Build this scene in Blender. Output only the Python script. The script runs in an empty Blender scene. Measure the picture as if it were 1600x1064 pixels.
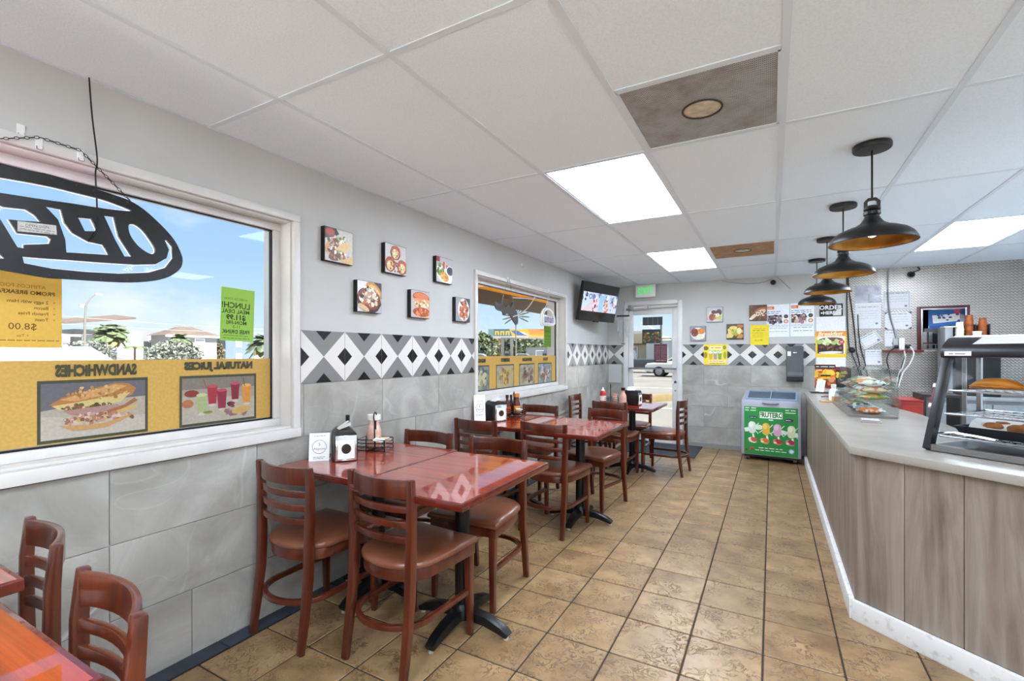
import bpy, bmesh, math, random
from mathutils import Vector, Matrix, Euler
rnd = random.Random(11)
PI = math.pi
SC = bpy.context.scene
COL = SC.collection

# ------------------------------------------------------------------ camera
XL, YB, ZC = -2.29, 7.32, 2.405          # left wall, back wall, ceiling
cam_d = bpy.data.cameras.new('camera'); cam = bpy.data.objects.new('camera', cam_d); COL.objects.link(cam)
cam.location = (0, 0, 1.36)
cam.rotation_euler = (PI / 2, 0, math.atan(406 / 735))
cam_d.sensor_width = 36.0; cam_d.lens = 735 / 1600 * 36; cam_d.shift_y = 20 / 1600
cam_d.clip_start = 0.02; cam_d.clip_end = 600
SC.camera = cam
SC.cycles.transparent_max_bounces = 24

# ------------------------------------------------------------------ world, sun, exposure
SC.view_settings.view_transform = 'Standard'; SC.view_settings.look = 'None'
SC.view_settings.gamma = 1.0; SC.view_settings.use_curve_mapping = False
SC.view_settings.exposure = 1.35
PANEL_EMIT = 10.2
w = bpy.data.worlds.new('sky'); SC.world = w; w.use_nodes = True
nt = w.node_tree; nt.nodes.clear()
def N(nt, t, **kw):
    n = nt.nodes.new(t)
    for k, v in kw.items():
        if k.startswith('i_'):
            n.inputs[k[2:].replace('_', ' ')].default_value = v
        else: setattr(n, k, v)
    return n
tc = N(nt, 'ShaderNodeTexCoord'); sep = N(nt, 'ShaderNodeSeparateXYZ'); nt.links.new(tc.outputs['Generated'], sep.inputs[0])
ramp = N(nt, 'ShaderNodeValToRGB'); nt.links.new(sep.outputs['Z'], ramp.inputs[0])
e = ramp.color_ramp.elements
e[0].position = 0.0; e[0].color = (0.47, 0.55, 0.61, 1); e[1].position = 1.0; e[1].color = (0.11, 0.25, 0.50, 1)
x = ramp.color_ramp.elements.new(0.07); x.color = (0.37, 0.49, 0.60, 1)
x = ramp.color_ramp.elements.new(0.17); x.color = (0.26, 0.41, 0.585, 1)
x = ramp.color_ramp.elements.new(0.38); x.color = (0.17, 0.32, 0.56, 1)
# flatten direction so the clouds lie in layers
mp = N(nt, 'ShaderNodeMapping'); mp.inputs['Scale'].default_value = (3.2, 3.2, 7.0); nt.links.new(tc.outputs['Generated'], mp.inputs[0])
cl = N(nt, 'ShaderNodeTexNoise'); cl.inputs['Scale'].default_value = 1.5; cl.inputs['Detail'].default_value = 7; cl.inputs['Roughness'].default_value = 0.55
nt.links.new(mp.outputs[0], cl.inputs['Vector'])
cr = N(nt, 'ShaderNodeValToRGB'); cr.color_ramp.elements[0].position = 0.49; cr.color_ramp.elements[1].position = 0.78
nt.links.new(cl.outputs['Fac'], cr.inputs[0])
mx = N(nt, 'ShaderNodeMixRGB'); mx.inputs[2].default_value = (0.60, 0.61, 0.62, 1)
nt.links.new(cr.outputs[0], mx.inputs[0]); nt.links.new(ramp.outputs[0], mx.inputs[1])
bg = N(nt, 'ShaderNodeBackground'); bg.inputs['Strength'].default_value = 0.70; nt.links.new(mx.outputs[0], bg.inputs[0])
wo = N(nt, 'ShaderNodeOutputWorld'); nt.links.new(bg.outputs[0], wo.inputs[0])
sun_d = bpy.data.lights.new('sun', 'SUN'); sun_d.energy = 10.5; sun_d.angle = 0.02; sun_d.color = (1, .96, .9)
sun = bpy.data.objects.new('sun', sun_d); COL.objects.link(sun); sun.rotation_euler = (0, math.radians(35), 0)

# ------------------------------------------------------------------ helpers
def lin(c):
    if isinstance(c, str):
        c = c.lstrip('#'); c = [int(c[i:i + 2], 16) / 255 for i in (0, 2, 4)]
    return tuple(((v / 12.92) if v <= .04045 else ((v + .055) / 1.055) ** 2.4) for v in c[:3]) + (1.0,)

MATS = {}
def M(name, col='#808080', rough=.5, metal=0., col2=None, nscale=8., ndetail=4., nstretch=(1, 1, 1), lo=.35, hi=.65,
      bump=0., bscale=None, coat=0., spec=.5, coords='Object', rand=0., emit=None, estr=0., trans=0., ior=1.45, randoff=True, alpha=1., bdist=.01, rvar=0.):
    if name in MATS: return MATS[name]
    m = bpy.data.materials.new(name); m.use_nodes = True; MATS[name] = m
    nt = m.node_tree; b = nt.nodes['Principled BSDF']; L = nt.links.new
    b.inputs['Base Color'].default_value = lin(col); b.inputs['Roughness'].default_value = rough; b.inputs['Metallic'].default_value = metal
    b.inputs['Coat Weight'].default_value = coat; b.inputs['Coat Roughness'].default_value = .04
    b.inputs['Specular IOR Level'].default_value = spec; b.inputs['IOR'].default_value = ior; b.inputs['Transmission Weight'].default_value = trans
    b.inputs['Alpha'].default_value = alpha
    if emit: b.inputs['Emission Color'].default_value = lin(emit); b.inputs['Emission Strength'].default_value = estr
    vec = None
    if col2 or bump or rand:
        tc = N(nt, 'ShaderNodeTexCoord'); oi = N(nt, 'ShaderNodeObjectInfo')
        mp = N(nt, 'ShaderNodeMapping'); mp.inputs['Scale'].default_value = nstretch
        L(tc.outputs[coords], mp.inputs[0]); vec = mp.outputs[0]
        if randoff:
            mu = N(nt, 'ShaderNodeMath', operation='MULTIPLY'); mu.inputs[1].default_value = 37.0; L(oi.outputs['Random'], mu.inputs[0])
            ad = N(nt, 'ShaderNodeVectorMath', operation='ADD'); L(vec, ad.inputs[0]); L(mu.outputs[0], ad.inputs[1]); vec = ad.outputs[0]
    out = None
    if col2:
        nz = N(nt, 'ShaderNodeTexNoise'); nz.inputs['Scale'].default_value = nscale; nz.inputs['Detail'].default_value = ndetail; L(vec, nz.inputs['Vector'])
        rp = N(nt, 'ShaderNodeValToRGB'); rp.color_ramp.elements[0].position = lo; rp.color_ramp.elements[1].position = hi
        rp.color_ramp.elements[0].color = lin(col); rp.color_ramp.elements[1].color = lin(col2); L(nz.outputs['Fac'], rp.inputs[0]); out = rp.outputs[0]
        if rvar:
            mr = N(nt, 'ShaderNodeMapRange'); mr.inputs['To Min'].default_value = rough - rvar; mr.inputs['To Max'].default_value = rough + rvar
            L(nz.outputs['Fac'], mr.inputs[0]); L(mr.outputs[0], b.inputs['Roughness'])
    if rand:
        hs = N(nt, 'ShaderNodeHueSaturation'); mr = N(nt, 'ShaderNodeMapRange'); mr.inputs['To Min'].default_value = 1 - rand; mr.inputs['To Max'].default_value = 1 + rand
        L(oi.outputs['Random'], mr.inputs[0]); L(mr.outputs[0], hs.inputs['Value'])
        if out: L(out, hs.inputs['Color'])
        else: hs.inputs['Color'].default_value = lin(col)
        out = hs.outputs[0]
    if out: L(out, b.inputs['Base Color'])
    if bump:
        bz = N(nt, 'ShaderNodeTexNoise'); bz.inputs['Scale'].default_value = bscale or nscale; bz.inputs['Detail'].default_value = 5; L(vec, bz.inputs['Vector'])
        bp = N(nt, 'ShaderNodeBump'); bp.inputs['Strength'].default_value = bump; bp.inputs['Distance'].default_value = bdist
        L(bz.outputs['Fac'], bp.inputs['Height']); L(bp.outputs[0], b.inputs['Normal'])
    return m

def frame_from(d, up=(0, 0, 1)):
    d = Vector(d).normalized(); u = Vector(up)
    if abs(d.dot(u)) > .98: u = Vector((1, 0, 0)) if abs(d.x) < .9 else Vector((0, 1, 0))
    s = d.cross(u).normalized(); u = s.cross(d).normalized()
    return d, s, u

class MB:
    def __init__(s): s.v = []; s.f = []; s.m = []; s.mi = 0
    def q(s, verts, faces):
        o = len(s.v); s.v += [tuple(p) for p in verts]
        for f in faces: s.f.append([o + i for i in f]); s.m.append(s.mi)
        return s
    def box(s, x0, y0, z0, x1, y1, z1):
        x0, x1 = sorted((x0, x1)); y0, y1 = sorted((y0, y1)); z0, z1 = sorted((z0, z1))
        return s.q([(x0, y0, z0), (x1, y0, z0), (x1, y1, z0), (x0, y1, z0), (x0, y0, z1), (x1, y0, z1), (x1, y1, z1), (x0, y1, z1)],
                   [(3, 2, 1, 0), (4, 5, 6, 7), (0, 1, 5, 4), (1, 2, 6, 5), (2, 3, 7, 6), (3, 0, 4, 7)])
    def cbox(s, c, d):
        return s.box(c[0] - d[0] / 2, c[1] - d[1] / 2, c[2] - d[2] / 2, c[0] + d[0] / 2, c[1] + d[1] / 2, c[2] + d[2] / 2)
    def sect(s, rings, closed=False, caps=True):
        o = len(s.v); n = len(rings[0])
        for r in rings: s.v += [tuple(p) for p in r]
        K = len(rings)
        for i in range(K if closed else K - 1):
            j = (i + 1) % K
            for k in range(n):
                k2 = (k + 1) % n
                s.f.append([o + i * n + k, o + i * n + k2, o + j * n + k2, o + j * n + k]); s.m.append(s.mi)
        if caps and not closed:
            s.f.append([o + k for k in range(n)][::-1]); s.m.append(s.mi)
            s.f.append([o + (K - 1) * n + k for k in range(n)]); s.m.append(s.mi)
        return s
    def path(s, pts, closed):
        P = [Vector(p) for p in pts]; T = []
        for i in range(len(P)):
            a = P[i - 1] if (i > 0 or closed) else P[i]; b = P[(i + 1) % len(P)] if (i < len(P) - 1 or closed) else P[i]
            T.append((b - a).normalized())
        return P, T
    def tube(s, pts, r, n=8, closed=False, caps=True):
        P, T = s.path(pts, closed); R = r if isinstance(r, (list, tuple)) else [r] * len(P)
        d, sd, u = frame_from(T[0]); rings = []
        for i, p in enumerate(P):
            t = T[i]; sd = (sd - t * sd.dot(t)); sd = sd.normalized() if sd.length > 1e-6 else frame_from(t)[1]; u = sd.cross(t)
            rings.append([p + sd * math.cos(2 * PI * k / n) * R[i] + u * math.sin(2 * PI * k / n) * R[i] for k in range(n)][::-1])
        return s.sect(rings, closed, caps)
    def rect(s, pts, ws, hs, up=(0, 0, 1), closed=False):
        """rectangular section swept along pts; w along the side direction, h along up"""
        P, T = s.path(pts, closed); rings = []
        W = ws if isinstance(ws, (list, tuple)) else [ws] * len(P); Hh = hs if isinstance(hs, (list, tuple)) else [hs] * len(P)
        for i, p in enumerate(P):
            d, sd, u = frame_from(T[i], up); a = sd * W[i] / 2; b = u * Hh[i] / 2
            rings.append([p - a - b, p - a + b, p + a + b, p + a - b][::-1])
        return s.sect(rings, closed)
    def cyl(s, p0, p1, r0, r1=None, n=16, caps=True):
        return s.tube([p0, p1], [r0, r0 if r1 is None else r1], n, False, caps)
    def lathe(s, prof, n=24, c=(0, 0, 0), caps=False, ax='z'):
        rings = []
        for r, z in prof:
            ring = []
            for k in range(n):
                a = 2 * PI * k / n; p = (r * math.cos(a), r * math.sin(a), z)
                if ax == 'y': p = (p[0], p[2], -p[1])
                if ax == 'x': p = (p[2], p[0], p[1])
                ring.append((c[0] + p[0], c[1] + p[1], c[2] + p[2]))
            rings.append(ring)
        return s.sect(rings, False, caps)
    def ball(s, c, rx, ry=None, rz=None, nu=12, nv=8, jit=0, rn=None):
        ry = rx if ry is None else ry; rz = rx if rz is None else rz; rings = []
        for i in range(1, nv):
            t = PI * i / nv
            rings.append([(c[0] + rx * math.sin(t) * math.cos(2 * PI * k / nu) * (1 + (rn.uniform(-jit, jit) if jit else 0)),
                           c[1] + ry * math.sin(t) * math.sin(2 * PI * k / nu) * (1 + (rn.uniform(-jit, jit) if jit else 0)),
                           c[2] - rz * math.cos(t)) for k in range(nu)])
        return s.sect(rings)
    def prism(s, poly, z0, z1, mt=None):
        """extrude 2D polygon (ccw) between z0 and z1 in the local frame mt"""
        n = len(poly); a = [Vector((p[0], p[1], z0)) for p in poly]; b = [Vector((p[0], p[1], z1)) for p in poly]
        if mt: a = [mt @ p for p in a]; b = [mt @ p for p in b]
        return s.q(a + b, [tuple(range(n))[::-1], tuple(range(n, 2 * n))] + [(i, (i + 1) % n, n + (i + 1) % n, n + i) for i in range(n)])
    def build(s, name, mats, parent=None, smooth=None, bevel=0, seg=2, loc=None, rot=None, bang=40):
        me = bpy.data.meshes.new(name); me.from_pydata(s.v, [], s.f)
        mats = mats if isinstance(mats, (list, tuple)) else [mats]
        for m in mats: me.materials.append(m)
        if len(mats) > 1:
            for p, k in zip(me.polygons, s.m): p.material_index = k
        if bevel:
            bm = bmesh.new(); bm.from_mesh(me); bmesh.ops.remove_doubles(bm, verts=bm.verts, dist=1e-6)
            ed = [e for e in bm.edges if len(e.link_faces) == 2 and e.calc_face_angle(0) > math.radians(bang)]
            bmesh.ops.bevel(bm, geom=ed, offset=bevel, segments=seg, profile=.6, affect='EDGES', clamp_overlap=True)
            bm.to_mesh(me); bm.free(); smooth = 35 if smooth is None else smooth
        if smooth is not None:
            me.shade_smooth(); me.set_sharp_from_angle(angle=math.radians(smooth))
        me.update()
        return put(name, me, parent, loc, rot)

def put(name, me, parent=None, loc=None, rot=None):
    o = bpy.data.objects.new(name, me); COL.objects.link(o)
    if parent: o.parent = parent
    if loc is not None: o.location = loc
    if rot is not None: o.rotation_euler = rot
    return o
def tag(o, label=None, cat=None, group=None, kind=None):
    if label: o['label'] = label
    if cat: o['category'] = cat
    if group: o['group'] = group
    if kind: o['kind'] = kind
    return o
def thing(name, label, cat, loc=(0, 0, 0), rot=(0, 0, 0), group=None, mw=None):
    o = bpy.data.objects.new(name, None); COL.objects.link(o); o.empty_display_size = .1
    if mw is not None: o.matrix_world = mw
    else: o.location = loc; o.rotation_euler = rot
    return tag(o, label, cat, group)
def copy_tree(o, parent=None):
    c = o.copy(); COL.objects.link(c); c.parent = parent
    for ch in list(o.children): copy_tree(ch, c)
    return c
def adopt(o, p):
    dg = bpy.context.view_layer; dg.update(); o.parent = p; o.matrix_parent_inverse = p.matrix_world.inverted()
    for k in ('label', 'category', 'group'):
        if k in o: del o[k]
    return o
def struct(o): o['kind'] = 'structure'; return o

def mw_left(y, z, x=XL):      # local X -> +Y (right), Y -> up, Z -> out of the left wall
    return Matrix(((0, 0, 1, x), (1, 0, 0, y), (0, 1, 0, z), (0, 0, 0, 1)))
def mw_back(x, z, y=YB):      # local X -> +X, Y -> up, Z -> out of the back wall (-Y)
    return Matrix(((1, 0, 0, x), (0, 0, -1, y), (0, 1, 0, z), (0, 0, 0, 1)))
def mw_flat(x, y, z, a=0):    # lying face up
    return Matrix.Translation((x, y, z)) @ Matrix.Rotation(a, 4, 'Z')

# ---- flat print: coloured shapes on one sheet, colour held per face
def print_mat(name, rough=.5, transl=0., var=.12, coat=0., emit=0., mul=1.):
    if name in MATS: return MATS[name]
    m = bpy.data.materials.new(name); m.use_nodes = True; MATS[name] = m; nt = m.node_tree; L = nt.links.new
    b = nt.nodes['Principled BSDF']; b.inputs['Roughness'].default_value = rough; b.inputs['Coat Weight'].default_value = coat
    at = N(nt, 'ShaderNodeAttribute', attribute_name='ink'); tc = N(nt, 'ShaderNodeTexCoord')
    nz = N(nt, 'ShaderNodeTexNoise'); nz.inputs['Scale'].default_value = 90; nz.inputs['Detail'].default_value = 4; L(tc.outputs['Object'], nz.inputs['Vector'])
    mr = N(nt, 'ShaderNodeMapRange'); mr.inputs['From Min'].default_value = .3; mr.inputs['From Max'].default_value = .7
    mr.inputs['To Min'].default_value = (1 - var) * mul; mr.inputs['To Max'].default_value = (1 + var) * mul; L(nz.outputs['Fac'], mr.inputs[0])
    hs = N(nt, 'ShaderNodeHueSaturation'); L(at.outputs['Color'], hs.inputs['Color']); L(mr.outputs[0], hs.inputs['Value'])
    L(hs.outputs[0], b.inputs['Base Color'])
    if emit: L(hs.outputs[0], b.inputs['Emission Color']); b.inputs['Emission Strength'].default_value = emit
    if transl:
        tr = N(nt, 'ShaderNodeBsdfTranslucent'); L(hs.outputs[0], tr.inputs['Color']); ms = N(nt, 'ShaderNodeMixShader'); ms.inputs[0].default_value = transl
        L(b.outputs[0], ms.inputs[1]); L(tr.outputs[0], ms.inputs[2]); L(ms.outputs[0], nt.nodes['Material Output'].inputs[0])
    return m

_fonts = {}
def text_polys(txt, size, align='CENTER', bold=0., sx=1., shear=0.):
    cu = bpy.data.curves.new('t', 'FONT'); cu.body = txt; cu.size = size; cu.align_x = align; cu.align_y = 'CENTER'; cu.offset = bold; cu.shear = shear
    cu.resolution_u = 2; cu.fill_mode = 'FRONT' if hasattr(cu, 'fill_mode') else 'BOTH'
    ob = bpy.data.objects.new('t', cu); COL.objects.link(ob)
    dg = bpy.context.evaluated_depsgraph_get(); dg.update()
    me = bpy.data.meshes.new_from_object(ob.evaluated_get(dg))
    V = [(v.co.x * sx, v.co.y) for v in me.vertices]; Fc = [list(p.vertices) for p in me.polygons]
    bpy.data.objects.remove(ob); bpy.data.curves.remove(cu); bpy.data.meshes.remove(me)
    return V, Fc

class Print:
    def __init__(s, w, h, z=0., mirror=False, seed=1):
        s.w, s.h, s.z = w, h, z; s.v = []; s.f = []; s.c = []; s.mir = mirror; s.r = random.Random(seed); s.dz = 1.2e-5; s.clip = None
    def add(s, V, Fc, col):
        o = len(s.v); c = lin(col) if isinstance(col, str) else col; fl = -1 if s.mir else 1
        x0, x1, y0, y1 = s.clip or (-s.w / 2, s.w / 2, -s.h / 2, s.h / 2)
        V = [(min(max(p[0], x0), x1), min(max(p[1], y0), y1)) for p in V]
        s.v += [(fl * p[0], p[1], s.z) for p in V]
        for f in Fc: s.f.append([o + i for i in (f[::-1] if s.mir else f)]); s.c.append(c)
        s.z += s.dz; return s
    def rect(s, x0, y0, x1, y1, col): return s.add([(x0, y0), (x1, y0), (x1, y1), (x0, y1)], [[0, 1, 2, 3]], col)
    def bgd(s, col): return s.rect(-s.w / 2, -s.h / 2, s.w / 2, s.h / 2, col)
    def poly(s, pts, col): return s.add(pts, [list(range(len(pts)))], col)
    def ell(s, cx, cy, rx, ry, col, rot=0, n=18, jit=0.):
        ca, sa = math.cos(rot), math.sin(rot); P = []
        for k in range(n):
            a = 2 * PI * k / n; j = 1 + s.r.uniform(-jit, jit); X = rx * math.cos(a) * j; Y = ry * math.sin(a) * j
            P.append((cx + X * ca - Y * sa, cy + X * sa + Y * ca))
        return s.poly(P, col)
    def blobs(s, n, x0, y0, x1, y1, r0, r1, cols, asp=.6, inell=True):
        for _ in range(n):
            for _ in range(20):
                x, y = s.r.uniform(x0, x1), s.r.uniform(y0, y1)
                if not inell or ((x - (x0 + x1) / 2) / max(1e-6, (x1 - x0) / 2)) ** 2 + ((y - (y0 + y1) / 2) / max(1e-6, (y1 - y0) / 2)) ** 2 <= 1: break
            r = s.r.uniform(r0, r1)
            s.ell(x, y, r, r * s.r.uniform(asp, 1), s.r.choice(cols), s.r.uniform(0, PI), 9, .2)
        return s
    def line(s, x0, y0, x1, y1, t, col):
        d = Vector((x1 - x0, y1 - y0)); n = Vector((-d.y, d.x)).normalized() * t / 2
        return s.poly([(x0 - n.x, y0 - n.y), (x1 - n.x, y1 - n.y), (x1 + n.x, y1 + n.y), (x0 + n.x, y0 + n.y)], col)
    def frame(s, x0, y0, x1, y1, t, col):
        s.rect(x0, y0, x1, y0 + t, col); s.rect(x0, y1 - t, x1, y1, col); s.rect(x0, y0, x0 + t, y1, col); return s.rect(x1 - t, y0, x1, y1, col)
    def text(s, txt, x, y, size, col, align='CENTER', bold=0., sx=1., shear=0., rot=0.):
        V, Fc = text_polys(txt, size, align, bold, sx, shear); ca, sa = math.cos(rot), math.sin(rot)
        return s.add([(x + p[0] * ca - p[1] * sa, y + p[0] * sa + p[1] * ca) for p in V], Fc, col)
    def greek(s, x0, y0, x1, n, dy, t, col):      # lines too small to read in the photograph
        y = y0
        for _ in range(n):
            x = x0
            while x < x1 - t:
                l = s.r.uniform(1.5, 5) * t; s.rect(x, y, min(x + l, x1), y + t * .6, col); x += l + t * .8
            y -= dy
        return s
    def build(s, name, mat, parent=None, thick=0.):
        me = bpy.data.meshes.new(name)
        me.from_pydata(s.v, [], s.f); me.materials.append(mat)
        at = me.attributes.new('ink', 'FLOAT_COLOR', 'CORNER'); i = 0
        for p, c in zip(me.polygons, s.c):
            for li in p.loop_indices: at.data[li].color = c
        me.update(); return put(name, me, parent)
PAPER = print_mat('printed_paper', .55); GLOSSP = print_mat('printed_gloss', .42, coat=.05); VINYL = print_mat('printed_window_vinyl', .5, .12, .09, mul=.85)
WPAPER = print_mat('printed_sheet_on_glass', .6, .3, .04, mul=.85)
def white_translucent():
    if 'thin_white_sheet' in MATS: return MATS['thin_white_sheet']
    m = bpy.data.materials.new('thin_white_sheet'); m.use_nodes = True; MATS['thin_white_sheet'] = m; nt = m.node_tree
    b = nt.nodes['Principled BSDF']; b.inputs['Base Color'].default_value = (.9, .9, .9, 1); tr = N(nt, 'ShaderNodeBsdfTranslucent'); tr.inputs[0].default_value = (.95, .95, .95, 1)
    ms = N(nt, 'ShaderNodeMixShader'); ms.inputs[0].default_value = .5; nt.links.new(b.outputs[0], ms.inputs[1]); nt.links.new(tr.outputs[0], ms.inputs[2]); nt.links.new(ms.outputs[0], nt.nodes['Material Output'].inputs[0]); return m
def sheet(name, label, cat, mw, w, h, fn, mat=None, edge='#e8e8e8', thick=.0012, mirror=False, group=None, seed=1):
    """a flat printed sheet, board or poster: a thin slab with its print"""
    t = thing(name, label, cat, mw=mw, group=group)
    MB().box(-w / 2, -h / 2, 0, w / 2, h / 2, thick).build('backing', white_translucent() if mirror else M('paper_' + edge, edge, .6), t)
    p = Print(w, h, thick + 3e-5, mirror, seed); fn(p); p.build('print', mat or PAPER, t)
    return t
# ------------------------------------------------------------------ surface materials
def node_mat(name):
    m = bpy.data.materials.new(name); m.use_nodes = True; MATS[name] = m
    return m, m.node_tree, m.node_tree.nodes['Principled BSDF'], m.node_tree.links.new
def rnd_vec(nt, L, coords='Object', scale=(1, 1, 1)):
    tc = N(nt, 'ShaderNodeTexCoord'); oi = N(nt, 'ShaderNodeObjectInfo'); mp = N(nt, 'ShaderNodeMapping'); mp.inputs['Scale'].default_value = scale
    mu = N(nt, 'ShaderNodeMath', operation='MULTIPLY'); mu.inputs[1].default_value = 41.; L(oi.outputs['Random'], mu.inputs[0])
    L(tc.outputs[coords], mp.inputs[0]); ad = N(nt, 'ShaderNodeVectorMath', operation='ADD'); L(mp.outputs[0], ad.inputs[0]); L(mu.outputs[0], ad.inputs[1])
    return ad.outputs[0], oi
def noise(nt, L, v, scale, detail=4, rough=.5, dist=0.):
    n = N(nt, 'ShaderNodeTexNoise'); n.inputs['Scale'].default_value = scale; n.inputs['Detail'].default_value = detail
    n.inputs['Roughness'].default_value = rough; n.inputs['Distortion'].default_value = dist; L(v, n.inputs['Vector']); return n.outputs['Fac']
def ramp2(nt, L, f, stops):
    r = N(nt, 'ShaderNodeValToRGB'); el = r.color_ramp.elements
    el[0].position, el[0].color = stops[0][0], lin(stops[0][1]); el[1].position, el[1].color = stops[-1][0], lin(stops[-1][1])
    for p, c in stops[1:-1]: x = el.new(p); x.color = lin(c)
    L(f, r.inputs[0]); return r.outputs[0]
def mixc(nt, L, f, a, b, bt='MIX'):
    m = N(nt, 'ShaderNodeMixRGB', blend_type=bt)
    for i, s in ((0, f), (1, a), (2, b)):
        if hasattr(s, 'is_linked') or hasattr(s, 'links'): L(s, m.inputs[i])
        else: m.inputs[i].default_value = s if i == 0 else lin(s)
    return m.outputs[0]
def vein(nt, L, v, scale, width, dist):
    f = noise(nt, L, v, scale, 3, .5, dist)
    a = N(nt, 'ShaderNodeMath', operation='SUBTRACT'); a.inputs[1].default_value = .5; L(f, a.inputs[0])
    b = N(nt, 'ShaderNodeMath', operation='ABSOLUTE'); L(a.outputs[0], b.inputs[0])
    c = N(nt, 'ShaderNodeMapRange'); c.inputs['From Max'].default_value = width; c.inputs['To Min'].default_value = 1.; c.inputs['To Max'].default_value = 0.; L(b.outputs[0], c.inputs[0])
    return c.outputs[0]
def bump(nt, L, b, h, s, d):
    bp = N(nt, 'ShaderNodeBump'); bp.inputs['Strength'].default_value = s; bp.inputs['Distance'].default_value = d; L(h, bp.inputs['Height']); L(bp.outputs[0], b.inputs['Normal'])

# grey marble look wall tile
m, nt, b, L = node_mat('grey_marble_tile'); v, oi = rnd_vec(nt, L)
base = ramp2(nt, L, noise(nt, L, v, 3.2, 6, .6, .6), [(.3, '#908d86'), (.5, '#a3a099'), (.7, '#b6b3ac')])
v1 = vein(nt, L, v, .9, .007, .5); v2 = vein(nt, L, v, 2.1, .006, .7); mask = noise(nt, L, v, 1.7, 2)
mk = N(nt, 'ShaderNodeMapRange'); mk.inputs['From Min'].default_value = .48; mk.inputs['From Max'].default_value = .68; mk.inputs['To Max'].default_value = .6; L(mask, mk.inputs[0]); mask = mk.outputs[0]
mm = N(nt, 'ShaderNodeMath', operation='MULTIPLY'); L(v1, mm.inputs[0]); L(mask, mm.inputs[1])
m2 = N(nt, 'ShaderNodeMath', operation='MULTIPLY'); m2.inputs[1].default_value = .10; L(v2, m2.inputs[0])
mxx = N(nt, 'ShaderNodeMath', operation='MAXIMUM'); L(mm.outputs[0], mxx.inputs[0]); L(m2.outputs[0], mxx.inputs[1])
L(mixc(nt, L, mxx.outputs[0], base, '#d6d6d3'), b.inputs['Base Color']); b.inputs['Roughness'].default_value = .22; b.inputs['Specular IOR Level'].default_value = .5
MARBLE = m
# tan stone look floor tile with brown worm-like relief
m, nt, b, L = node_mat('tan_floor_tile'); v, oi = rnd_vec(nt, L)
big = ramp2(nt, L, noise(nt, L, v, 5, 4, .6), [(.3, '#775c3e'), (.5, '#957853'), (.72, '#ad9069')])
wv = vein(nt, L, v, 20, .065, 1.5)
gate = N(nt, 'ShaderNodeMapRange'); gate.inputs['From Min'].default_value = .40; gate.inputs['From Max'].default_value = .58; L(noise(nt, L, v, 8, 3), gate.inputs[0])
g2 = N(nt, 'ShaderNodeMath', operation='MULTIPLY'); L(wv, g2.inputs[0]); L(gate.outputs[0], g2.inputs[1])
g3 = N(nt, 'ShaderNodeMath', operation='MULTIPLY'); g3.inputs[1].default_value = .9; L(g2.outputs[0], g3.inputs[0])
colr = mixc(nt, L, g3.outputs[0], big, '#5c3f20')
hs = N(nt, 'ShaderNodeHueSaturation'); mr = N(nt, 'ShaderNodeMapRange'); mr.inputs['To Min'].default_value = .9; mr.inputs['To Max'].default_value = 1.08; L(oi.outputs['Random'], mr.inputs[0]); L(mr.outputs[0], hs.inputs['Value']); L(colr, hs.inputs['Color'])
L(hs.outputs[0], b.inputs['Base Color'])
inv = N(nt, 'ShaderNodeMath', operation='SUBTRACT'); inv.inputs[0].default_value = 1.; L(g2.outputs[0], inv.inputs[1]); bump(nt, L, b, inv.outputs[0], .6, .002)
b.inputs['Roughness'].default_value = .36
FLOORT = m
GROUT = M('dark_grout', '#3a2f26', .9)
# painted wall
PAINT = M('warm_grey_wall_paint', '#c2c2bf', .7, col2='#bdbdba', nscale=2.5, bump=.08, bscale=60, randoff=False, coords='Object', bdist=.004)
TRIM = M('white_gloss_trim', '#d6d3ce', .35, col2='#ccc9c4', nscale=5)
# ceiling tile: white with fine speckle
m, nt, b, L = node_mat('white_ceiling_tile'); v, oi = rnd_vec(nt, L)
L(ramp2(nt, L, noise(nt, L, v, 160, 2), [(.3, '#e2edf7'), (.55, '#eaf4fc'), (.8, '#eef7fe')]), b.inputs['Base Color']); b.inputs['Roughness'].default_value = .9
bump(nt, L, b, noise(nt, L, v, 220, 2), .25, .002); CEILT = m
TBAR = M('painted_ceiling_grid', '#d9e3ec', .5)
# wood look counter plank
def wood(name, c0, c1, c2, rough=.4, stretch=(22, 22, 1.3), coat=0., bumps=.15, rand=.08, spec=.5, cior=1.5):
    m, nt, b, L = node_mat(name); v, oi = rnd_vec(nt, L, scale=stretch)
    g = noise(nt, L, v, 1.0, 6, .6, 1.2); c = ramp2(nt, L, g, [(.28, c0), (.5, c1), (.74, c2)])
    hs = N(nt, 'ShaderNodeHueSaturation'); mr = N(nt, 'ShaderNodeMapRange'); mr.inputs['To Min'].default_value = 1 - rand; mr.inputs['To Max'].default_value = 1 + rand
    L(oi.outputs['Random'], mr.inputs[0]); L(mr.outputs[0], hs.inputs['Value']); L(c, hs.inputs['Color']); L(hs.outputs[0], b.inputs['Base Color'])
    b.inputs['Roughness'].default_value = rough; b.inputs['Coat Weight'].default_value = coat; b.inputs['Coat Roughness'].default_value = .03; b.inputs['Coat IOR'].default_value = cior; b.inputs['Specular IOR Level'].default_value = spec
    if bumps: bump(nt, L, b, g, bumps, .002)
    return m
PLANK = wood('greige_wood_plank', '#64564a', '#86776a', '#a3978a', .45, (9, 9, .9))
TABLEW = wood('glossy_red_brown_tabletop', '#701c0a', '#962c11', '#ae3d1a', .3, (1.4, 26, 26), 1., 0, .03, cior=1.95, spec=.1)
TABLEE = wood('dark_red_table_edge', '#4a120a', '#5e180c', '#6e2010', .25, (2, 20, 20), .8, 0, .03)
CHAIRW = wood('dark_cherry_chair_wood', '#39140a', '#53200f', '#6b2d17', .28, (14, 14, 2), .55, .05, .05)
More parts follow.
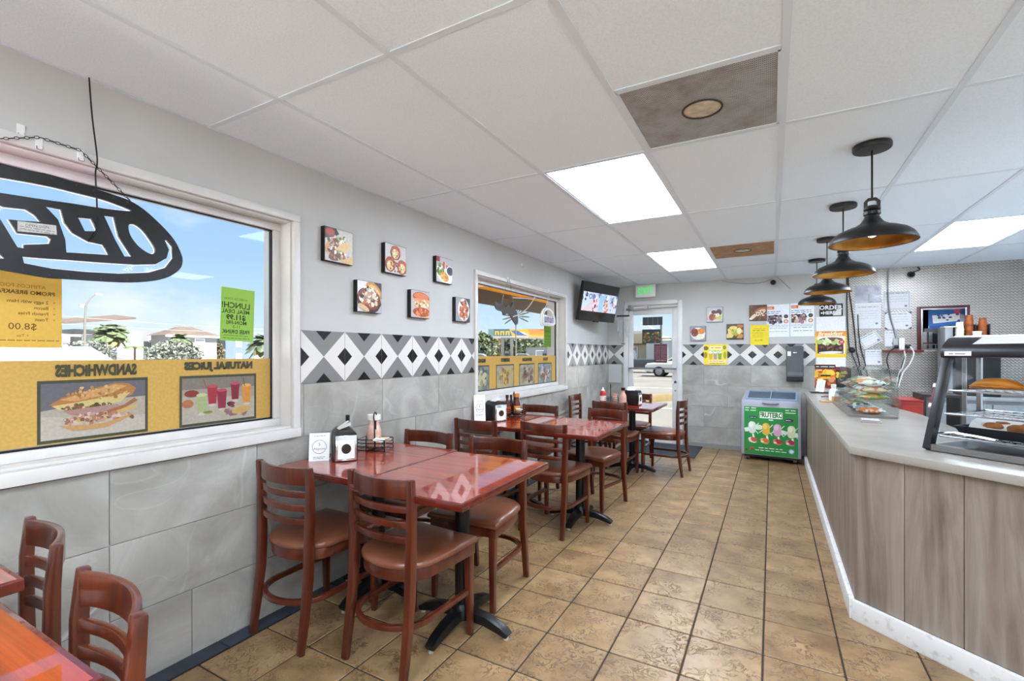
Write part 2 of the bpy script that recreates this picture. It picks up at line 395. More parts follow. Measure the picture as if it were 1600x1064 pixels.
VINYLB = M('brown_vinyl_seat', '#6f3f2a', .3, col2='#7d4b34', nscale=9, bump=.12, bscale=140, bdist=.002, spec=.6, rvar=.05)
IRON = M('black_cast_iron', '#101012', .35, bump=.1, bscale=60, bdist=.002)
BLACKP = M('black_plastic', '#131315', .35)
STEEL = M('brushed_steel', '#b8b9bb', .28, 1., col2='#a8a9ab', nscale=30, nstretch=(1, 1, 12))
CHROME = M('polished_chrome', '#d8d9db', .12, 1.)
QUARTZ = M('white_quartz_worktop', '#9c958b', .25, col2='#a39c93', nscale=6)
NAVY = M('dark_slate_base_tile', '#2b303a', .4, col2='#363c47', nscale=7)
RED = M('red_brown_frame', '#4a0e14', .4)
# glass: clear pane that reflects by Fresnel and lets light straight through
def glass_mat(name, tint='#f4fbf9', rough=0., ior=1.45, mul=1.):
    m = bpy.data.materials.new(name); m.use_nodes = True; MATS[name] = m; nt = m.node_tree; nt.nodes.clear(); L = nt.links.new
    tr = N(nt, 'ShaderNodeBsdfTransparent'); tr.inputs[0].default_value = lin(tint); gl = N(nt, 'ShaderNodeBsdfGlossy'); gl.inputs['Roughness'].default_value = rough
    fr = N(nt, 'ShaderNodeFresnel'); ge = N(nt, 'ShaderNodeNewGeometry'); im = N(nt, 'ShaderNodeMapRange'); im.inputs['To Min'].default_value = ior; im.inputs['To Max'].default_value = 1 / ior
    L(ge.outputs['Backfacing'], im.inputs[0]); L(im.outputs[0], fr.inputs['IOR']); ms = N(nt, 'ShaderNodeMixShader'); mu = N(nt, 'ShaderNodeMath', operation='MULTIPLY'); mu.inputs[1].default_value = mul
    L(fr.outputs[0], mu.inputs[0]); L(mu.outputs[0], ms.inputs[0])
    L(tr.outputs[0], ms.inputs[1]); L(gl.outputs[0], ms.inputs[2]); o = N(nt, 'ShaderNodeOutputMaterial'); L(ms.outputs[0], o.inputs[0]); return m
GLASS = glass_mat('window_glass', '#fdfefe', mul=.22); ACRYL = glass_mat('clear_acrylic', '#f6f9f9', .02, 1.45, .6); CASEG = glass_mat('display_glass', '#f2f5f6', 0, 1.45, .2)
# diamond plate
m, nt, b, L = node_mat('diamond_tread_plate'); tc = N(nt, 'ShaderNodeTexCoord')
sx_ = N(nt, 'ShaderNodeSeparateXYZ'); cx_ = N(nt, 'ShaderNodeCombineXYZ'); L(tc.outputs['Object'], sx_.inputs[0]); L(sx_.outputs['X'], cx_.inputs['X']); L(sx_.outputs['Z'], cx_.inputs['Y'])
def bars(rot):
    mp = N(nt, 'ShaderNodeMapping'); mp.inputs['Rotation'].default_value = (0, 0, rot); mp.inputs['Scale'].default_value = (22, 22, 22); L(cx_.outputs[0], mp.inputs[0])
    br = N(nt, 'ShaderNodeTexBrick'); br.inputs['Scale'].default_value = 1.; br.inputs['Mortar Size'].default_value = .17; br.inputs['Mortar Smooth'].default_value = .6
    br.inputs['Color1'].default_value = (1, 1, 1, 1); br.inputs['Color2'].default_value = (1, 1, 1, 1); br.inputs['Mortar'].default_value = (0, 0, 0, 1)
    br.inputs['Brick Width'].default_value = 1.; br.inputs['Row Height'].default_value = .5; L(mp.outputs[0], br.inputs['Vector']); return br.outputs['Color']
h = mixc(nt, L, .5, bars(PI / 4), bars(-PI / 4), 'ADD')
b.inputs['Metallic'].default_value = .85; b.inputs['Roughness'].default_value = .36
bc = ramp2(nt, L, noise(nt, L, tc.outputs['Object'], 3, 4), [(.3, '#a09a92'), (.7, '#b6b0a8')])
L(mixc(nt, L, h, bc, '#d6d1ca'), b.inputs['Base Color'])
bump(nt, L, b, h, 1., .01); DPLATE = m
CONCRETE = M('outdoor_concrete', '#d6d2ca', .9, col2='#c8c4bc', nscale=.8, ndetail=8, coords='Object', randoff=False)

# ------------------------------------------------------------------ floor with its tiles
fl = struct(MB().box(-2.55, -3.2, -.12, 3.4, 7.52, -.004).build('floor', GROUT))
TX, TY = .308, .3175
ti = MB().box(-TX / 2 + .0038, -TY / 2 + .0038, -.006, TX / 2 - .0038, TY / 2 - .0038, 0)
tile_me = ti.build('floor_tile', FLOORT, fl, bevel=.0025, seg=1).data
first = fl.children[0]; used = False
ix0, iy0 = -.0354, 2.407
floor_rest = MB()
for i in range(-8, 12):
    x = ix0 + (i + .5) * TX
    for j in range(-18, 16):
        y = iy0 + (j + .5) * TY
        if x - TX / 2 < XL - .04 or x > 3.3 or y > YB + .05 or y < -3.1: continue
        if x > .75 or y < .25:      # out of the photograph's reach: one joined piece
            floor_rest.box(x - TX / 2 + .0038, y - TY / 2 + .0038, -.006, x + TX / 2 - .0038, y + TY / 2 - .0038, 0); continue
        if not used: o = first; used = True
        else: o = put('floor_tile', tile_me, fl)
        o.location = (x, y, 0); o.rotation_euler = (0, 0, rnd.choice((0, PI)))
tag(floor_rest.build('far_floor_tiles', FLOORT, fl), kind='stuff')

# ------------------------------------------------------------------ left wall with two window openings
W1 = (-.62, 1.66, .954, 2.077); W2 = (3.49, 5.515, .952, 2.055)     # y0 y1 z0 z1 of the openings
WT = .24
WHITEW = M('white_bounce_wall', '#eceeee', .7)  # unseen front and right walls whitened to bounce light to the ceiling
wl = MB()
def wall_cells(mb, a0, a1, z0, z1, holes, fn):
    xs = sorted({a0, a1} | {h[0] for h in holes} | {h[1] for h in holes}); zs = sorted({z0, z1} | {h[2] for h in holes} | {h[3] for h in holes})
    for i in range(len(xs) - 1):
        for j in range(len(zs) - 1):
            cx, cz = (xs[i] + xs[i + 1]) / 2, (zs[j] + zs[j + 1]) / 2
            if any(h[0] < cx < h[1] and h[2] < cz < h[3] for h in holes): continue
            fn(xs[i], xs[i + 1], zs[j], zs[j + 1])
wall_cells(wl, -3.2, YB, -.1, 2.75, [W1, W2], lambda a, b_, c, d: wl.box(XL - WT, a, c, XL, b_, d))
WL = struct(wl.build('wall_left', PAINT))
DOOR = (-2.02, -1.175, 0, 2.15)
PASS = (1.58, 1.965, 1.40, 1.885)
wb = MB(); wall_cells(wb, XL - WT, 3.3, -.1, 2.75, [DOOR, PASS], lambda a, b_, c, d: wb.box(a, YB, c, b_, YB + .16, d))
WBK = struct(wb.build('wall_back', PAINT))
RW = [(-2.1, .2, .12, 2.32), (.3, 2.9, .12, 2.32)]  # unseen storefront openings, added to let in daylight as fill
wr = MB(); wall_cells(wr, XL - WT, 3.3, -.1, 2.75, RW, lambda a, b_, c, d: wr.box(a, -3.2, c, b_, -3.0, d)); struct(wr.build('wall_front', WHITEW))
for n_, h in enumerate(RW):
    t = bpy.data.objects.new('window_%d' % (n_ + 3), None); COL.objects.link(t); t.location = ((h[0] + h[1]) / 2, -3.1, h[2]); struct(t); a, c = (h[1] - h[0]) / 2, h[3] - h[2]
    for q in ((-a, 0, a, .05), (-a, c - .05, a, c), (-a, .05, -a + .05, c - .05), (a - .05, .05, a, c - .05), (-.025, .05, .025, c - .05)): MB().box(q[0], -.04, q[1], q[2], .04, q[3]).build('window_frame', TRIM, t)
    MB().box(-a + .05, -.003, .05, -.025, .003, c - .05).build('pane', GLASS, t); MB().box(.025, -.003, .05, a - .05, .003, c - .05).build('pane', GLASS, t)
struct(MB().box(3.1, -3.2, -.1, 3.3, YB + .16, 2.75).build('wall_right', WHITEW))
struct(MB().box(XL - WT - .1, -3.3, 2.75, 3.4, YB + .3, 2.85).build('ceiling_slab', M('roof_deck', '#77746f', .9)))

struct(MB().box(1.05, 2.2, -.003, 3.1, YB, .002).build('floor_bounce_sheet', M('white_bounce_sheet', '#e6e6e2', .5)))  # unseen white sheet added over the floor to bounce light upwards
# wall tiles as pieces of the walls
def wtile(wall, mat, mws, name='wall_tile'):
    cache = {}
    def add(a0, a1, z0, z1):
        key = (round(a1 - a0, 3), round(z1 - z0, 3))
        if key not in cache:
            w_, h_ = a1 - a0 - .003, z1 - z0 - .003
            o = MB().box(-w_ / 2, -h_ / 2, 0, w_ / 2, h_ / 2, .008).build(name, mat, None, bevel=.0012, seg=1); cache[key] = o.data
        else: o = put(name, cache[key])
        o.parent = wall; o.matrix_world = mws((a0 + a1) / 2, (z0 + z1) / 2)
    return add
ROWS = [(0, .3), (.3, .6), (.6, .9), (.9, 1.19)]
OFF = [.55, .855, .855, .52]
addL = wtile(WL, MARBLE, mw_left)
for (z0, z1), off in zip(ROWS, OFF):
    y = off - .606 * 6
    while y < YB:
        a, c = y, min(y + .606, YB); y += .606
        if c < .2: continue
        segs = [(a, c)]
        if z0 >= .9:                       # row cut by the window casings
            segs = []
            for s0, s1 in ((1.70, 3.45), (5.56, YB)):
                if min(c, s1) - max(a, s0) > .02: segs.append((max(a, s0), min(c, s1)))
        for s in segs: addL(s[0], s[1], z0, z1)
addB = wtile(WBK, MARBLE, mw_back)
for (z0, z1), off in zip(ROWS, (-1.155, -.86, -1.155, -.86)):
    x = off - .606 * 2
    while x < .5:
        a, c = x, x + .606; x += .606
        for s0, s1 in ((XL, -2.035), (-1.16, .5)):
            if min(c, s1) - max(a, s0) > .02: addB(max(a, s0), min(c, s1), z0, z1)
# patterned band: one mesh per tile, three glazes
BW = M('white_glaze', '#d9d6d0', .25); BG = M('mid_grey_glaze', '#7f7f7d', .25); BK = M('black_glaze', '#1d1d1e', .22)
def band_mesh(w_, h_):
    mb = MB(); mb.mi = 1; a, c = w_ / 2 - .0012, h_ / 2 - .0012
    mb.box(-a, -c, 0, a, c, .008); t, t2 = .0083, .0086
    mb.mi = 0
    mb.q([(-a, -c, t), (0, 0, t), (-a, c, t)], [(0, 1, 2)]); mb.q([(a, -c, t), (a, c, t), (0, 0, t)], [(0, 1, 2)])
    mb.mi = 2; k = .36
    mb.q([(-a, -c * k, t2), (-a + a * k, 0, t2), (-a, c * k, t2)], [(0, 1, 2)]); mb.q([(a, -c * k, t2), (a, c * k, t2), (a - a * k, 0, t2)], [(0, 1, 2)])
    mb.q([(-a * k, c, t2), (0, c - c * k, t2), (a * k, c, t2)], [(0, 1, 2)]); mb.q([(-a * k, -c, t2), (a * k, -c, t2), (0, -c + c * k, t2)], [(0, 1, 2)])
    return mb
BH = .3
bme = band_mesh(.3085, BH).build('band_tile', [BW, BG, BK], WL); bmd = bme.data
def band(wall, mws, a0, a1, start, o=None, pw=.3085):
    k = start
    while k < a1 - .02:
        c = k + pw / 2
        if k + pw <= a1 + .02 and k >= a0 - .02:
            t = o or put('band_tile', bmd, wall); t.matrix_world = mws(c, 1.34); o = None
        else:                              # cut tile: full pattern trimmed to the wall's end
            lo, hi = max(k, a0), min(k + pw, a1); me = bmd.copy(); bm = bmesh.new(); bm.from_mesh(me)
            for px, sgn in ((lo - c, -1), (hi - c, 1)):
                bmesh.ops.bisect_plane(bm, geom=bm.verts[:] + bm.edges[:] + bm.faces[:], plane_co=(px, 0, 0), plane_no=(sgn, 0, 0), clear_outer=True)
            bm.to_mesh(me); bm.free(); t = put('band_tile', me, wall); t.matrix_world = mws(c, 1.34)
        k += pw
band(WL, mw_left, 1.705, 3.45, 1.712, bme)
band(WL, mw_left, 5.565, YB - .01, 5.62 - .3085)
band(WBK, mw_back, -1.16, .5, -1.162)
band(WBK, mw_back, XL + .01, -2.035, -2.035 - .3085)
# dark base tiles along the left wall and the back wall
bb = struct(MB().box(XL, -3, 0, XL + .012, YB, .004).build('baseboard_left', GROUT))
bm0 = None
for j in range(0, 24):
    y0 = -.02 + j * .3175 + .02
    if y0 + .3175 > YB: break
    if bm0 is None: o = MB().box(0, .002, 0, .10, .3155, .006).build('base_tile', NAVY, bb, bevel=.002, seg=1); bm0 = o.data
    else: o = put('base_tile', bm0, bb)
    o.location = (XL, y0, 0)
struct(MB().box(-1.15, YB - .02, 0, .34, YB - .008, .06).build('baseboard_back', M('grey_base', '#8f8f8d', .4)))
# diamond plate cladding of the kitchen side of the back wall
cp = MB(); wall_cells(cp, .835, 3.1, 0, ZC, [(1.565, 1.98, 1.385, 1.90)], lambda a, b_, c, d: cp.box(a, YB - .006, c, b_, YB, d))
struct(cp.build('trim_1', DPLATE)); bpy.data.objects['trim_1']['label'] = 'embossed diamond plate sheet metal on the kitchen wall'

# ------------------------------------------------------------------ windows
def window(n, W, vin):
    y0, y1, z0, z1 = W; t = bpy.data.objects.new('window_%d' % n, None); COL.objects.link(t); t.location = (XL, (y0 + y1) / 2, z0); struct(t)
    o = Vector(t.location); xb = -.08
    def bx(name, mat, x0_, a, c, x1_, b_, d, bev=.004): return MB().box(x0_, a - o.y, c - o.z, x1_, b_ - o.y, d - o.z).build(name, mat, t, bevel=bev)
    cw = .042
    bx('casing', TRIM, -.0, y0 - cw, z1 - .0, .022, y1 + cw, z1 + .04); bx('casing', TRIM, 0, y0 - cw, z0 - .05, .03, y1 + cw, z0)
    bx('casing', TRIM, 0, y0 - cw, z0, .022, y0, z1); bx('casing', TRIM, 0, y1, z0, .022, y1 + cw, z1)
    # reveal lining
    bx('window_sill', TRIM, -.125, y0 + .0005, z0, 0, y1 - .0005, z0 + .012, .002); bx('head_lining', TRIM, -.125, y0 + .0005, z1 - .008, 0, y1 - .0005, z1, .002)
    bx('jamb_lining', TRIM, -.125, y1 - .008, z0 + .012, 0, y1, z1 - .008, .002); bx('jamb_lining', TRIM, -.125, y0, z0 + .012, 0, y0 + .008, z1 - .008, .002)
    # frame
    f = .038
    bx('window_frame', TRIM, xb - .045, y0 + .008, z0 + .012, xb, y1 - .008, z0 + .012 + f); bx('window_frame', TRIM, xb - .045, y0 + .008, z1 - .008 - f, xb, y1 - .008, z1 - .008)
    bx('window_frame', TRIM, xb - .045, y1 - .008 - f, z0 + .012 + f, xb, y1 - .008, z1 - .008 - f); bx('window_frame', TRIM, xb - .045, y0 + .008, z0 + .012 + f, xb, y0 + .008 + f, z1 - .008 - f)
    # black gasket
    ga = MB(); a, c, b_, d = y0 + .046 - o.y, z0 + .05 - o.z, y1 - .046 - o.y, z1 - .046 - o.z; g = .008
    for q in ((a, c, b_, c + g), (a, d - g, b_, d), (a, c, a + g, d), (b_ - g, c, b_, d)): ga.box(xb - .034, q[0], q[1], xb - .016, q[2], q[3])
    ga.build('gasket', BLACKP, t)
    MB().box(xb - .03, a, c, xb - .024, b_, d).build('pane', GLASS, t)
    return XL - .08 - .024
GX = window(1, W1, 0); window(2, W2, 0)

# ------------------------------------------------------------------ entrance door
dr = bpy.data.objects.new('door_1', None); COL.objects.link(dr); dr.location = (-1.6, YB, 0); struct(dr)
def dbx(name, mat, x0, y0, z0, x1, y1, z1, bev=.004): return MB().box(x0 + 1.6, y0, z0, x1 + 1.6, y1, z1).build(name, mat, dr, bevel=bev)
DW = M('painted_aluminium_door', '#dddcd9', .35, col2='#d2d1ce', nscale=4)
dbx('door_frame', DW, -2.035, -.025, 0, -1.965, .16, 2.15); dbx('door_frame', DW, -1.225, -.025, 0, -1.16, .16, 2.15); dbx('door_frame', DW, -1.965, -.025, 2.10, -1.225, .16, 2.16)
dbx('door_stile', DW, -1.962, .02, .01, -1.90, .065, 2.097); dbx('door_stile', DW, -1.31, .02, .01, -1.228, .065, 2.097)
dbx('door_rail', DW, -1.90, .02, 1.955, -1.31, .065, 2.097); dbx('door_rail', DW, -1.90, .02, .01, -1.31, .065, .25)
dbx('pane', GLASS, -1.90, .04, .25, -1.31, .046, 1.955, 0)
dbx('threshold', STEEL, -1.965, -.03, 0, -1.225, .16, .012)
pb = MB(); pb.cyl((-1.95 + 1.6, -.05, 1.13), (-1.24 + 1.6, -.05, 1.13), .013, n=10); pb.cyl((-1.93 + 1.6, -.05, 1.13), (-1.93 + 1.6, .02, 1.13), .01); pb.cyl((-1.26 + 1.6, -.05, 1.13), (-1.26 + 1.6, .02, 1.13), .01)
pb.build('push_bar', STEEL, dr, smooth=40)
dbx('door_closer', M('closer_grey', '#b9b8b5', .4), -1.92, -.06, 2.03, -1.66, .02, 2.10, .01)
pc = MB(); pc.rect([(-1.70 + 1.6, -.05, 2.065), (-1.84 + 1.6, -.14, 2.05), (-1.98 + 1.6, -.035, 2.05)], .022, .008); pc.build('closer_arm', STEEL, dr)
fb = MB(); fb.cyl((-1.99 + 1.6, -.045, 2.03), (-1.225 + 1.6, -.045, 2.05), .007, n=8); fb.build('flush_rod', STEEL, dr, smooth=40)
lk = MB(); lk.lathe([(.0, 0), (.018, 0), (.018, .012), (.006, .016), (0, .016)], 14, (-1.265 + 1.6, .02, .93), ax='y'); lk.build('lock_cylinder', STEEL, dr, smooth=40)
lk = MB(); lk.lathe([(.0, 0), (.012, 0), (.012, .01), (0, .012)], 12, (-1.265 + 1.6, .02, .80), ax='y'); lk.build('screw_cap', BLACKP, dr, smooth=40)

# ------------------------------------------------------------------ ceiling: grid bars and lay-in panels
ce = struct(MB().box(XL, -3.0, ZC + .02, 3.1, YB, ZC + .028).build('ceiling', CEILT))
GXs = [.042 + .608 * k for k in range(-3, 6)]; GYs = [1.235 - 1.245 * k for k in (3, 2, 1)] + [1.235, 2.475, 3.725, 4.99, 6.26]
xs = [XL] + GXs + [3.1]; ys = [-3.0] + GYs + [YB]
LIGHTS = {(-1.174, 2.475), (-1.174, 4.99), (1.258, 4.99)} | {(-1.174, -1.255), (-1.174, -2.5), (.042, -.01), (1.258, -1.255), (1.866, 2.475)}  # second set: unseen panels added to brighten the room
GRILLES = {(-.566, 1.235): 1, (-.566, 4.99): 0}
pcache = {}
def cpanel(x0, x1, y0, y1):
    k = (round(x1 - x0, 2), round(y1 - y0, 2))
    if k not in pcache:
        o = MB().box(-(x1 - x0) / 2 + .001, -(y1 - y0) / 2 + .001, 0, (x1 - x0) / 2 - .001, (y1 - y0) / 2 - .001, .014).build('ceiling_tile', CEILT, ce); pcache[k] = o.data
    else: o = put('ceiling_tile', pcache[k], ce)
    o.location = ((x0 + x1) / 2, (y0 + y1) / 2, ZC + .004)
DIFF = M('lit_diffuser', '#ffffff', .5, emit='#e2eeff', estr=PANEL_EMIT)
nl = 0
def ceiling_light(x0, x1, y0, y1, label):
    t = thing('ceiling_light', label, 'ceiling light', ((x0 + x1) / 2, (y0 + y1) / 2, ZC), group='recessed ceiling light panels')
    a, c = (x1 - x0) / 2 - .013, (y1 - y0) / 2 - .013
    fr = MB(); fr.box(-a, -c, .003, -a + .012, c, .02); fr.box(a - .012, -c, .003, a, c, .02); fr.box(-a + .012, -c, .003, a - .012, -c + .012, .02); fr.box(-a + .012, c - .012, .003, a - .012, c, .02)
    fr.build('light_frame', TBAR, t); MB().box(-a + .012, -c + .012, .008, a - .012, c - .012, .014).build('diffuser', DIFF, t)
LL = {(-1.174, 2.475): 'large bright rectangular ceiling light panel in the middle, beside the perforated grille', (-1.174, 4.99): 'bright ceiling light panel near the exit sign, left of the rusty grille',
      (1.258, 4.99): 'bright ceiling light panel over the kitchen, right of the pendant lamps'}
def grille(x0, x1, y0, y1, kind):
    lab = ('grey perforated metal air grille with brown stains and a pale round centre', 'rust brown stained air grille with a pale oval centre near the back wall')[0 if kind else 1]
    t = thing('air_grille', lab, 'air grille', ((x0 + x1) / 2, (y0 + y1) / 2, ZC))
    a, c = (x1 - x0) / 2 - .013, (y1 - y0) / 2 - .013
    m, nt, b, L = node_mat('perforated_grille_%d' % kind); tc = N(nt, 'ShaderNodeTexCoord')
    if kind:
        base = ramp2(nt, L, noise(nt, L, tc.outputs['Object'], 7, 6, .65), [(.28, '#958c87'), (.42, '#adabaa'), (.58, '#bcc0c2'), (.75, '#aeb4ba')])
    else: base = ramp2(nt, L, noise(nt, L, tc.outputs['Object'], 9, 6, .65), [(.3, '#8a5220'), (.45, '#a8733a'), (.6, '#bd8c52'), (.75, '#ada08c')])
    mp = N(nt, 'ShaderNodeMapping'); mp.inputs['Scale'].default_value = (110, 110, 0); mp.inputs['Rotation'].default_value = (0, 0, .78); L(tc.outputs['Object'], mp.inputs[0])
    vo = N(nt, 'ShaderNodeTexVoronoi'); vo.inputs['Scale'].default_value = 1.; vo.inputs['Randomness'].default_value = 0.; L(mp.outputs[0], vo.inputs['Vector'])
    st = N(nt, 'ShaderNodeMapRange'); st.inputs['From Min'].default_value = .3; st.inputs['From Max'].default_value = .36; st.inputs['To Min'].default_value = .62; st.inputs['To Max'].default_value = 0.; L(vo.outputs['Distance'], st.inputs[0])
    L(mixc(nt, L, st.outputs[0], base, '#1c1a19'), b.inputs['Base Color']); b.inputs['Roughness'].default_value = .5; b.inputs['Metallic'].default_value = .3 if kind else 0.
    MB().box(-a, -c, .004, a, c, .008).build('perforated_plate', m, t)
    fr = MB(); fr.box(-a, -c, .001, -a + .01, c, .006); fr.box(a - .01, -c, .001, a, c, .006); fr.box(-a, -c, .001, a, -c + .01, .006); fr.box(-a, c - .01, .001, a, c, .006); fr.build('rim', TBAR, t)
    r = .075; MB().lathe([(0, .0), (r - .01, 0.0), (r, .004)], 28).build('round_centre', M('pale_grille_centre', '#d6c8b2', .6, col2='#b7a78f', nscale=30), t, smooth=40)
    rg = MB(); rg.tube([(math.cos(k / 14 * PI) * (r + .004), math.sin(k / 14 * PI) * (r + .004), .002) for k in range(28)], .004, 6, True); rg.build('centre_ring', M('dark_ring', '#3a302a', .6), t, smooth=40)
for i in range(len(xs) - 1):
    for j in range(len(ys) - 1):
        x0, x1, y0, y1 = xs[i], xs[i + 1], ys[j], ys[j + 1]; key = None
        for k in LIGHTS:
            if abs(k[0] - x0) < .02 and abs(k[1] - y0) < .02: key = k
        if key:
            nl += 1; lb = LL.get(key) or {(-1.174, -1.255): 'unseen added ceiling light panel over the front dining tables', (-1.174, -2.5): 'unseen added ceiling light panel nearest the front windows', (.042, -.01): 'unseen added ceiling light panel over the aisle behind the viewer', (1.258, -1.255): 'unseen added ceiling light panel over the front of the service side'}.get(key, 'unseen added ceiling light panel over the service counter end')
            ceiling_light(x0, x1, y0, y1, lb); continue
        gk = [v for k, v in GRILLES.items() if abs(k[0] - x0) < .02 and abs(k[1] - y0) < .02]
        if gk:
            ym = y0 + .615 if gk[0] else y0 + .70
            if gk[0]: cpanel(x0, x1, y0, ym); grille(x0, x1, ym, y1, 1)
            else: grille(x0, x1, y0, ym, 0); cpanel(x0, x1, ym, y1)
            MB().box(-.29, -.012, 0, .29, .012, .004).build('grid_bar', TBAR, ce, loc=((x0 + x1) / 2, ym, ZC)); continue
        cpanel(x0, x1, y0, y1)
for x in GXs: MB().box(-.013, -3.0, 0, .013, YB, .0045).build('grid_bar', TBAR, ce, loc=(x, 0, ZC))
for y in GYs: MB().box(XL, -.012, 0.0006, 3.1, .012, .0045).build('grid_bar', TBAR, ce, loc=(0, y, ZC))
wa = MB().box(XL, -3, -.0, XL + .018, YB, .003).build('wall_angle', TBAR, ce, loc=(0, 0, ZC)); MB().box(XL, YB - .018, 0, 3.1, YB, .003).build('wall_angle', TBAR, ce, loc=(0, 0, ZC))
# ground and pavement outside
struct(MB().box(-140, -60, -.5, 60, 160, -.14).build('ground', CONCRETE))
# ------------------------------------------------------------------ dining tables
def make_table(label, w, d, cx, cy, rz=0., z=.773, by=.04):
    t = thing('dining_table', label, 'table', (cx, cy, 0), (0, 0, rz), 'red brown dining tables')
    tp = MB(); tp.box(-w / 2, -d / 2, z - .032, w / 2, d / 2, z); tp.build('tabletop', TABLEE, t, bevel=.005, seg=2)
    MB().box(-w / 2 + .012, -d / 2 + .012, z - .0006, w / 2 - .012, d / 2 - .012, z + .0006).build('top_veneer', TABLEW, t)
    MB().cyl((0, by, .09), (0, by, z - .045), .038, n=20).build('column', IRON, t, smooth=40)
    sp = MB(); sp.box(-.2, by - .03, z - .045, .2, by + .03, z - .032); sp.box(-.03, by - .2, z - .045, .03, by + .2, z - .032); sp.build('top_spider', IRON, t)
    MB().lathe([(.0, .05), (.06, .05), (.062, .085), (.05, .105), (.042, .12), (0, .12)], 20, (0, by, 0)).build('base_hub', IRON, t, smooth=40)
    for k in range(4):
        a = k * PI / 2; c, s = math.cos(a), math.sin(a)
        L_ = [(.03, .072), (.14, .064), (.22, .042), (.265, .022)]
        ar = MB(); ar.rect([(r * c, by + r * s, zz) for r, zz in L_], [.058, .054, .05, .046], [.05, .044, .036, .022]); leg = ar.build('base_arm', IRON, t, bevel=.006, seg=2)
        MB().lathe([(0, .0), (.013, .0), (.013, .014), (0, .014)], 12, (.25 * c, by + .25 * s, 0)).build('foot_pad', M('pale_foot_pad', '#b9b4a8', .6), leg, smooth=40)
    return t
make_table('half of the nearest double dining table by the wall, under the napkin holder', .60, .79, -1.968, 1.945)
make_table('half of the nearest double dining table by the aisle, with white glare on it', .615, .81, -1.357, 1.905)
make_table('half of the middle double dining table by the wall, below the far window', .58, .80, -1.96, 3.64)
make_table('half of the middle double dining table by the aisle', .60, .83, -1.37, 3.595)
make_table('far dining table near the door, with sauce bottles on its wall side', .66, .74, -1.415, 5.40)
make_table('bottom left table beside the two cropped chairs, its corner at the frame edge', .60, .80, -1.36, -.01)
make_table('table at the left frame edge beside the wall, only a sliver visible', .575, .80, -1.992, .06)

# ------------------------------------------------------------------ ladder back chairs
def arc_bar(mb, hw, y0, bow, z, h, t, n=10, lean=0.):
    pts = []
    for i in range(n + 1):
        u = -1 + 2 * i / n; pts.append((u * hw, y0 - bow * (1 - u * u), z))
    return mb.rect(pts, t, h)
def post_pts(sx):
    return [(sx * .176, -.245, 0), (sx * .176, -.222, .16), (sx * .174, -.203, .32), (sx * .174, -.198, .45), (sx * .176, -.196, .58), (sx * .180, -.197, .72), (sx * .183, -.206, .838)]
def make_chair():
    t = thing('dining_chair', 'x', 'chair', group='ladder back dining chairs')
    for sx in (-1, 1):
        MB().rect(post_pts(sx), [.034, .036, .038, .038, .036, .034, .030], [.026, .032, .036, .038, .036, .034, .026], up=(0, 1, 0)).build('rear_post', CHAIRW, t, bevel=.007, seg=2)
        MB().rect([(sx * .186, .196, 0), (sx * .184, .192, .25), (sx * .184, .188, .425)], [.026, .033, .038], [.026, .033, .038], up=(0, 1, 0)).build('front_leg', CHAIRW, t, bevel=.004, seg=2)
    tr = MB(); arc_bar(tr, .172, -.199, .042, .793, .080, .018, 12); tr.build('top_rail', CHAIRW, t, bevel=.006, seg=2)
    for z, y in ((.708, -.196), (.645, -.195), (.582, -.195)):
        s = MB(); arc_bar(s, .165, y, .034, z, .030, .017, 10); s.build('back_slat', CHAIRW, t, bevel=.005, seg=2)
    # seat outline: straight front, rounded back
    def outline(k, yf):
        P = [(-.212 * k, yf), (-.205 * k, 0)]
        P += [(-.197 * k * math.cos(a), -.075 - .145 * k * math.sin(a)) for a in [PI / 2 * i / 7 for i in range(8)]]
        return P + [(-x, y) for x, y in P[::-1] if abs(x) > 1e-6]
    ap = MB(); o1 = outline(.985, .208); ap.prism(o1[::-1] if False else o1, .392, .442); ap.build('seat_frame', CHAIRW, t, bevel=.006, seg=2)
    # padded seat: rings shrinking upwards
    rings = []
    for k, z in ((.99, .442), (1.03, .449), (1.03, .462), (.985, .474), (.88, .481), (.6, .486), (.25, .488)):
        rings.append([(x * k, y * k if True else y, z) for x, y in outline(1., .216)])
    sp = MB(); sp.sect(rings); sp.build('seat_pad', VINYLB, t, smooth=60)
    # bentwood hoop stretcher round the back
    P = [(-.184, .19), (-.186, .08), (-.186, -.05)] + [(-.186 * math.cos(a), -.10 - .155 * math.sin(a)) for a in [PI / 2 * i / 8 for i in range(9)]]
    P = P + [(-x, y) for x, y in P[::-1] if abs(x) > 1e-6]
    MB().rect([(x, y, .215) for x, y in P], .022, .026).build('hoop_stretcher', CHAIRW, t, bevel=.005, seg=2)
    return t
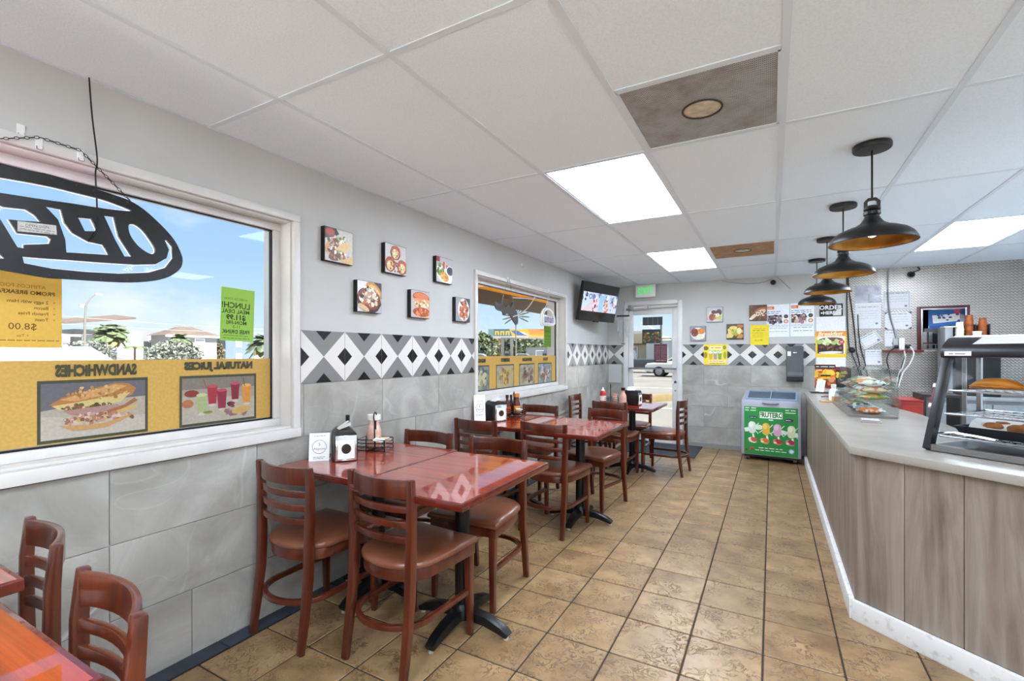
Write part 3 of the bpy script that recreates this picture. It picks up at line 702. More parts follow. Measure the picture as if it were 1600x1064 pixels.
chairs = [   # x, y, heading (direction faced: 0 = +Y), label
    (-2.03, 1.635, 0, 'front dining chair close to the wall, ladder back towards us, below the window corner'),
    (-1.475, 1.71, -.05, 'nearest fully visible dining chair, ladder back towards us, at the front table'),
    (-2.03, 2.30, PI, 'chair tucked in at the far wall side of the front table, only top rail showing'),
    (-1.475, 2.30, PI + .04, 'chair facing us at the far aisle side of the front table, glare on its seat'),
    (-2.06, 3.33, 0, 'chair with back to us at the wall side of the middle table by napkin box'),
    (-1.495, 3.42, -.06, 'middle table chair with its back to us beside the aisle'),
    (-2.06, 4.12, PI, 'chair facing us at the wall side of the middle table'),
    (-1.40, 4.09, PI - .22, 'turned chair at the far aisle side of the middle table'),
    (-1.535, 5.19, -.04, 'far table chair with its back to us'),
    (-1.085, 5.60, PI / 2 - .09, 'far table chair standing in the aisle side on, nearest the door mat'),
    (-1.985, 5.62, -PI / 2, 'far table chair against the left wall below the tile band'),
    (-1.55, 5.98, PI, 'farthest chair, between the last table and the glass door'),
    (-1.923, .345, PI - .13, 'dark cropped chair touching the grey wall at the bottom left, partly behind another'),
    (-1.313, .278, PI - .10, 'largest cropped chair at the bottom left corner of the picture'),
]
proto = make_chair()
for i, (x, y, h, lb) in enumerate(chairs):
    c = proto if i == 0 else copy_tree(proto)
    c.location = (x, y, 0); c.rotation_euler = (0, 0, h); c['label'] = lb

# ------------------------------------------------------------------ table clutter
def napkin_holder(x, y, rz, label, z=.7736):
    t = thing('napkin_holder', label, 'napkin holder', (x, y, z), (0, 0, rz), 'black napkin dispensers'); t.scale = (1.28, 1.2, 1.26)
    prof = [(-.05, 0), (.05, 0), (.052, .09), (.046, .118), (.028, .132), (-.028, .132), (-.046, .118), (-.052, .09)]
    MB().prism(prof, -.075, .075, Matrix(((0, 0, 1, 0), (1, 0, 0, 0), (0, 1, 0, 0), (0, 0, 0, 1)))).build('body', BLACKP, t, bevel=.006, seg=2)
    # chrome face plate on the front (+X)
    MB().box(.0752, -.046, .004, .080, .046, .112).build('face_plate', CHROME, t, bevel=.004)
    MB().box(.0802, -.036, .012, .0812, .036, .092).build('napkin', M('white_napkin', '#efeeea', .8), t)
    MB().lathe([(0, .0), (.021, .0), (.021, .0012), (0, .0012)], 20, (.0813, 0, .055), ax='x').build('round_emblem', M('dark_emblem', '#2a1c14', .4), t)
    n = MB(); n.q([(-.03, -.03, .131), (.035, -.028, .131), (.04, .025, .150), (-.02, .03, .155)], [(0, 1, 2, 3)]); n.q([(-.03, -.03, .1315), (.035, -.028, .1315), (.02, .02, .165), (-.04, .02, .160)], [(0, 1, 2, 3)]); n.build('napkin', M('white_napkin'), t)
    return t
WIRE = M('black_wire', '#0d0d0e', .35)
def caddy(x, y, rz, label, z=.7736):
    t = thing('condiment_caddy', label, 'caddy', (x, y, z), (0, 0, rz), 'black wire condiment caddies')
    w, d = .088, .062
    for zz in (.006, .028, .05, .07):
        o = MB(); o.tube([(-w, -d, zz), (w, -d, zz), (w, d, zz), (-w, d, zz)], .003, 6, True); o.build('wire_ring', WIRE, t, smooth=40)
    o = MB()
    for a in (-w, -w / 3, w / 3, w): o.cyl((a, -d, 0.002), (a, -d, .07), .0028, n=6); o.cyl((a, d, .002), (a, d, .07), .0028, n=6); o.cyl((a, -d, .006), (a, d, .006), .0028, n=6)
    o.build('wire_uprights', WIRE, t, smooth=40)
    o = MB(); o.tube([(0, -.006, .006), (0, -.008, .12), (0, -.008, .17), (0, -.02, .195), (0, -.018, .218), (0, 0, .228), (0, .018, .218), (0, .02, .195), (0, .008, .17), (0, .008, .12), (0, .006, .006)], .0042, 8); o.build('loop_handle', WIRE, t, smooth=50)
    return t
def bottle(name, label, cat, x, y, z, h, r, mat, cap, rz=0., neck=.35, label_col=None, group=None, squeeze=False):
    t = thing(name, label, cat, (x, y, z), (0, 0, rz), group)
    if squeeze: prof = [(0, 0), (r * .95, 0), (r, .006), (r, h * .62), (r * .85, h * .70), (r * .55, h * .76), (r * .5, h * .78)]
    else: prof = [(0, 0), (r * .95, 0), (r, .005), (r, h * .50), (r * .9, h * .58), (r * neck, h * .72), (r * neck, h * .88), (0, h * .88)]
    MB().lathe(prof, 20).build('body', mat, t, smooth=50)
    if squeeze: MB().lathe([(r * .58, h * .76), (r * .58, h * .82), (r * .3, h * .86), (r * .12, h), (0, h)], 16).build('cap', cap, t, smooth=40)
    else: MB().lathe([(r * neck * 1.25, h * .84), (r * neck * 1.3, h), (0, h)], 16).build('cap', cap, t, smooth=40)
    if label_col: MB().lathe([(r * 1.015, h * .12), (r * 1.015, h * .45)], 20).build('paper_label', M('label_' + label_col, label_col, .5), t, smooth=50)
    return t
CLEARB = glass_mat('bottle_clear', '#f0f2ee', 0, 1.4, .7); PINKS = M('pink_sauce', '#cf8d7a', .3, col2='#e8cdb8', nscale=14); REDS = M('red_sauce', '#b3261c', .3); DARKS = M('dark_sauce', '#2a1410', .2); CAPB = M('black_cap', '#101010', .4); CAPW = M('white_cap', '#ebe9e2', .4)
JARB = M('brown_sauce_jar', '#6e2412', .2, col2='#3a120a', nscale=20)
def packet(x, y, z, rz, label, col):
    t = thing('sugar_packet', label, 'packet', (x, y, z), (.25, .1, rz), 'sugar packets in the caddy')
    MB().box(-.03, -.02, 0, .03, .02, .006).build('packet_body', M('packet_' + col, col, .6), t, bevel=.002)
def table_card(x, y, rz, label, w=.105, h=.15, tilt=.22, z=.7736, col='#f1f0ee'):
    t = thing('table_card', label, 'card', (x, y, z), (0, 0, rz), 'white cards standing on the tables')
    wm = M('card_white', '#f1f0ee', .4); c, s = math.cos(tilt), math.sin(tilt)
    # leaning front board, printed side faces +X
    o = MB(); o.rect([(0, 0, .001), (-h * s, 0, h * c)], w, .003, up=(c, 0, s)); o.build('front_board', wm, t)
    o = MB(); o.box(-.055, -w / 2, 0, .002, w / 2, .003); o.build('foot', wm, t)
    p = Print(w, h, .002); p.clip = (-w, w, -h, h)
    n = 30
    for k in range(n):
        a0, a1 = 2 * PI * k / n, 2 * PI * (k + 1) / n; R = .036; p.line(R * math.cos(a0), R * math.sin(a0), R * math.cos(a1), R * math.sin(a1), .0022, '#55575c')
    p.text('Atipicos', 0, -.010, .018, '#55575c'); p.text('S', 0, .014, .024, '#6a6c70'); p.greek(-.03, .058, .03, 1, .006, .004, '#55575c'); p.greek(-.03, -.056, .03, 2, .008, .004, '#55575c')
    ob = p.build('print', PAPER, t)
    ob.matrix_local = Matrix.Translation((-h / 2 * s + .0, 0, h / 2 * c)) @ Matrix(((0, -s, c, 0), (1, 0, 0, 0), (0, c, s, 0), (0, 0, 0, 1)))
    return t
Z0 = .7736
table_card(-2.16, 1.735, -.82, 'white card with a round line logo leaning by the wall on the front table')
napkin_holder(-2.10, 1.855, -.62, 'black and chrome napkin holder with round emblem on the front table')
caddy(-2.11, 2.10, .35, 'black wire condiment caddy with loop handle on the front table')
bottle('sauce_bottle', 'slim clear bottle with a black cap behind the front napkin holder', 'bottle', -2.235, 2.00, Z0, .215, .026, CLEARB, CAPB, group='sauce bottles')
bottle('sauce_jar', 'pink and cream sauce jar in the front table caddy', 'jar', -2.145, 2.125, Z0 + .01, .20, .044, PINKS, CAPW, neck=.7, group='sauce bottles')
packet(-2.05, 2.07, Z0 + .068, .3, 'white packet lying on the front table caddy edge', '#eceae4'); packet(-2.055, 2.13, Z0 + .066, 1.2, 'tan packet lying in the front table caddy', '#cdb594')
# middle table
table_card(-2.205, 3.42, -.75, 'white printed card standing up behind the middle napkin box', .10, .225, .1)
napkin_holder(-2.13, 3.56, -.55, 'black napkin holder on the middle table, under the far window')
caddy(-2.10, 3.84, .3, 'black wire caddy full of sauce bottles on the middle table')
bottle('sauce_bottle', 'dark red sauce bottle nearest the napkin holder on the middle table', 'bottle', -2.15, 3.80, Z0 + .01, .19, .032, JARB, CAPB, group='sauce bottles', label_col='#b3411c')
bottle('sauce_bottle', 'tall brown sauce bottle with orange label in the middle table caddy', 'bottle', -2.085, 3.865, Z0 + .01, .20, .034, JARB, M('amber_cap', '#c07a28', .4), neck=.6, group='sauce bottles', label_col='#c98a3c')
bottle('sauce_bottle', 'black capped sauce bottle at the back of the middle table caddy', 'bottle', -2.155, 3.885, Z0 + .01, .185, .028, DARKS, CAPB, group='sauce bottles')
packet(-2.035, 3.82, Z0 + .066, .4, 'white packet on the middle table caddy', '#e8e6e0')
# far table
caddy(-1.66, 5.40, .2, 'black wire caddy on the far table by the door')
bottle('sauce_bottle', 'white capped squeeze bottle of red sauce on the far table', 'bottle', -1.735, 5.35, Z0 + .01, .18, .036, REDS, CAPW, squeeze=True, group='sauce bottles', label_col='#e6ddd6')
bottle('sauce_bottle', 'small pink sauce jar in the far table caddy', 'jar', -1.615, 5.42, Z0 + .01, .10, .030, PINKS, M('pink_cap', '#d98e84', .4), neck=.8, group='sauce bottles')
bottle('sauce_bottle', 'pink sauce bottle with black top in front of the far napkin holder', 'bottle', -1.465, 5.24, Z0, .20, .036, PINKS, CAPB, neck=.5, group='sauce bottles', label_col='#d7a79c')
napkin_holder(-1.40, 5.36, -.1, 'black napkin holder on the far table beside the pink bottle')

# ------------------------------------------------------------------ door mat
MB().box(-1.95, 6.46, 0.0005, -.875, 7.28, .012).build('door_mat', M('dark_ribbed_mat', '#34373b', .95, col2='#45494e', nscale=90, bump=.6, bscale=160), bevel=.004)
tag(bpy.data.objects['door_mat'], 'dark grey mat on the floor before the glass door', 'mat')

# ------------------------------------------------------------------ service counter
CT = .885
A0 = Vector((.372, 6.86)); A1 = Vector((.372, 2.965)); B1 = Vector((1.92, 1.703))       # front line of the counter carcass
ct = thing('service_counter', 'long service counter clad in greige wood-look planks with white foot trim', 'counter', (.372, 3.0, 0))
OC = Vector((.372, 3.0))
def plank_run(P, Q, n, depth=.018):
    d = (Q - P); ln = d.length; u = d.normalized(); nrm = Vector((u.y, -u.x))   # outward = right of travel
    for i in range(n):
        w_ = ln / n; c = P + u * (w_ * (i + .5)); ang = math.atan2(u.y, u.x)
        if i == 0: o = MB().box(-w_ / 2 + .0015, -.0, .10, w_ / 2 - .0015, depth, CT - .04).build('plank', PLANK, ct, bevel=.002, seg=1); me = o.data
        else: o = put('plank', me, ct)
        o.location = (c.x - OC.x, c.y - OC.y, 0); o.rotation_euler = (0, 0, ang)
plank_run(A0, A1, 21); plank_run(A1, B1, 9)
body = MB(); inner = [A0 + Vector((.019, 0)), A1 + Vector((.019, .007)), B1 + Vector((.012, .015)), Vector((2.3, 2.17)), Vector((.99, 3.24)), Vector((.98, 6.86))]
body.prism([(p.x - OC.x, p.y - OC.y) for p in inner], 0.0, CT - .04); body.build('carcass', M('counter_carcass', '#4d453d', .8), ct)
ftm = M('scuffed_white_foot_trim', '#e4e3e0', .5, col2='#b9b6b0', nscale=30, lo=.55, hi=.8)
def skirt(P, Q, e0, e1):
    d = (Q - P); u = d.normalized(); ang = math.atan2(u.y, u.x)
    o = MB().box(-e0, -.024, 0, d.length + e1, .001, .10).build('foot_trim', ftm, ct, bevel=.004); o.location = (P.x - OC.x, P.y - OC.y, 0); o.rotation_euler = (0, 0, ang)
skirt(A0, A1, 0, .012); skirt(A1, B1, 0, 0)
# worktop
wt = [(.345, 6.89), (.345, 2.945), (1.90, 1.677), (2.32, 2.19), (1.03, 3.25), (1.02, 4.75), (.93, 5.35), (.93, 6.89)]
wk = MB(); wk.prism(wt, CT - .04, CT); o = wk.build('countertop', QUARTZ, bevel=.006, seg=2); tag(o, 'white quartz countertop with an angled end on the service counter', 'countertop')

# ------------------------------------------------------------------ pendant lamps
def pendant(y, label, first=None):
    if first: t = copy_tree(first); t.location = (.44, y, ZC); t['label'] = label; return t
    t = thing('pendant_lamp', label, 'pendant lamp', (.44, y, ZC), group='black pendant lamps over the counter')
    bk = M('black_lamp_enamel', '#121213', .38); gold = M('gold_lamp_inside', '#b9873a', .32, .7, col2='#8a5a20', nscale=6)
    MB().lathe([(0, 0), (.080, 0), (.082, -.004), (.082, -.020), (.078, -.026), (0, -.028)], 32).build('ceiling_canopy', bk, t, smooth=40)
    MB().cyl((0, 0, -.02), (0, 0, -.275), .0045, n=8).build('stem', bk, t, smooth=40)
    yk = MB(); yk.rect([(-.026, 0, -.335), (-.026, 0, -.285), (-.014, 0, -.272), (.014, 0, -.272), (.026, 0, -.285), (.026, 0, -.335)], .016, .008, up=(0, 1, 0)); yk.build('yoke', bk, t, bevel=.002)
    MB().lathe([(0, -.305), (.020, -.305), (.034, -.312), (.036, -.325), (.030, -.330), (.036, -.336), (.036, -.350), (.030, -.356), (.030, -.366), (0, -.366)], 28).build('neck_cap', bk, t, smooth=35)
    prof = [(.030, -.358), (.036, -.372), (.050, -.392), (.075, -.408), (.110, -.420), (.145, -.436), (.168, -.456), (.180, -.478), (.182, -.490)]
    sh = MB().lathe(prof, 48).build('shade', bk, t, smooth=60)
    MB().lathe([(r - .003, z - .001) for r, z in prof][::-1] + [(.0, -.360)], 48).build('shade_lining', gold, sh, smooth=60)
    rim = MB(); rim.tube([(math.cos(k / 24 * PI) * .1815, math.sin(k / 24 * PI) * .1815, -.490) for k in range(48)], .003, 6, True); rim.build('rim', bk, sh, smooth=60)
    b_ = MB(); b_.ball((0, 0, -.430), .028, .028, .034, 16, 10); b_.build('bulb', M('frosted_bulb', '#ffffff', .4, emit='#fff1d8', estr=2.0), t, smooth=60)
    return t
p1 = pendant(2.94, 'nearest and largest black pendant lamp with gold inside')
pendant(4.03, 'second black pendant lamp from the front', p1); pendant(5.14, 'third black pendant lamp from the front', p1); pendant(6.25, 'farthest black pendant lamp, nearest the back wall', p1)
# ------------------------------------------------------------------ food pictures
def f_tacos(p):
    p.bgd('#c9c3c0'); p.poly([(-.115, .10), (-.02, .10), (.0, .07), (-.03, .05), (-.115, .03)], '#1d1714'); p.ell(-.065, .072, .036, .026, '#8e2c20'); p.ell(-.065, .075, .028, .016, '#b04a36')
    p.ell(-.035, .0, .085, .04, '#c79a58', .55); p.ell(-.02, .0, .075, .032, '#5d3426', .55); p.blobs(40, -.09, -.05, .05, .05, .006, .014, ['#6b3526', '#e8dcc6', '#96b05a', '#4a2018', '#c78b68', '#d6c9a0'])
    p.ell(.03, -.01, .07, .028, '#dcb878', .55); p.blobs(14, .0, .02, .06, .06, .006, .012, ['#8fae52', '#d8d9a4', '#f0ead8', '#4f2a20'])
    p.ell(-.02, -.06, .06, .03, '#7a4636', .3); p.blobs(26, -.06, -.09, .08, -.03, .006, .013, ['#5a2c22', '#a86a4c', '#d4c49a', '#8fae62', '#efe6d2']); p.ell(.07, -.08, .06, .022, '#d9b27c', .4)
def f_arepas(p):
    p.bgd('#cfcac9')
    for cx, cy in ((-.005, .045), (-.055, -.04), (.06, -.045)):
        p.ell(cx, cy, .05, .05, '#8f3a24', 0, 20, .04); p.ell(cx + .004, cy + .012, .045, .036, '#b4573a'); p.ell(cx, cy - .008, .032, .034, '#e0c98a'); p.blobs(16, cx - .026, cy - .035, cx + .026, cy + .02, .004, .008, ['#f0e6b8', '#c9a94e', '#8c7a34', '#f6efd6'])
    p.blobs(24, -.08, -.09, .08, .06, .005, .01, ['#7a2c1c', '#a34a30', '#642012'])
def f_nachos(p):
    p.bgd('#b9b6b8'); p.poly([(-.115, .1), (.0, .1), (-.115, -.0)], '#e4e2e4'); p.rect(.04, .0, .115, .1, '#3a2c28'); p.ell(.035, .045, .075, .045, '#c98d4a', -.5); p.ell(.035, .04, .06, .034, '#e1b878', -.5)
    p.ell(-.005, -.02, .105, .08, '#3a1c16', -.2, 20, .04); p.ell(-.005, -.01, .095, .07, '#7a3a22', -.2, 20, .06)
    p.blobs(60, -.08, -.06, .07, .06, .008, .018, ['#e9dcc4', '#8a4426', '#c98f5c', '#f0e8d8', '#b8653c', '#4a1f16', '#d9c9a8']); p.ell(-.05, -.07, .05, .016, '#d9b48a', -.4); p.poly([(-.115, -.1), (-.06, -.1), (-.115, -.07)], '#dedce0')
    for k in range(9): a = -.04 + k * .01; p.line(a - .02, -.02, a + .03, .05, .0022, '#efe6d8')
def f_sandwich(p):
    p.bgd('#b9b4b2'); p.ell(.01, .05, .095, .04, '#b9532e', -.08); p.ell(.01, .058, .08, .026, '#d27a4c', -.08); p.rect(-.07, -.02, .1, .04, '#d79a6c'); p.ell(.02, .0, .07, .034, '#e2b890')
    p.blobs(34, -.06, -.02, .09, .03, .006, .014, ['#e8d0a4', '#a5542e', '#7a7a34', '#cf8a58', '#f0dcc0']); p.ell(.015, -.055, .1, .035, '#b2552e'); p.blobs(40, -.08, -.09, .1, -.03, .007, .015, ['#c8683c', '#9a4524', '#d98c5c', '#a34c28']); p.rect(.03, -.1, .09, -.088, '#dba84c')
def f_plate(p):
    p.bgd('#bdbbbc'); p.ell(.0, -.03, .11, .07, '#e6e4e0', -.3); p.rect(-.115, .06, -.06, .1, '#a02430'); p.blobs(16, -.1, -.04, -.02, .05, .01, .018, ['#6c8a34', '#8fa548', '#4f6a24']); p.blobs(10, -.04, .02, .03, .06, .01, .018, ['#d9948a', '#e8b9ac', '#b85c50'])
    p.ell(.07, .0, .05, .042, '#e8e6e2'); p.ell(.072, .002, .042, .034, '#39404a'); p.ell(.0, -.05, .055, .035, '#d8912e', -.3); p.blobs(14, -.045, -.08, .045, -.02, .008, .014, ['#e6ad4c', '#c97a1e', '#efc56c'])
def f_wings(p):
    p.bgd('#33343a'); p.rect(-.115, -.1, .02, .1, '#8f9196'); p.ell(.01, .0, .085, .095, '#c9c6c0', .2); p.ell(.01, 0, .075, .085, '#e4e2dc', .2); p.blobs(30, -.05, -.075, .07, .075, .016, .027, ['#a2512e', '#8a3e20', '#bb6a3e', '#6e2c16', '#c97c4e'], .5); p.blobs(14, -.05, -.07, .07, .07, .005, .01, ['#d99668', '#5a2010'])
def f_bandeja(p):
    p.bgd('#b9b8c0'); p.ell(.01, -.01, .1, .085, '#d8c9b4'); p.ell(-.01, .035, .045, .036, '#e6ddd2'); p.ell(-.01, .037, .036, .028, '#5a2a1e'); p.ell(.055, .03, .04, .045, '#4a2a2a'); p.ell(-.035, -.035, .04, .05, '#8e4528'); p.blobs(14, -.06, -.07, .03, .0, .008, .016, ['#a85530', '#7a3419', '#c07a3c']); p.ell(.04, -.005, .025, .022, '#efe9e2'); p.ell(.04, -.005, .01, .009, '#d9a93c'); p.ell(.05, -.05, .035, .025, '#d8b850'); p.ell(.075, -.04, .016, .02, '#a9b84c')
def f_rice(p):
    p.bgd('#8d8f94'); p.ell(0, 0, .1, .09, '#d9d6d0'); p.ell(-.045, .02, .05, .06, '#7a3a22', .2, 18, .1); p.blobs(16, -.09, -.04, 0, .08, .008, .015, ['#93482a', '#5d2814', '#a8623c']); p.ell(.045, .035, .048, .042, '#d98434'); p.blobs(10, .0, .0, .09, .07, .008, .015, ['#e89a4a', '#c66f22']); p.ell(.035, -.045, .055, .038, '#e8e2cc'); p.blobs(20, -.02, -.08, .09, -.01, .005, .009, ['#f2eedf', '#d2c9a8'])
def f_patacon(p):
    p.bgd('#4a2e1e'); p.blobs(12, -.1, -.09, .1, .09, .02, .034, ['#d9b850', '#c99a3a', '#e2c878', '#a8652e'], inell=False); p.ell(.01, -.01, .055, .045, '#9aa82e'); p.blobs(12, -.04, -.05, .06, .03, .012, .022, ['#a9b83a', '#c4cc58', '#b4a038']); p.ell(.055, .01, .03, .045, '#e6dc9c'); p.ell(-.02, .055, .05, .025, '#e4cc6c'); p.ell(.075, .075, .035, .022, '#b96a34'); p.ell(.075, -.06, .03, .03, '#c88848'); p.ell(-.085, -.06, .026, .035, '#d9c86c'); p.rect(-.115, -.1, .115, -.09, '#2a1a12')
def f_burrito(p):
    p.bgd('#5a3420'); p.blobs(18, -.115, -.1, .115, .1, .02, .04, ['#6b4028', '#4a2a18', '#7a4c30'], inell=False); p.ell(.03, .02, .085, .05, '#a3623a', .35); p.ell(.02, .0, .08, .035, '#dfc6a8', .5); p.blobs(22, -.05, -.05, .1, .04, .007, .014, ['#8e3a22', '#f0e0cc', '#5d2016', '#c48a5c', '#e9d5bc']); p.ell(-.06, -.055, .05, .022, '#e8d8b8', .8); p.ell(-.09, -.08, .02, .014, '#f2ead8')
BLKEDGE = M('black_canvas_edge', '#0f0f10', .6)
def canvas(label, mw, fn, w=.228, h=.2, th=.034, seed=3):
    t = thing('canvas_print', label, 'wall picture', mw=mw, group='small food pictures on the walls')
    MB().box(-w / 2, -h / 2, 0, w / 2, h / 2, th).build('stretched_canvas', BLKEDGE, t, bevel=.003, seg=2)
    p = Print(w - .006, h - .006, th + 4e-4, seed=seed); fn(p); p.build('print', GLOSSP, t); return t
for (y, z, fn, lb) in ((1.955, 1.998, f_tacos, 'food picture of tacos with a red sauce bowl, leftmost of the upper row'), (2.438, 2.002, f_arepas, 'food picture of three round red filled rolls, middle of the upper row'),
                       (2.985, 2.012, f_plate, 'food picture with dark dip bowl and yellow fritters, right of the upper row'), (2.198, 1.720, f_nachos, 'food picture of a loaded bowl with pale sauce, leftmost of the lower row'),
                       (2.695, 1.718, f_sandwich, 'food picture of a stacked orange brown sandwich, middle of the lower row'), (3.238, 1.722, f_wings, 'food picture of a plate of brown fried pieces, beside the far window')):
    canvas(lb, mw_left(y, z), fn, .21)
for (x, z, fn, lb) in ((-.717, 1.914, f_bandeja, 'food picture of a mixed plate with a bean bowl on the back wall'), (-.941, 1.646, f_rice, 'food picture of rice and orange stew, nearest the door'),
                       (-.455, 1.664, f_patacon, 'food picture of green and yellow fried pieces above the tile band'), (-.167, 1.917, f_burrito, 'dark brown food picture of a wrap, beside the white notices')):
    canvas(lb, mw_back(x, z), fn, .215, .215, .02)

# ------------------------------------------------------------------ notices on the back wall
def n_yellow(p):
    p.bgd('#ead21c'); p.greek(-.07, .085, .07, 1, .01, .008, '#9b8510'); p.greek(-.085, .06, .085, 1, .01, .012, '#6a5c12'); p.greek(-.085, .035, .04, 4, .022, .008, '#8f7c14'); p.text('$12.99', -.01, -.075, .035, '#5a4e10')
sheet('notice_sheet', 'yellow price notice sheet taped above the tile band', 'notice', mw_back(-.148, 1.612, YB - .0095), .225, .275, n_yellow, edge='#ead21c', thick=.001)
def n_app(p, seed=0):
    p.bgd('#e9edf0'); p.rect(-.125, .155, -.045, .195, '#d8682c'); p.rect(-.118, .165, -.07, .182, '#efb896'); p.greek(-.125, .12, .03 if not seed else .1, 2, .024, .013, '#33607e')
    p.rect(-.125, -.04, .045, .075, '#7e7a80'); p.blobs(34, -.12, -.035, .04, .07, .012, .026, ['#2b2833', '#c8a890', '#6b5868', '#e6dcd6', '#463a4c', '#a8826a', '#222a44'] if not seed else ['#c9a888', '#8a6a4c', '#e6d8c8', '#34304a', '#b07888', '#5c4a38'], inell=False)
    p.ell(.095, .055, .026, .026, '#26292c'); p.ell(.095, .055, .012, .012, '#5f6468'); p.ell(.095, -.012, .028, .026, '#c5602f'); p.ell(.095, -.012, .018, .016, '#ecd0c0'); p.greek(-.125, -.065, .12, 2, .016, .009, '#8d9ca4'); p.greek(-.10, -.105, .11, 2, .045, .014 if seed else .009, '#8a9297')
sheet('notice_sheet', 'left of two white notices with an orange tab and photo of people', 'notice', mw_back(.072, 1.802), .268, .44, lambda p: n_app(p, 0), edge='#e4e8ea', thick=.0015)
sheet('notice_sheet', 'right of two white notices with an orange tab, partly behind a lamp', 'notice', mw_back(.352, 1.806), .268, .44, lambda p: n_app(p, 1), edge='#e4e8ea', thick=.0015)
def n_shakes(p):
    p.bgd('#efd83c'); p.ell(-.125, .09, .035, .03, '#7a6a20'); p.ell(.12, .10, .022, .03, '#8a9a30'); p.ell(-.13, -.01, .025, .045, '#a88f1c'); p.ell(.125, -.01, .02, .05, '#9aa83a'); p.rect(-.075, .07, .09, .115, '#f6efc0'); p.greek(-.06, .088, .075, 1, .01, .022, '#c77f30')
    for x, c in ((-.06, '#d7b428'), (0, '#a893a8'), (.06, '#7fa23c')):
        p.poly([(x - .018, -.07), (x + .018, -.07), (x + .026, .03), (x - .026, .03)], c); p.ell(x, .03, .026, .016, '#e9efe0'); p.blobs(5, x - .02, .03, x + .02, .06, .008, .014, ['#cfe2d6', '#8fb8a0', '#eef2e8'])
    p.rect(-.09, -.115, .14, -.08, '#f4d8b4'); p.greek(-.075, -.10, .12, 1, .01, .012, '#c08848'); p.greek(-.075, -.13, .13, 1, .01, .010, '#57601c')
sheet('drink_poster', 'yellow poster of fruit shakes covering part of the tile band', 'poster', mw_back(-.709, 1.343, YB - .0095), .31, .295, n_shakes, edge='#efd83c')
def n_order(p):
    p.bgd('#141414'); p.text('ORDER', -.005, .032, .075, '#e8e6e2', bold=.002); p.text('HERE', -.02, -.035, .058, '#e8e6e2', bold=.002); p.poly([(.02, -.07), (.11, -.07), (.11, .02), (.06, .0)], '#dedcd8'); p.ell(-.1, -.034, .012, .01, '#e8e6e2')
sheet('order_sign', 'black sign reading ORDER HERE on the back wall behind the lamps', 'sign', mw_back(.67, 1.918), .252, .163, n_order, edge='#141414', thick=.004)
WPAP = M('white_wall_sheet', '#e9e8e5', .5)
def blank(label, mw, w, h, col='#e9e8e5'): return sheet('blank_sheet', label, 'sheet', mw, w, h, lambda p: p.bgd(col), edge=col)
blank('blank white sheet between the ORDER HERE sign and the breakfast poster', mw_back(.667, 1.742), .315, .19)
blank('blank white sheet below the breakfast poster on the back wall', mw_back(.667, 1.235), .315, .142)
def n_break(p):
    p.bgd('#f0c81e'); p.rect(-.165, .105, .165, .17, '#e8922a'); p.text('Breakfast', -.01, .134, .07, '#f6ead0', bold=.0015, shear=.25); p.rect(-.145, -.125, .15, .105, '#f0ece0'); p.rect(-.145, -.12, .135, .05, '#4a2a1a')
    p.ell(-.0, .06, .13, .03, '#6a4630', .03); p.blobs(18, -.13, .0, .11, .06, .018, .034, ['#c8d890', '#9dbb58', '#e2e8b8', '#b2c878']); p.ell(-.0, -.055, .135, .045, '#2c1610', .02); p.blobs(16, -.12, -.09, .12, -.02, .012, .022, ['#4a2418', '#6b3a22', '#8a5a3c', '#2a120c']); p.ell(-.0, -.105, .13, .016, '#e9e2d4', .03); p.ell(.115, .03, .032, .03, '#c23a48'); p.text('$8', .115, .03, .03, '#f4e0d8')
sheet('breakfast_poster', 'yellow and orange Breakfast poster with a dark burger on the back wall', 'poster', mw_back(.667, 1.476), .335, .338, n_break, edge='#f0c81e', thick=.002)
def n_fire(p):
    p.bgd('#d8701c'); p.rect(-.115, .10, .115, .15, '#231815'); p.greek(-.1, .12, .1, 1, .01, .018, '#d8d2c8'); p.rect(-.115, .05, .115, .10, '#b93a1c'); p.greek(-.1, .07, .1, 1, .01, .028, '#e8c890'); p.blobs(16, -.11, -.05, .11, .06, .02, .04, ['#e8b422', '#e89a1e', '#f0cc3c'], inell=False); p.rect(-.05, .0, .06, .022, '#2a1c14'); p.blobs(20, -.11, -.15, .11, -.06, .02, .035, ['#7a2412', '#9a3a18', '#4a150c', '#c25a2a'], inell=False); p.ell(.07, -.05, .03, .028, '#d88c6c')
sheet('flame_poster', 'red and orange flame coloured poster standing at the counter end', 'poster', mw_back(.605, 1.06), .225, .31, n_fire, edge='#231815', thick=.008)
def n_fire2(p):
    p.bgd('#1d1412'); p.rect(-.08, .09, .08, .12, '#8a1c22'); p.blobs(8, -.07, -.05, .03, .06, .018, .03, ['#e6bc20', '#e8c63c'], inell=False); p.rect(-.03, -.03, .02, .0, '#1d1412')
sheet('dark_poster', 'black poster with a yellow patch beside the flame poster', 'poster', mw_back(.80, 1.055), .165, .26, n_fire2, edge='#1d1412', thick=.008)

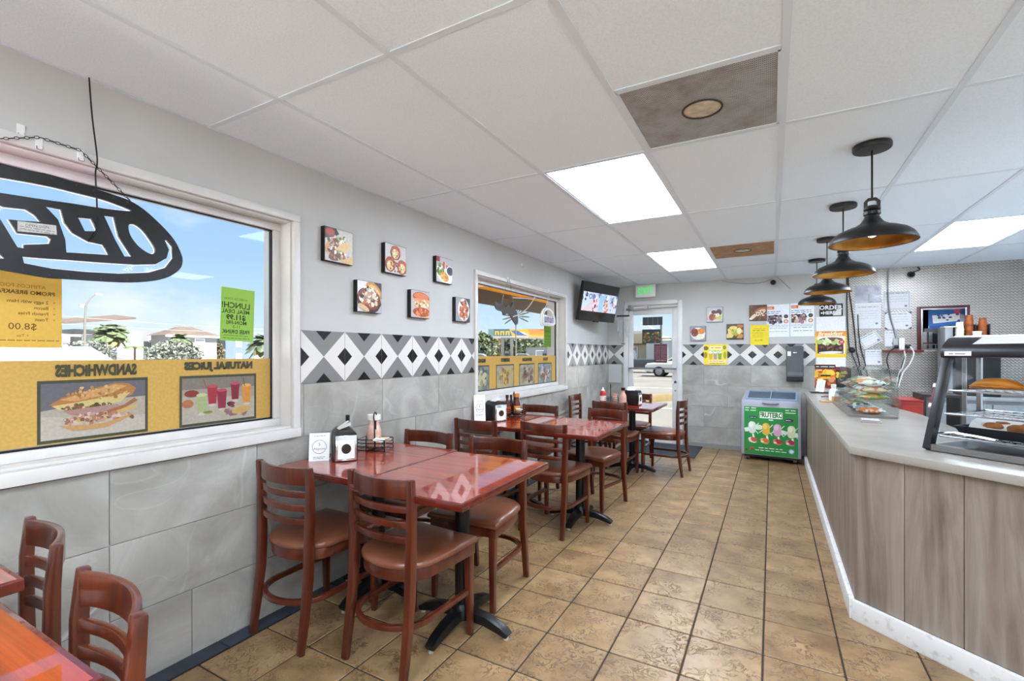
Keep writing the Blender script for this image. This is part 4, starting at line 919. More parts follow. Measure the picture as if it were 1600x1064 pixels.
# ------------------------------------------------------------------ kitchen notices, cables and the pass-through
def n_doc(p, w, h, seed):
    p.bgd('#d5d6d8'); p.greek(-w * .4, h * .36, w * .4, 1, .01, .012, '#7b7d80'); p.greek(-w * .4, h * .2, w * .4, max(2, int(h * .55 / .035)), .03, .007, '#a3a5a8'); p.ell(w * .33, -h * .3, .014, .012, '#6f7174')
docs = [(1.055, 1.825, .26, .31, 0, 'large white certificate under the clear sleeve on the metal wall'), (1.335, 2.005, .27, .23, 0, 'framed pale permit beside the vertical conduit'), (1.35, 1.76, .255, .21, 0, 'white notice with dark corners beside the conduit'),
        (1.075, 1.53, .21, .15, .55, 'tilted white certificate on the metal wall'), (1.11, 1.31, .165, .19, 0, 'pale blue white sheet low on the metal wall'), (1.27, 1.54, .10, .19, 0, 'narrow white paper next to the outlet box')]
for (x, z, w_, h_, r, lb) in docs:
    mwd = mw_back(x, z, YB - .0068) @ Matrix.Rotation(r, 4, 'Z')
    def fn(p, w_=w_, h_=h_, lb=lb):
        n_doc(p, w_, h_, 1)
        if 'dark corners' in lb:
            for sx in (-1, 1):
                for sy in (-1, 1): p.poly([(sx * w_ / 2, sy * h_ / 2), (sx * (w_ / 2 - .035), sy * h_ / 2), (sx * w_ / 2, sy * (h_ / 2 - .03))][::1 if sx * sy > 0 else -1], '#4a4b4e')
        if 'framed' in lb or 'tilted' in lb: p.frame(-w_ / 2 + .012, -h_ / 2 + .012, w_ / 2 - .012, h_ / 2 - .012, .004, '#77797c')
    sheet('wall_document', lb, 'document', mwd, w_, h_, fn, edge='#d5d6d8', group='documents on the kitchen wall')
# clear plastic sleeve
t = thing('plastic_sleeve', 'shiny grey double plastic sleeve at the top of the metal wall', 'sleeve', mw=mw_back(1.053, 2.095, YB - .0068))
MB().box(-.135, -.115, 0, .0, .115, .003).build('sleeve_half', M('grey_sleeve', '#8f939b', .15, col2='#b9bcc4', nscale=7, bump=.6, bscale=9, bdist=.02), t); MB().box(.004, -.115, 0, .135, .115, .003).build('sleeve_half', M('grey_sleeve'), t)
MB().box(-.137, -.118, .002, .137, -.108, .004).build('lower_hem', M('card_white'), t)
# ledge, outlet box, cables
led = MB().box(1.19, YB - .10, 1.375, 1.575, YB - .0065, 1.40).build('wall_ledge', M('red_brown_ledge', '#6e1a1c', .4), bevel=.003); tag(led, 'narrow red brown wooden ledge under the outlet box on the metal wall', 'ledge')
t = thing('outlet_box', 'white wall outlet strip with plugs above the red ledge', 'outlet', mw=mw_back(1.38, 1.47, YB - .0065))
MB().box(-.028, -.07, 0, .028, .075, .04).build('body', M('white_plastic', '#e6e6e3', .35), t, bevel=.006); MB().box(-.08, -.06, 0, -.035, .07, .03).build('grey_box', M('grey_plastic', '#a5a6a8', .4), t, bevel=.004); MB().box(.03, -.045, 0, .085, -.005, .045).build('black_plug', BLACKP, t, bevel=.006); MB().box(-.075, -.05, .03, -.03, -.01, .055).build('black_plug', BLACKP, t, bevel=.006)
def cable(name, label, pts, r, mat, grp='cables on the kitchen wall'):
    # smooth the given points a little (Catmull-Rom)
    P = [Vector(p) for p in pts]; out = []
    for i in range(len(P) - 1):
        a, b_, c, d = P[max(i - 1, 0)], P[i], P[i + 1], P[min(i + 2, len(P) - 1)]
        for k in range(5):
            u = k / 5; out.append(.5 * ((2 * b_) + (c - a) * u + (2 * a - 5 * b_ + 4 * c - d) * u * u + (3 * b_ - a - 3 * c + d) * u ** 3))
    out.append(P[-1]); o = MB().tube(out, r, 6).build(name, mat, None, smooth=60); tag(o, label, 'cable', grp); return o
BC = M('black_cable', '#131314', .5); WC = M('white_cable', '#e4e3df', .5); GC = M('grey_conduit', '#8e8f90', .4, .4)
yb = YB - .02
cable('conduit', 'grey flexible conduit running from the ceiling down to the outlet box', [(1.257, yb, 2.405), (1.25, yb, 2.15), (1.252, yb, 2.0), (1.275, yb, 1.8), (1.31, yb, 1.65), (1.335, yb - .01, 1.53)], .009, GC)
cable('wall_cable', 'leftmost black cable hanging down the edge of the metal wall', [(.836, yb, 2.40), (.838, yb, 2.0), (.845, yb, 1.7), (.86, yb, 1.45), (.89, yb, 1.35), (.95, yb - .03, 1.15), (1.0, yb - .05, .9)], .006, BC)
cable('wall_cable', 'middle black cable hanging down the metal wall', [(.845, yb, 2.40), (.86, yb, 2.15), (.885, yb, 1.95), (.915, yb, 1.65), (.935, yb, 1.4), (.97, yb, 1.2), (1.0, yb - .05, .9)], .006, BC)
cable('wall_cable', 'right black cable crossing the documents on the metal wall', [(.95, yb, 1.85), (.96, yb, 1.6), (.985, yb, 1.4), (1.03, yb, 1.2), (1.06, yb - .04, .9)], .005, BC)
cable('plug_cable', 'black plug cable looping under the red ledge', [(1.32, yb - .06, 1.44), (1.25, yb - .11, 1.38), (1.22, yb - .11, 1.28), (1.24, yb - .1, 1.18), (1.27, yb - .1, 1.0)], .006, BC)
cable('plug_cable', 'white plug cable dropping from the outlet box', [(1.385, yb - .05, 1.42), (1.395, yb - .11, 1.33), (1.37, yb - .11, 1.2), (1.33, yb - .11, 1.1), (1.31, yb - .1, .95)], .006, WC)
cable('plug_cable', 'white cable curving right of the outlet box', [(1.455, yb - .05, 1.44), (1.475, yb - .11, 1.36), (1.44, yb - .11, 1.24), (1.37, yb - .12, 1.12), (1.33, yb - .12, .95)], .007, WC)
cable('plug_cable', 'second black plug cable beside the white one', [(1.43, yb - .05, 1.43), (1.39, yb - .11, 1.32), (1.36, yb - .11, 1.2), (1.33, yb - .1, 1.0)], .005, BC)
# small cameras
def wall_camera(label, x, z, y=YB):
    t = thing('security_camera', label, 'camera', mw=mw_back(x, z, y), group='small black security cameras')
    MB().lathe([(0, 0), (.035, 0), (.035, .012), (.012, .016), (.012, .03), (0, .03)], 16).build('mount', BLACKP, t, smooth=40); b_ = MB(); b_.ball((0, -.01, .055), .034, .034, .04, 16, 10); b_.build('camera_head', M('black_lens', '#0b0b0d', .15), t, smooth=60)
wall_camera('small black camera under the ceiling in the middle of the back wall', .015, 2.325); wall_camera('small black camera on the metal wall near the ceiling', 1.47, 2.315, YB - .006); wall_camera('small black camera on the back wall beside the breakfast poster', .885, 1.405, YB - .006)
cable('camera_cable', 'thin grey cable sagging below the ceiling to the middle camera', [(-.62, yb, 2.39), (-.5, yb, 2.36), (-.3, yb, 2.325), (-.1, yb, 2.335), (.0, yb, 2.375)], .004, GC, 'camera cables'); cable('camera_cable', 'short thin cable right of the middle camera', [(.06, yb, 2.39), (.12, yb, 2.33), (.22, yb, 2.22)], .004, GC, 'camera cables')
cable('camera_cable', 'black cable stub above the metal wall camera', [(1.47, yb, 2.335), (1.55, yb - .01, 2.36), (1.53, yb - .01, 2.395)], .007, BC, 'camera cables')
# pass-through window frame and what stands in the room behind
t = thing('pass_through_frame', 'dark red brown frame of the pass-through opening in the metal wall', 'frame', (1.77, YB, 1.385))
def fbx(n, mt, x0, z0, x1, z1, y0=-.03, y1=.0): return MB().box(x0 - 1.77, y0, z0 - 1.385, x1 - 1.77, y1, z1 - 1.385).build(n, mt, t, bevel=.002)
fbx('frame_side', RED, 1.528, 1.375, 1.566, 1.918); fbx('frame_side', RED, 1.975, 1.375, 1.998, 1.918); fbx('frame_head', RED, 1.566, 1.892, 1.975, 1.918)
fbx('steel_edge', STEEL, 1.566, 1.385, 1.582, 1.892, -.02, .17); fbx('steel_edge', STEEL, 1.962, 1.385, 1.975, 1.892, -.02, .17); fbx('steel_edge', STEEL, 1.582, 1.88, 1.962, 1.892, -.02, .17)
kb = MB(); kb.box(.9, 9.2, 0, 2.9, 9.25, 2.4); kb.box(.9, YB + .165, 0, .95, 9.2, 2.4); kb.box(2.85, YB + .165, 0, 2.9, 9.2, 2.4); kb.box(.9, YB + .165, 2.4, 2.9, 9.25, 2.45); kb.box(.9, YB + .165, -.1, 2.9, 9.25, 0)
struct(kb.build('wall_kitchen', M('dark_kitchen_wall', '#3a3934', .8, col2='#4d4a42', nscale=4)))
def n_cola(p):
    p.bgd('#2f6cb4'); p.rect(-.2, -.13, .2, -.09, '#2a4fae'); p.poly([(-.12, -.06), (.15, -.03), (.17, .07), (.05, .05), (-.13, .04)], '#eef1f4'); p.blobs(9, -.1, -.04, .13, .05, .012, .02, ['#22508c', '#3a5f94'], inell=False); p.poly([(.06, .13), (.16, .13), (.14, .06), (.09, .05)], '#d05068'); p.rect(-.19, -.13, -.16, -.09, '#f0f2f4')
t = sheet('lit_cooler_sign', 'glowing blue cooler sign with white lettering seen through the pass-through', 'sign', mw_back(1.875, 1.79, 7.68), .33, .235, n_cola, mat=print_mat('backlit_print', .4, emit=.14), edge='#1d2c44', thick=.03)
c = MB().box(1.66, 7.62, 0.0, 2.08, 7.66, 1.672).build('drinks_cooler', M('dark_cooler', '#24272b', .4), bevel=.01); tag(c, 'dark drinks cooler below the glowing sign behind the pass-through', 'cooler')
t = thing('kitchen_machine', 'pale grey control box seen at the left in the pass-through', 'machine', (1.645, 7.60, 1.385))
MB().box(-.055, -.04, .0, .03, .06, .24).build('body', M('pale_metal', '#b4b3ac', .4), t, bevel=.006); MB().box(-.045, -.043, .155, -.005, -.04, .195).build('dial_plate', M('white_plastic'), t); MB().lathe([(0, 0), (.012, 0), (.012, .01), (0, .01)], 14, (-.025, -.045, .175), ax='y').build('dial', BLACKP, t)
MB().box(.05, -.03, .03, .085, .05, .235).build('steel_post', STEEL, t); MB().box(.09, -.03, .0, .16, .05, .22).build('dark_bay', BLACKP, t)
rk = MB(); 
for k in range(7): rk.cyl((1.60 + k * .055, YB + .03, 1.41), (1.60 + k * .055, YB + .03, 1.47), .004, n=6)
rk.cyl((1.59, YB + .03, 1.41), (1.955, YB + .03, 1.41), .005, n=6); rk.cyl((1.59, YB + .03, 1.465), (1.955, YB + .03, 1.465), .005, n=6); rk.cyl((1.59, YB + .1, 1.41), (1.955, YB + .1, 1.41), .005, n=6)
tag(rk.build('wire_rack', STEEL, None, smooth=40), 'steel wire rack standing in the pass-through opening', 'rack')
tag(MB().box(1.60, YB + .05, 1.476, 1.70, YB + .14, 1.49).build('red_tray', M('red_brown_ledge'), bevel=.003), 'small red brown tray on the wire rack in the pass-through', 'tray')

# ------------------------------------------------------------------ paper towel dispenser, exit sign
t = thing('towel_dispenser', 'dark grey paper towel dispenser on the tile band near the counter', 'dispenser', mw=mw_back(.265, .985))
DG = M('smoky_grey_plastic', '#4c4e52', .25, col2='#56585c', nscale=4); MB().box(-.098, .055, 0, .098, .47, .12).build('cover', DG, t, bevel=.016, seg=3); MB().box(-.098, 0, 0, .098, .053, .10).build('base', BLACKP, t, bevel=.01)
MB().box(-.088, .085, .1205, .088, .125, .123).build('lower_band', M('grey_plastic_dark', '#6a6c70', .3), t, bevel=.002); MB().box(-.02, .375, .1205, .02, .39, .124).build('latch', CHROME, t, bevel=.002); MB().box(-.085, .34, .1205, -.045, .40, .1215).build('sticker', M('card_white'), t)
t = thing('exit_sign', 'white exit sign with green letters over the door', 'sign', mw=mw_back(-1.68, 2.31, YB - .06))
MB().box(-.15, -.10, 0, .15, .092, .045).build('housing', M('white_plastic'), t, bevel=.008); MB().box(-.03, -.06, -.06, .03, .06, 0).build('mount', M('white_plastic'), t)
p = Print(.29, .19, .0453); p.text('EXIT', 0, -.005, .15, '#35d65a', bold=.003, sx=.74); p.build('letters', print_mat('lit_green', .4, emit=.35), t)

# ------------------------------------------------------------------ television
TVL, TVR = Vector((-2.155, 5.76)), Vector((-1.94, 6.62)); d = (TVR - TVL); u = Vector((d.x, d.y, 0)).normalized(); wv = d.length
upv = Vector((0, 0, 1)); nn = u.cross(upv); tilt = math.radians(-11)
mwv = Matrix.Identity(4); R = Matrix((u, upv, nn)).transposed().to_4x4()
mwv = Matrix.Translation(((TVL.x + TVR.x) / 2, (TVL.y + TVR.y) / 2, 2.045)) @ R @ Matrix.Rotation(-tilt, 4, 'X')
t = thing('television', 'black wall television tilted down, showing a blurred street scene', 'television', mw=mwv)
hh = .51; MB().box(-wv / 2, -hh / 2, -.05, wv / 2, hh / 2, 0).build('casing', BLACKP, t, bevel=.006); MB().box(-.06, -hh / 2 - .014, -.04, .06, -hh / 2, -.01).build('sensor_foot', BLACKP, t, bevel=.004)
def n_tv(p):
    p.bgd('#0a0a0c'); p.clip = (-wv / 2 + .02, wv / 2 - .012, -.125, .125); p.rect(-.5, -.125, .5, .125, '#b9c2d6')
    p.blobs(26, -.43, .0, .43, .125, .02, .05, ['#8f9cb8', '#c6d2e4', '#6a7894', '#dfe6ee', '#a4b4cc'], inell=False); p.poly([(-.42, -.125), (-.2, .02), (-.05, .02), (-.03, -.125)], '#c9b4bc'); p.rect(-.03, -.125, .08, .1, '#8fb4cc'); p.ell(-.25, .07, .035, .035, '#4a6a8a'); p.ell(-.25, .07, .02, .02, '#c6dcea'); p.blobs(18, -.16, -.12, -.05, .05, .012, .024, ['#8a3a44', '#b4606a', '#e0c4c8', '#5a2a34'], inell=False); p.blobs(22, .09, -.125, .22, .05, .014, .026, ['#c2764a', '#8a4a3a', '#e0a878', '#6a4a5a'], inell=False); p.blobs(12, .25, -.1, .42, .12, .012, .022, ['#2a3454', '#a83a34', '#dcdcea', '#45507a'], inell=False); p.blobs(6, -.43, .0, -.3, .12, .014, .022, ['#1d2440', '#3a4668'], inell=False)
p = Print(wv - .014, hh - .014, .0006, seed=5); n_tv(p); p.build('screen', print_mat('tv_picture', .12, emit=.17, var=.2), t)
MB().box(-.1, -.1, -.10, .1, .1, -.05).build('rear_housing', BLACKP, t); arm = MB(); arm.cyl((0, 0, -.09), (0, 0.02, -.17), .03, n=10); arm.build('bracket_arm', IRON, t, smooth=40)

# ------------------------------------------------------------------ wind chime by the door
t = thing('wind_chime', 'wind chime with a black top plate and silver tubes left of the door', 'wind chime', (-1.985, 7.10, 1.93), (0, 0, .15))
MB().box(-.095, -.03, -.012, .095, .03, .01).build('top_plate', BLACKP, t, bevel=.003); 
s = MB(); s.cyl((0, 0, .01), (0, .15, .23), .002, n=6); s.build('hanging_cord', BC, t)
for k in range(8):
    x = -.08 + k * .023; L0 = .18 + .1 * abs(math.sin(k * 1.3)); c = MB(); c.cyl((x, 0, -.05), (x, 0, -.05 - L0), .007, n=10); c.cyl((x, 0, -.012), (x, 0, -.05), .0012, n=5); c.build('chime_tube', STEEL, t, smooth=50)
c = MB(); c.cyl((0, 0, -.012), (0, 0, -.42), .0015, n=5); c.lathe([(0, -.43), (.03, -.43), (.03, -.42), (0, -.42)], 14); c.build('clapper', M('wooden_clapper', '#6a4a2c', .6), t, smooth=40)

# ------------------------------------------------------------------ OPEN sign hanging in the near window
def curve_plate(name, loops, th, mat, parent):
    cu = bpy.data.curves.new('c', 'CURVE'); cu.dimensions = '2D'; cu.fill_mode = 'BOTH'; cu.extrude = th / 2
    for P in loops:
        s = cu.splines.new('POLY'); s.points.add(len(P) - 1); s.use_cyclic_u = True
        for q, pt in zip(s.points, P): q.co = (pt[0], pt[1], 0, 1)
    ob = bpy.data.objects.new('c', cu); COL.objects.link(ob); dg = bpy.context.evaluated_depsgraph_get(); dg.update()
    me = bpy.data.meshes.new_from_object(ob.evaluated_get(dg)); bpy.data.objects.remove(ob); me.name = name; me.materials.clear(); me.materials.append(mat)
    return put(name, me, parent)
def cr(P, closed=True, k=4):
    out = []; n = len(P)
    for i in range(n):
        a, b_, c, d = [Vector(P[(i + j) % n]) for j in (-1, 0, 1, 2)]
        for s in range(k):
            u = s / k; q = .5 * ((2 * b_) + (c - a) * u + (2 * a - 5 * b_ + 4 * c - d) * u * u + (3 * b_ - a - 3 * c + d) * u ** 3); out.append((q.x, q.y))
    return out
SX, SY, SZ = -2.235, .665, 1.808          # plane and centre of the sign
half = [(.668, 1.991), (.737, 1.985), (.791, 1.980), (.853, 1.973), (.899, 1.966), (.948, 1.944), (1.008, 1.897), (1.059, 1.844), (1.088, 1.785), (1.091, 1.749), (1.078, 1.718), (1.039, 1.683), (.978, 1.657), (.897, 1.64), (.811, 1.633), (.713, 1.628)]
half = [(y - SY, z - SZ) for y, z in half]; outer = half + [(-a, -b_) for a, b_ in half]
bot = [(.595, 1.689), (.599, 1.667), (.668, 1.66), (.761, 1.662), (.864, 1.671), (.966, 1.69), (1.027, 1.72), (1.055, 1.764), (1.052, 1.814), (1.03, 1.838), (1.024, 1.833), (1.039, 1.797), (1.03, 1.76), (.99, 1.728), (.919, 1.715), (.811, 1.705), (.713, 1.698), (.646, 1.692)]
bot = [(y - SY, z - SZ) for y, z in bot]
topg = [(.28, 1.79), (.30, 1.86), (.36, 1.91), (.45, 1.93), (.543, 1.941), (.603, 1.946), (.668, 1.949), (.737, 1.948), (.811, 1.946), (.864, 1.938), (.908, 1.926), (.811, 1.912), (.727, 1.906), (.646, 1.898), (.543, 1.890), (.42, 1.880), (.34, 1.855), (.30, 1.80)]
topg = [(y - SY, z - SZ) for y, z in topg]
lets = [cr([(.897, 1.867), (.919, 1.875), (.948, 1.855), (.978, 1.813), (.99, 1.784), (.978, 1.768), (.954, 1.774), (.925, 1.796), (.902, 1.831)]),
        [(.819, 1.884), (.85, 1.888), (.864, 1.816), (.908, 1.745), (.883, 1.741), (.853, 1.801)], [(.742, 1.858), (.781, 1.864), (.798, 1.821), (.761, 1.813)],
        [(.654, 1.874), (.695, 1.876), (.704, 1.83), (.727, 1.799), (.771, 1.777), (.816, 1.774), (.834, 1.738), (.709, 1.725), (.706, 1.77), (.686, 1.838)],
        [(.500, 1.862), (.551, 1.846), (.603, 1.852), (.624, 1.84), (.641, 1.818), (.587, 1.81), (.563, 1.807), (.583, 1.766), (.659, 1.772), (.668, 1.762), (.663, 1.746), (.599, 1.73), (.599, 1.718), (.583, 1.718), (.567, 1.752), (.543, 1.802)],
        [(.500, 1.740), (.553, 1.675), (.505, 1.665)], [(.36, 1.85), (.42, 1.86), (.45, 1.72), (.40, 1.70)]]
lets = [[(y - SY, z - SZ) for y, z in P] for P in lets]
OPEN = t = thing('open_sign', 'large black oval OPEN sign seen from behind, hanging on a chain in the near window', 'sign', mw=mw_left(SY, SZ, SX))
curve_plate('oval_plate', [cr(outer, k=3), cr(topg, k=3), bot] + lets, .010, M('black_acrylic', '#101013', .3), t)
led = MB(); led.tube([(q[0] * .96, q[1] * .93, -.010) for q in cr(outer, k=2)[:8] + [] ] , .004, 6)
led = MB(); led.tube([(-.36 + .05 * k, .150 - .0 * k - .5 * ((-.36 + .05 * k) * .38) ** 2, -.012) for k in range(12)], .005, 6); led.build('pink_led_strip', M('pink_led', '#ff9ad0', .4, emit='#ff4fb0', estr=1.8), t)
WE = M('glowing_acrylic_edge', '#f4f4f8', .4, emit='#eef0ff', estr=.3)  # pale cut edges of the acrylic, their brightness put in as emission
for P in [bot, topg] + lets:
    e_ = MB(); e_.tube([(a, b_, -.008) for a, b_ in P], .0026, 6, True); e_.build('white_glow_edge', WE, t, smooth=60)
p = Print(.1, .04, .0056); p.clip = (-1, 1, -1, 1); p.poly([(.583 - SY, 1.772 - SZ), (.683 - SY, 1.782 - SZ), (.681 - SY, 1.815 - SZ), (.583 - SY, 1.807 - SZ)], '#b9b8b4'); p.text('OPEN SIGN', .632 - SY, 1.800 - SZ, .012, '#3a3a3c', rot=.09); p.greek(-.075, -.018, .012, 2, .008, .004, '#77777a'); p.build('rating_plate', PAPER, t)
sc = MB()
for k in range(26):
    q = outer[k]; sc.ball((q[0] * .975, q[1] * .945, .0052), .0035, .0035, .0015, 8, 4)
sc.build('screw_heads', M('black_screw', '#2a2a2e', .3), t)
def chain(name, label, pts, r=.0032, step=.014, mat=None):
    P = [Vector(p) for p in pts]; t = thing(name, label, 'chain', P[0]); mb = MB(); i = 0
    for a, b_ in zip(P[:-1], P[1:]):
        n = max(1, int((b_ - a).length / step))
        for k in range(n):
            c = a.lerp(b_, (k + .5) / n) - P[0]; dd, s, uu = frame_from(b_ - a); h_ = dd * step * .62; side = (s if i % 2 else uu) * r * 1.3; i += 1
            mb.tube([c - h_, c - h_ * .4 + side, c + h_ * .4 + side, c + h_, c + h_ * .4 - side, c - h_ * .4 - side], .0013, 5, True)
    mb.build('chain_links', mat or WIRE, t); return t
chain('sign_chain', 'dark chain holding the OPEN sign, looped over two hooks on the window top', [(-2.237, .30, 1.96), (-2.262, .646, 2.122), (-2.262, .76, 2.118), (-2.238, .905, 1.968)])
adopt(cable('power_cord', 'thin black power cord hanging from the ceiling to the OPEN sign', [(-2.255, .782, 2.40), (-2.25, .79, 2.25), (-2.245, .803, 2.10), (-2.243, .797, 2.04), (-2.24, .80, 1.93), (-2.226, .795, 1.83), (-2.228, .77, 1.775)], .0028, BC), OPEN)
def hook(label, y, z, x=XL + .022, big=False):
    t = thing('wall_hook', label, 'hook', mw=mw_left(y, z, x), group='small hooks over the windows')
    MB().box(-.011, -.018, 0, .011, .022, .004).build('plate', M('white_plastic'), t, bevel=.002); h_ = MB(); h_.tube([(-.006, -.01, .004), (-.006, -.022, .008), (0, -.026, .016), (.006, -.022, .02), (.006, -.01, .02)], .0018, 6); h_.build('wire_hook', STEEL, t, smooth=50)
hook('white adhesive hook above the near window frame', .606, 2.135, XL); hook('chain hook on the near window casing, left', .646, 2.10); hook('chain hook on the near window casing, right', .76, 2.10)
hook('wire hook over the left half of the far window', 4.02, 2.085); hook('wire hook over the right half of the far window', 4.98, 2.085); hook('small hook on the wall high above the far window', 4.35, 2.28, XL)

# ------------------------------------------------------------------ sheets and vinyl on the glass
GI = -2.3925          # inner face of the glass
VZ = 1.332
def n_promo(p):
    def zf(f): return .1425 - f * .285
    p.bgd('#f4c85a'); p.text('ATIPICOS FOOD', .006, zf(.215), .0185, '#a07c14'); p.text('PROMO BREAKFAST', .0, zf(.295), .0195, '#7a5c0c', bold=.0006)
    for i, s_ in enumerate(('2 eggs with Ham', 'Bacon', 'French Fries', 'Toast')): p.text(s_, -.07, zf(.41 + i * .076), .0165, '#86660f', 'LEFT', bold=.0003); p.text('+', -.09, zf(.41 + i * .076), .014, '#86660f', 'LEFT')
    p.text('$8.00', .0, zf(.735), .034, '#6e5408'); p.text('+ Tax', .0, zf(.85), .014, '#8a6a10'); p.greek(-.10, zf(.915), .10, 1, .008, .005, '#8a6a10')
def n_lunch(p):
    p.bgd('#a6d658'); p.text('ATIPICOS FOOD', .012, .078, .016, '#4a6a1c'); p.text('LUNCH!', .01, .045, .040, '#35521a', bold=.001); p.text('MEAL DEAL', .01, .015, .028, '#35521a', bold=.0006); p.text('$11.99', .008, -.015, .036, '#2f4a16', bold=.0014); p.text('MON-FRI', .005, -.042, .026, '#35521a', bold=.0006); p.text('11-3', .004, -.062, .022, '#35521a'); p.text('FREE DRINK', .006, -.088, .026, '#35521a', bold=.0008); p.text('CALL FOR INFORMATION', .006, -.107, .011, '#3f5a20'); p.greek(-.065, -.122, .07, 1, .006, .005, '#4f6f28')
GLX = GI + .0008
t = sheet('breakfast_flyer', 'yellow breakfast promo sheet on the near window, writing reversed', 'flyer', mw_left(.639, 1.524, GLX), .216, .285, n_promo, WPAPER, '#efc355', .0006, True)
t = sheet('lunch_flyer', 'green lunch deal sheet with reversed writing at the right of the near window', 'flyer', mw_left(1.428, 1.556, GLX) @ Matrix.Rotation(-.03, 4, 'Z'), .172, .268, n_lunch, WPAPER, '#9ccc4a', .0006, True)
def perf(mat): return mat
def n_van(p, pics, y0, y1, z0, z1, cy):
    W_, H_ = p.w, p.h; p.bgd('#cf9f38'); p.rect(-W_ / 2, H_ / 2 - .028, W_ / 2, H_ / 2, '#b9a878')
van1 = Print(W1[1] - W1[0] - .11, .318, 0, False, 4); W1c = (W1[0] + W1[1]) / 2
def vx(y): return y - W1c
cz1 = 1.173
def vz(z): return z - cz1
p = van1; p.bgd('#cfa551')
def n_cuban(p, x0, z0, x1, z1):
    p.clip = (x0, x1, z0, z1); w_, h_ = x1 - x0, z1 - z0; X = lambda a: x0 + a * w_; Zz = lambda b_: z0 + b_ * h_
    p.rect(x0, z0, x1, z1, '#6c6a70'); p.poly([(x0, Zz(.05)), (x1, Zz(0)), (x1, Zz(.68)), (X(.6), Zz(.66)), (x0, Zz(.52))], '#b4aa98'); p.poly([(x0, z0), (x1, z0), (x1, Zz(.3)), (x0, Zz(.42))], '#c0b7a8')
    p.poly([(X(.07), Zz(.62)), (X(.18), Zz(.74)), (X(.42), Zz(.86)), (X(.68), Zz(.97)), (X(.82), Zz(.95)), (X(.90), Zz(.85)), (X(.86), Zz(.72)), (X(.64), Zz(.62)), (X(.3), Zz(.54))], '#b87e42')
    p.poly([(X(.16), Zz(.70)), (X(.42), Zz(.83)), (X(.68), Zz(.94)), (X(.8), Zz(.90)), (X(.62), Zz(.76)), (X(.3), Zz(.66))], '#d3a366')
    p.poly([(X(.09), Zz(.60)), (X(.3), Zz(.64)), (X(.6), Zz(.71)), (X(.84), Zz(.77)), (X(.74), Zz(.60)), (X(.34), Zz(.50)), (X(.16), Zz(.52))], '#d9c27c')
    p.blobs(70, X(.18), Zz(.47), X(.66), Zz(.60), .004, .010, ['#6e6230', '#9a8448', '#cfc08c', '#8f5c48', '#5a4a28']); p.poly([(X(.18), Zz(.50)), (X(.7), Zz(.56)), (X(.76), Zz(.46)), (X(.46), Zz(.40)), (X(.25), Zz(.42))], '#b08a80'); p.poly([(X(.24), Zz(.43)), (X(.5), Zz(.40)), (X(.78), Zz(.54)), (X(.88), Zz(.66)), (X(.92), Zz(.60)), (X(.7), Zz(.40)), (X(.5), Zz(.34))], '#a86a40')
    p.poly([(X(.2), Zz(.36)), (X(.52), Zz(.35)), (X(.92), Zz(.54)), (X(.9), Zz(.46)), (X(.6), Zz(.27)), (X(.24), Zz(.28))], '#cdae6a'); p.blobs(90, X(.18), Zz(.2), X(.88), Zz(.42), .004, .010, ['#9c6a5c', '#c79a8c', '#7a5c38', '#b08068', '#d9bfae']); p.poly([(X(.16), Zz(.24)), (X(.4), Zz(.21)), (X(.60), Zz(.22)), (X(.86), Zz(.36)), (X(.84), Zz(.30)), (X(.6), Zz(.13)), (X(.28), Zz(.12))], '#c79a62'); p.blobs(60, X(.2), Zz(.68), X(.8), Zz(.92), .003, .008, ['#c08a4a', '#d9ae72', '#a8703a', '#e0bc86']); p.clip = None
def n_juice(p, x0, z0, x1, z1):
    p.clip = (x0, x1, z0, z1); w_, h_ = x1 - x0, z1 - z0; X = lambda a: x0 + a * w_; Zz = lambda b_: z0 + b_ * h_
    p.rect(x0, z0, x1, z1, '#a79d8c'); p.rect(x0, Zz(.75), x1, z1, '#857d70'); p.poly([(x0, z0), (x1, z0), (x1, Zz(.5)), (x0, Zz(.6))], '#b7ad9c')
    p.ell(X(.12), Zz(.66), .032, .017, '#8a3a2c'); p.ell(X(.07), Zz(.44), .026, .02, '#b4744c')
    for a, b0, b1, c, r in ((.25, .22, .62, '#a7b47c', .07), (.39, .40, .80, '#a8333c', .07), (.52, .28, .70, '#8f2a3e', .07), (.71, .46, .84, '#862638', .065), (.88, .36, .78, '#d8913c', .07)):
        p.poly([(X(a - r * .75), Zz(b0)), (X(a + r * .75), Zz(b0)), (X(a + r), Zz(b1)), (X(a - r), Zz(b1))], c); p.ell(X(a), Zz(b1), r * w_, .008, {'#a7b47c': '#c6ce9c'}.get(c, '#c05060' if c != '#d8913c' else '#e8ae60')); p.ell(X(a), Zz(b0 - .03), r * w_ * .7, .007, '#c9c0b0')
    p.line(X(.85), Zz(.76), X(.83), Zz(.97), .004, '#6a4a3c'); p.line(X(.31), Zz(.76), X(.27), Zz(.98), .004, '#9a5050'); p.blobs(14, X(.5), Zz(.08), X(.9), Zz(.3), .012, .02, ['#b89a8c', '#a4808a', '#c9b088', '#8c6a6c']); p.ell(X(.8), Zz(.2), .05, .017, '#c9a45c', .15); p.blobs(5, X(.62), Zz(.3), X(.76), Zz(.44), .01, .016, ['#5a2438', '#6a7a4c', '#7a3448']); p.ell(X(.33), Zz(.22), .022, .007, '#7a8a4c'); p.clip = None
VM = '#474a34'
def pic(p, fn, y0, y1, z0, z1):
    p.rect(vx(y0), vz(z0), vx(y1), vz(z1), VM); fn(p, vx(y0) + .010, vz(z0) + .012, vx(y1) - .010, vz(z1) - .012)
pic(p, n_cuban, .677, 1.032, 1.018, 1.256); pic(p, n_juice, 1.157, 1.524, 1.016, 1.254)
def vtext(p, s_, y, z, size, sx=1.): p.mir = True; p.text(s_, -vx(y), vz(z), size, '#45462c', bold=.0034, sx=sx); p.mir = False
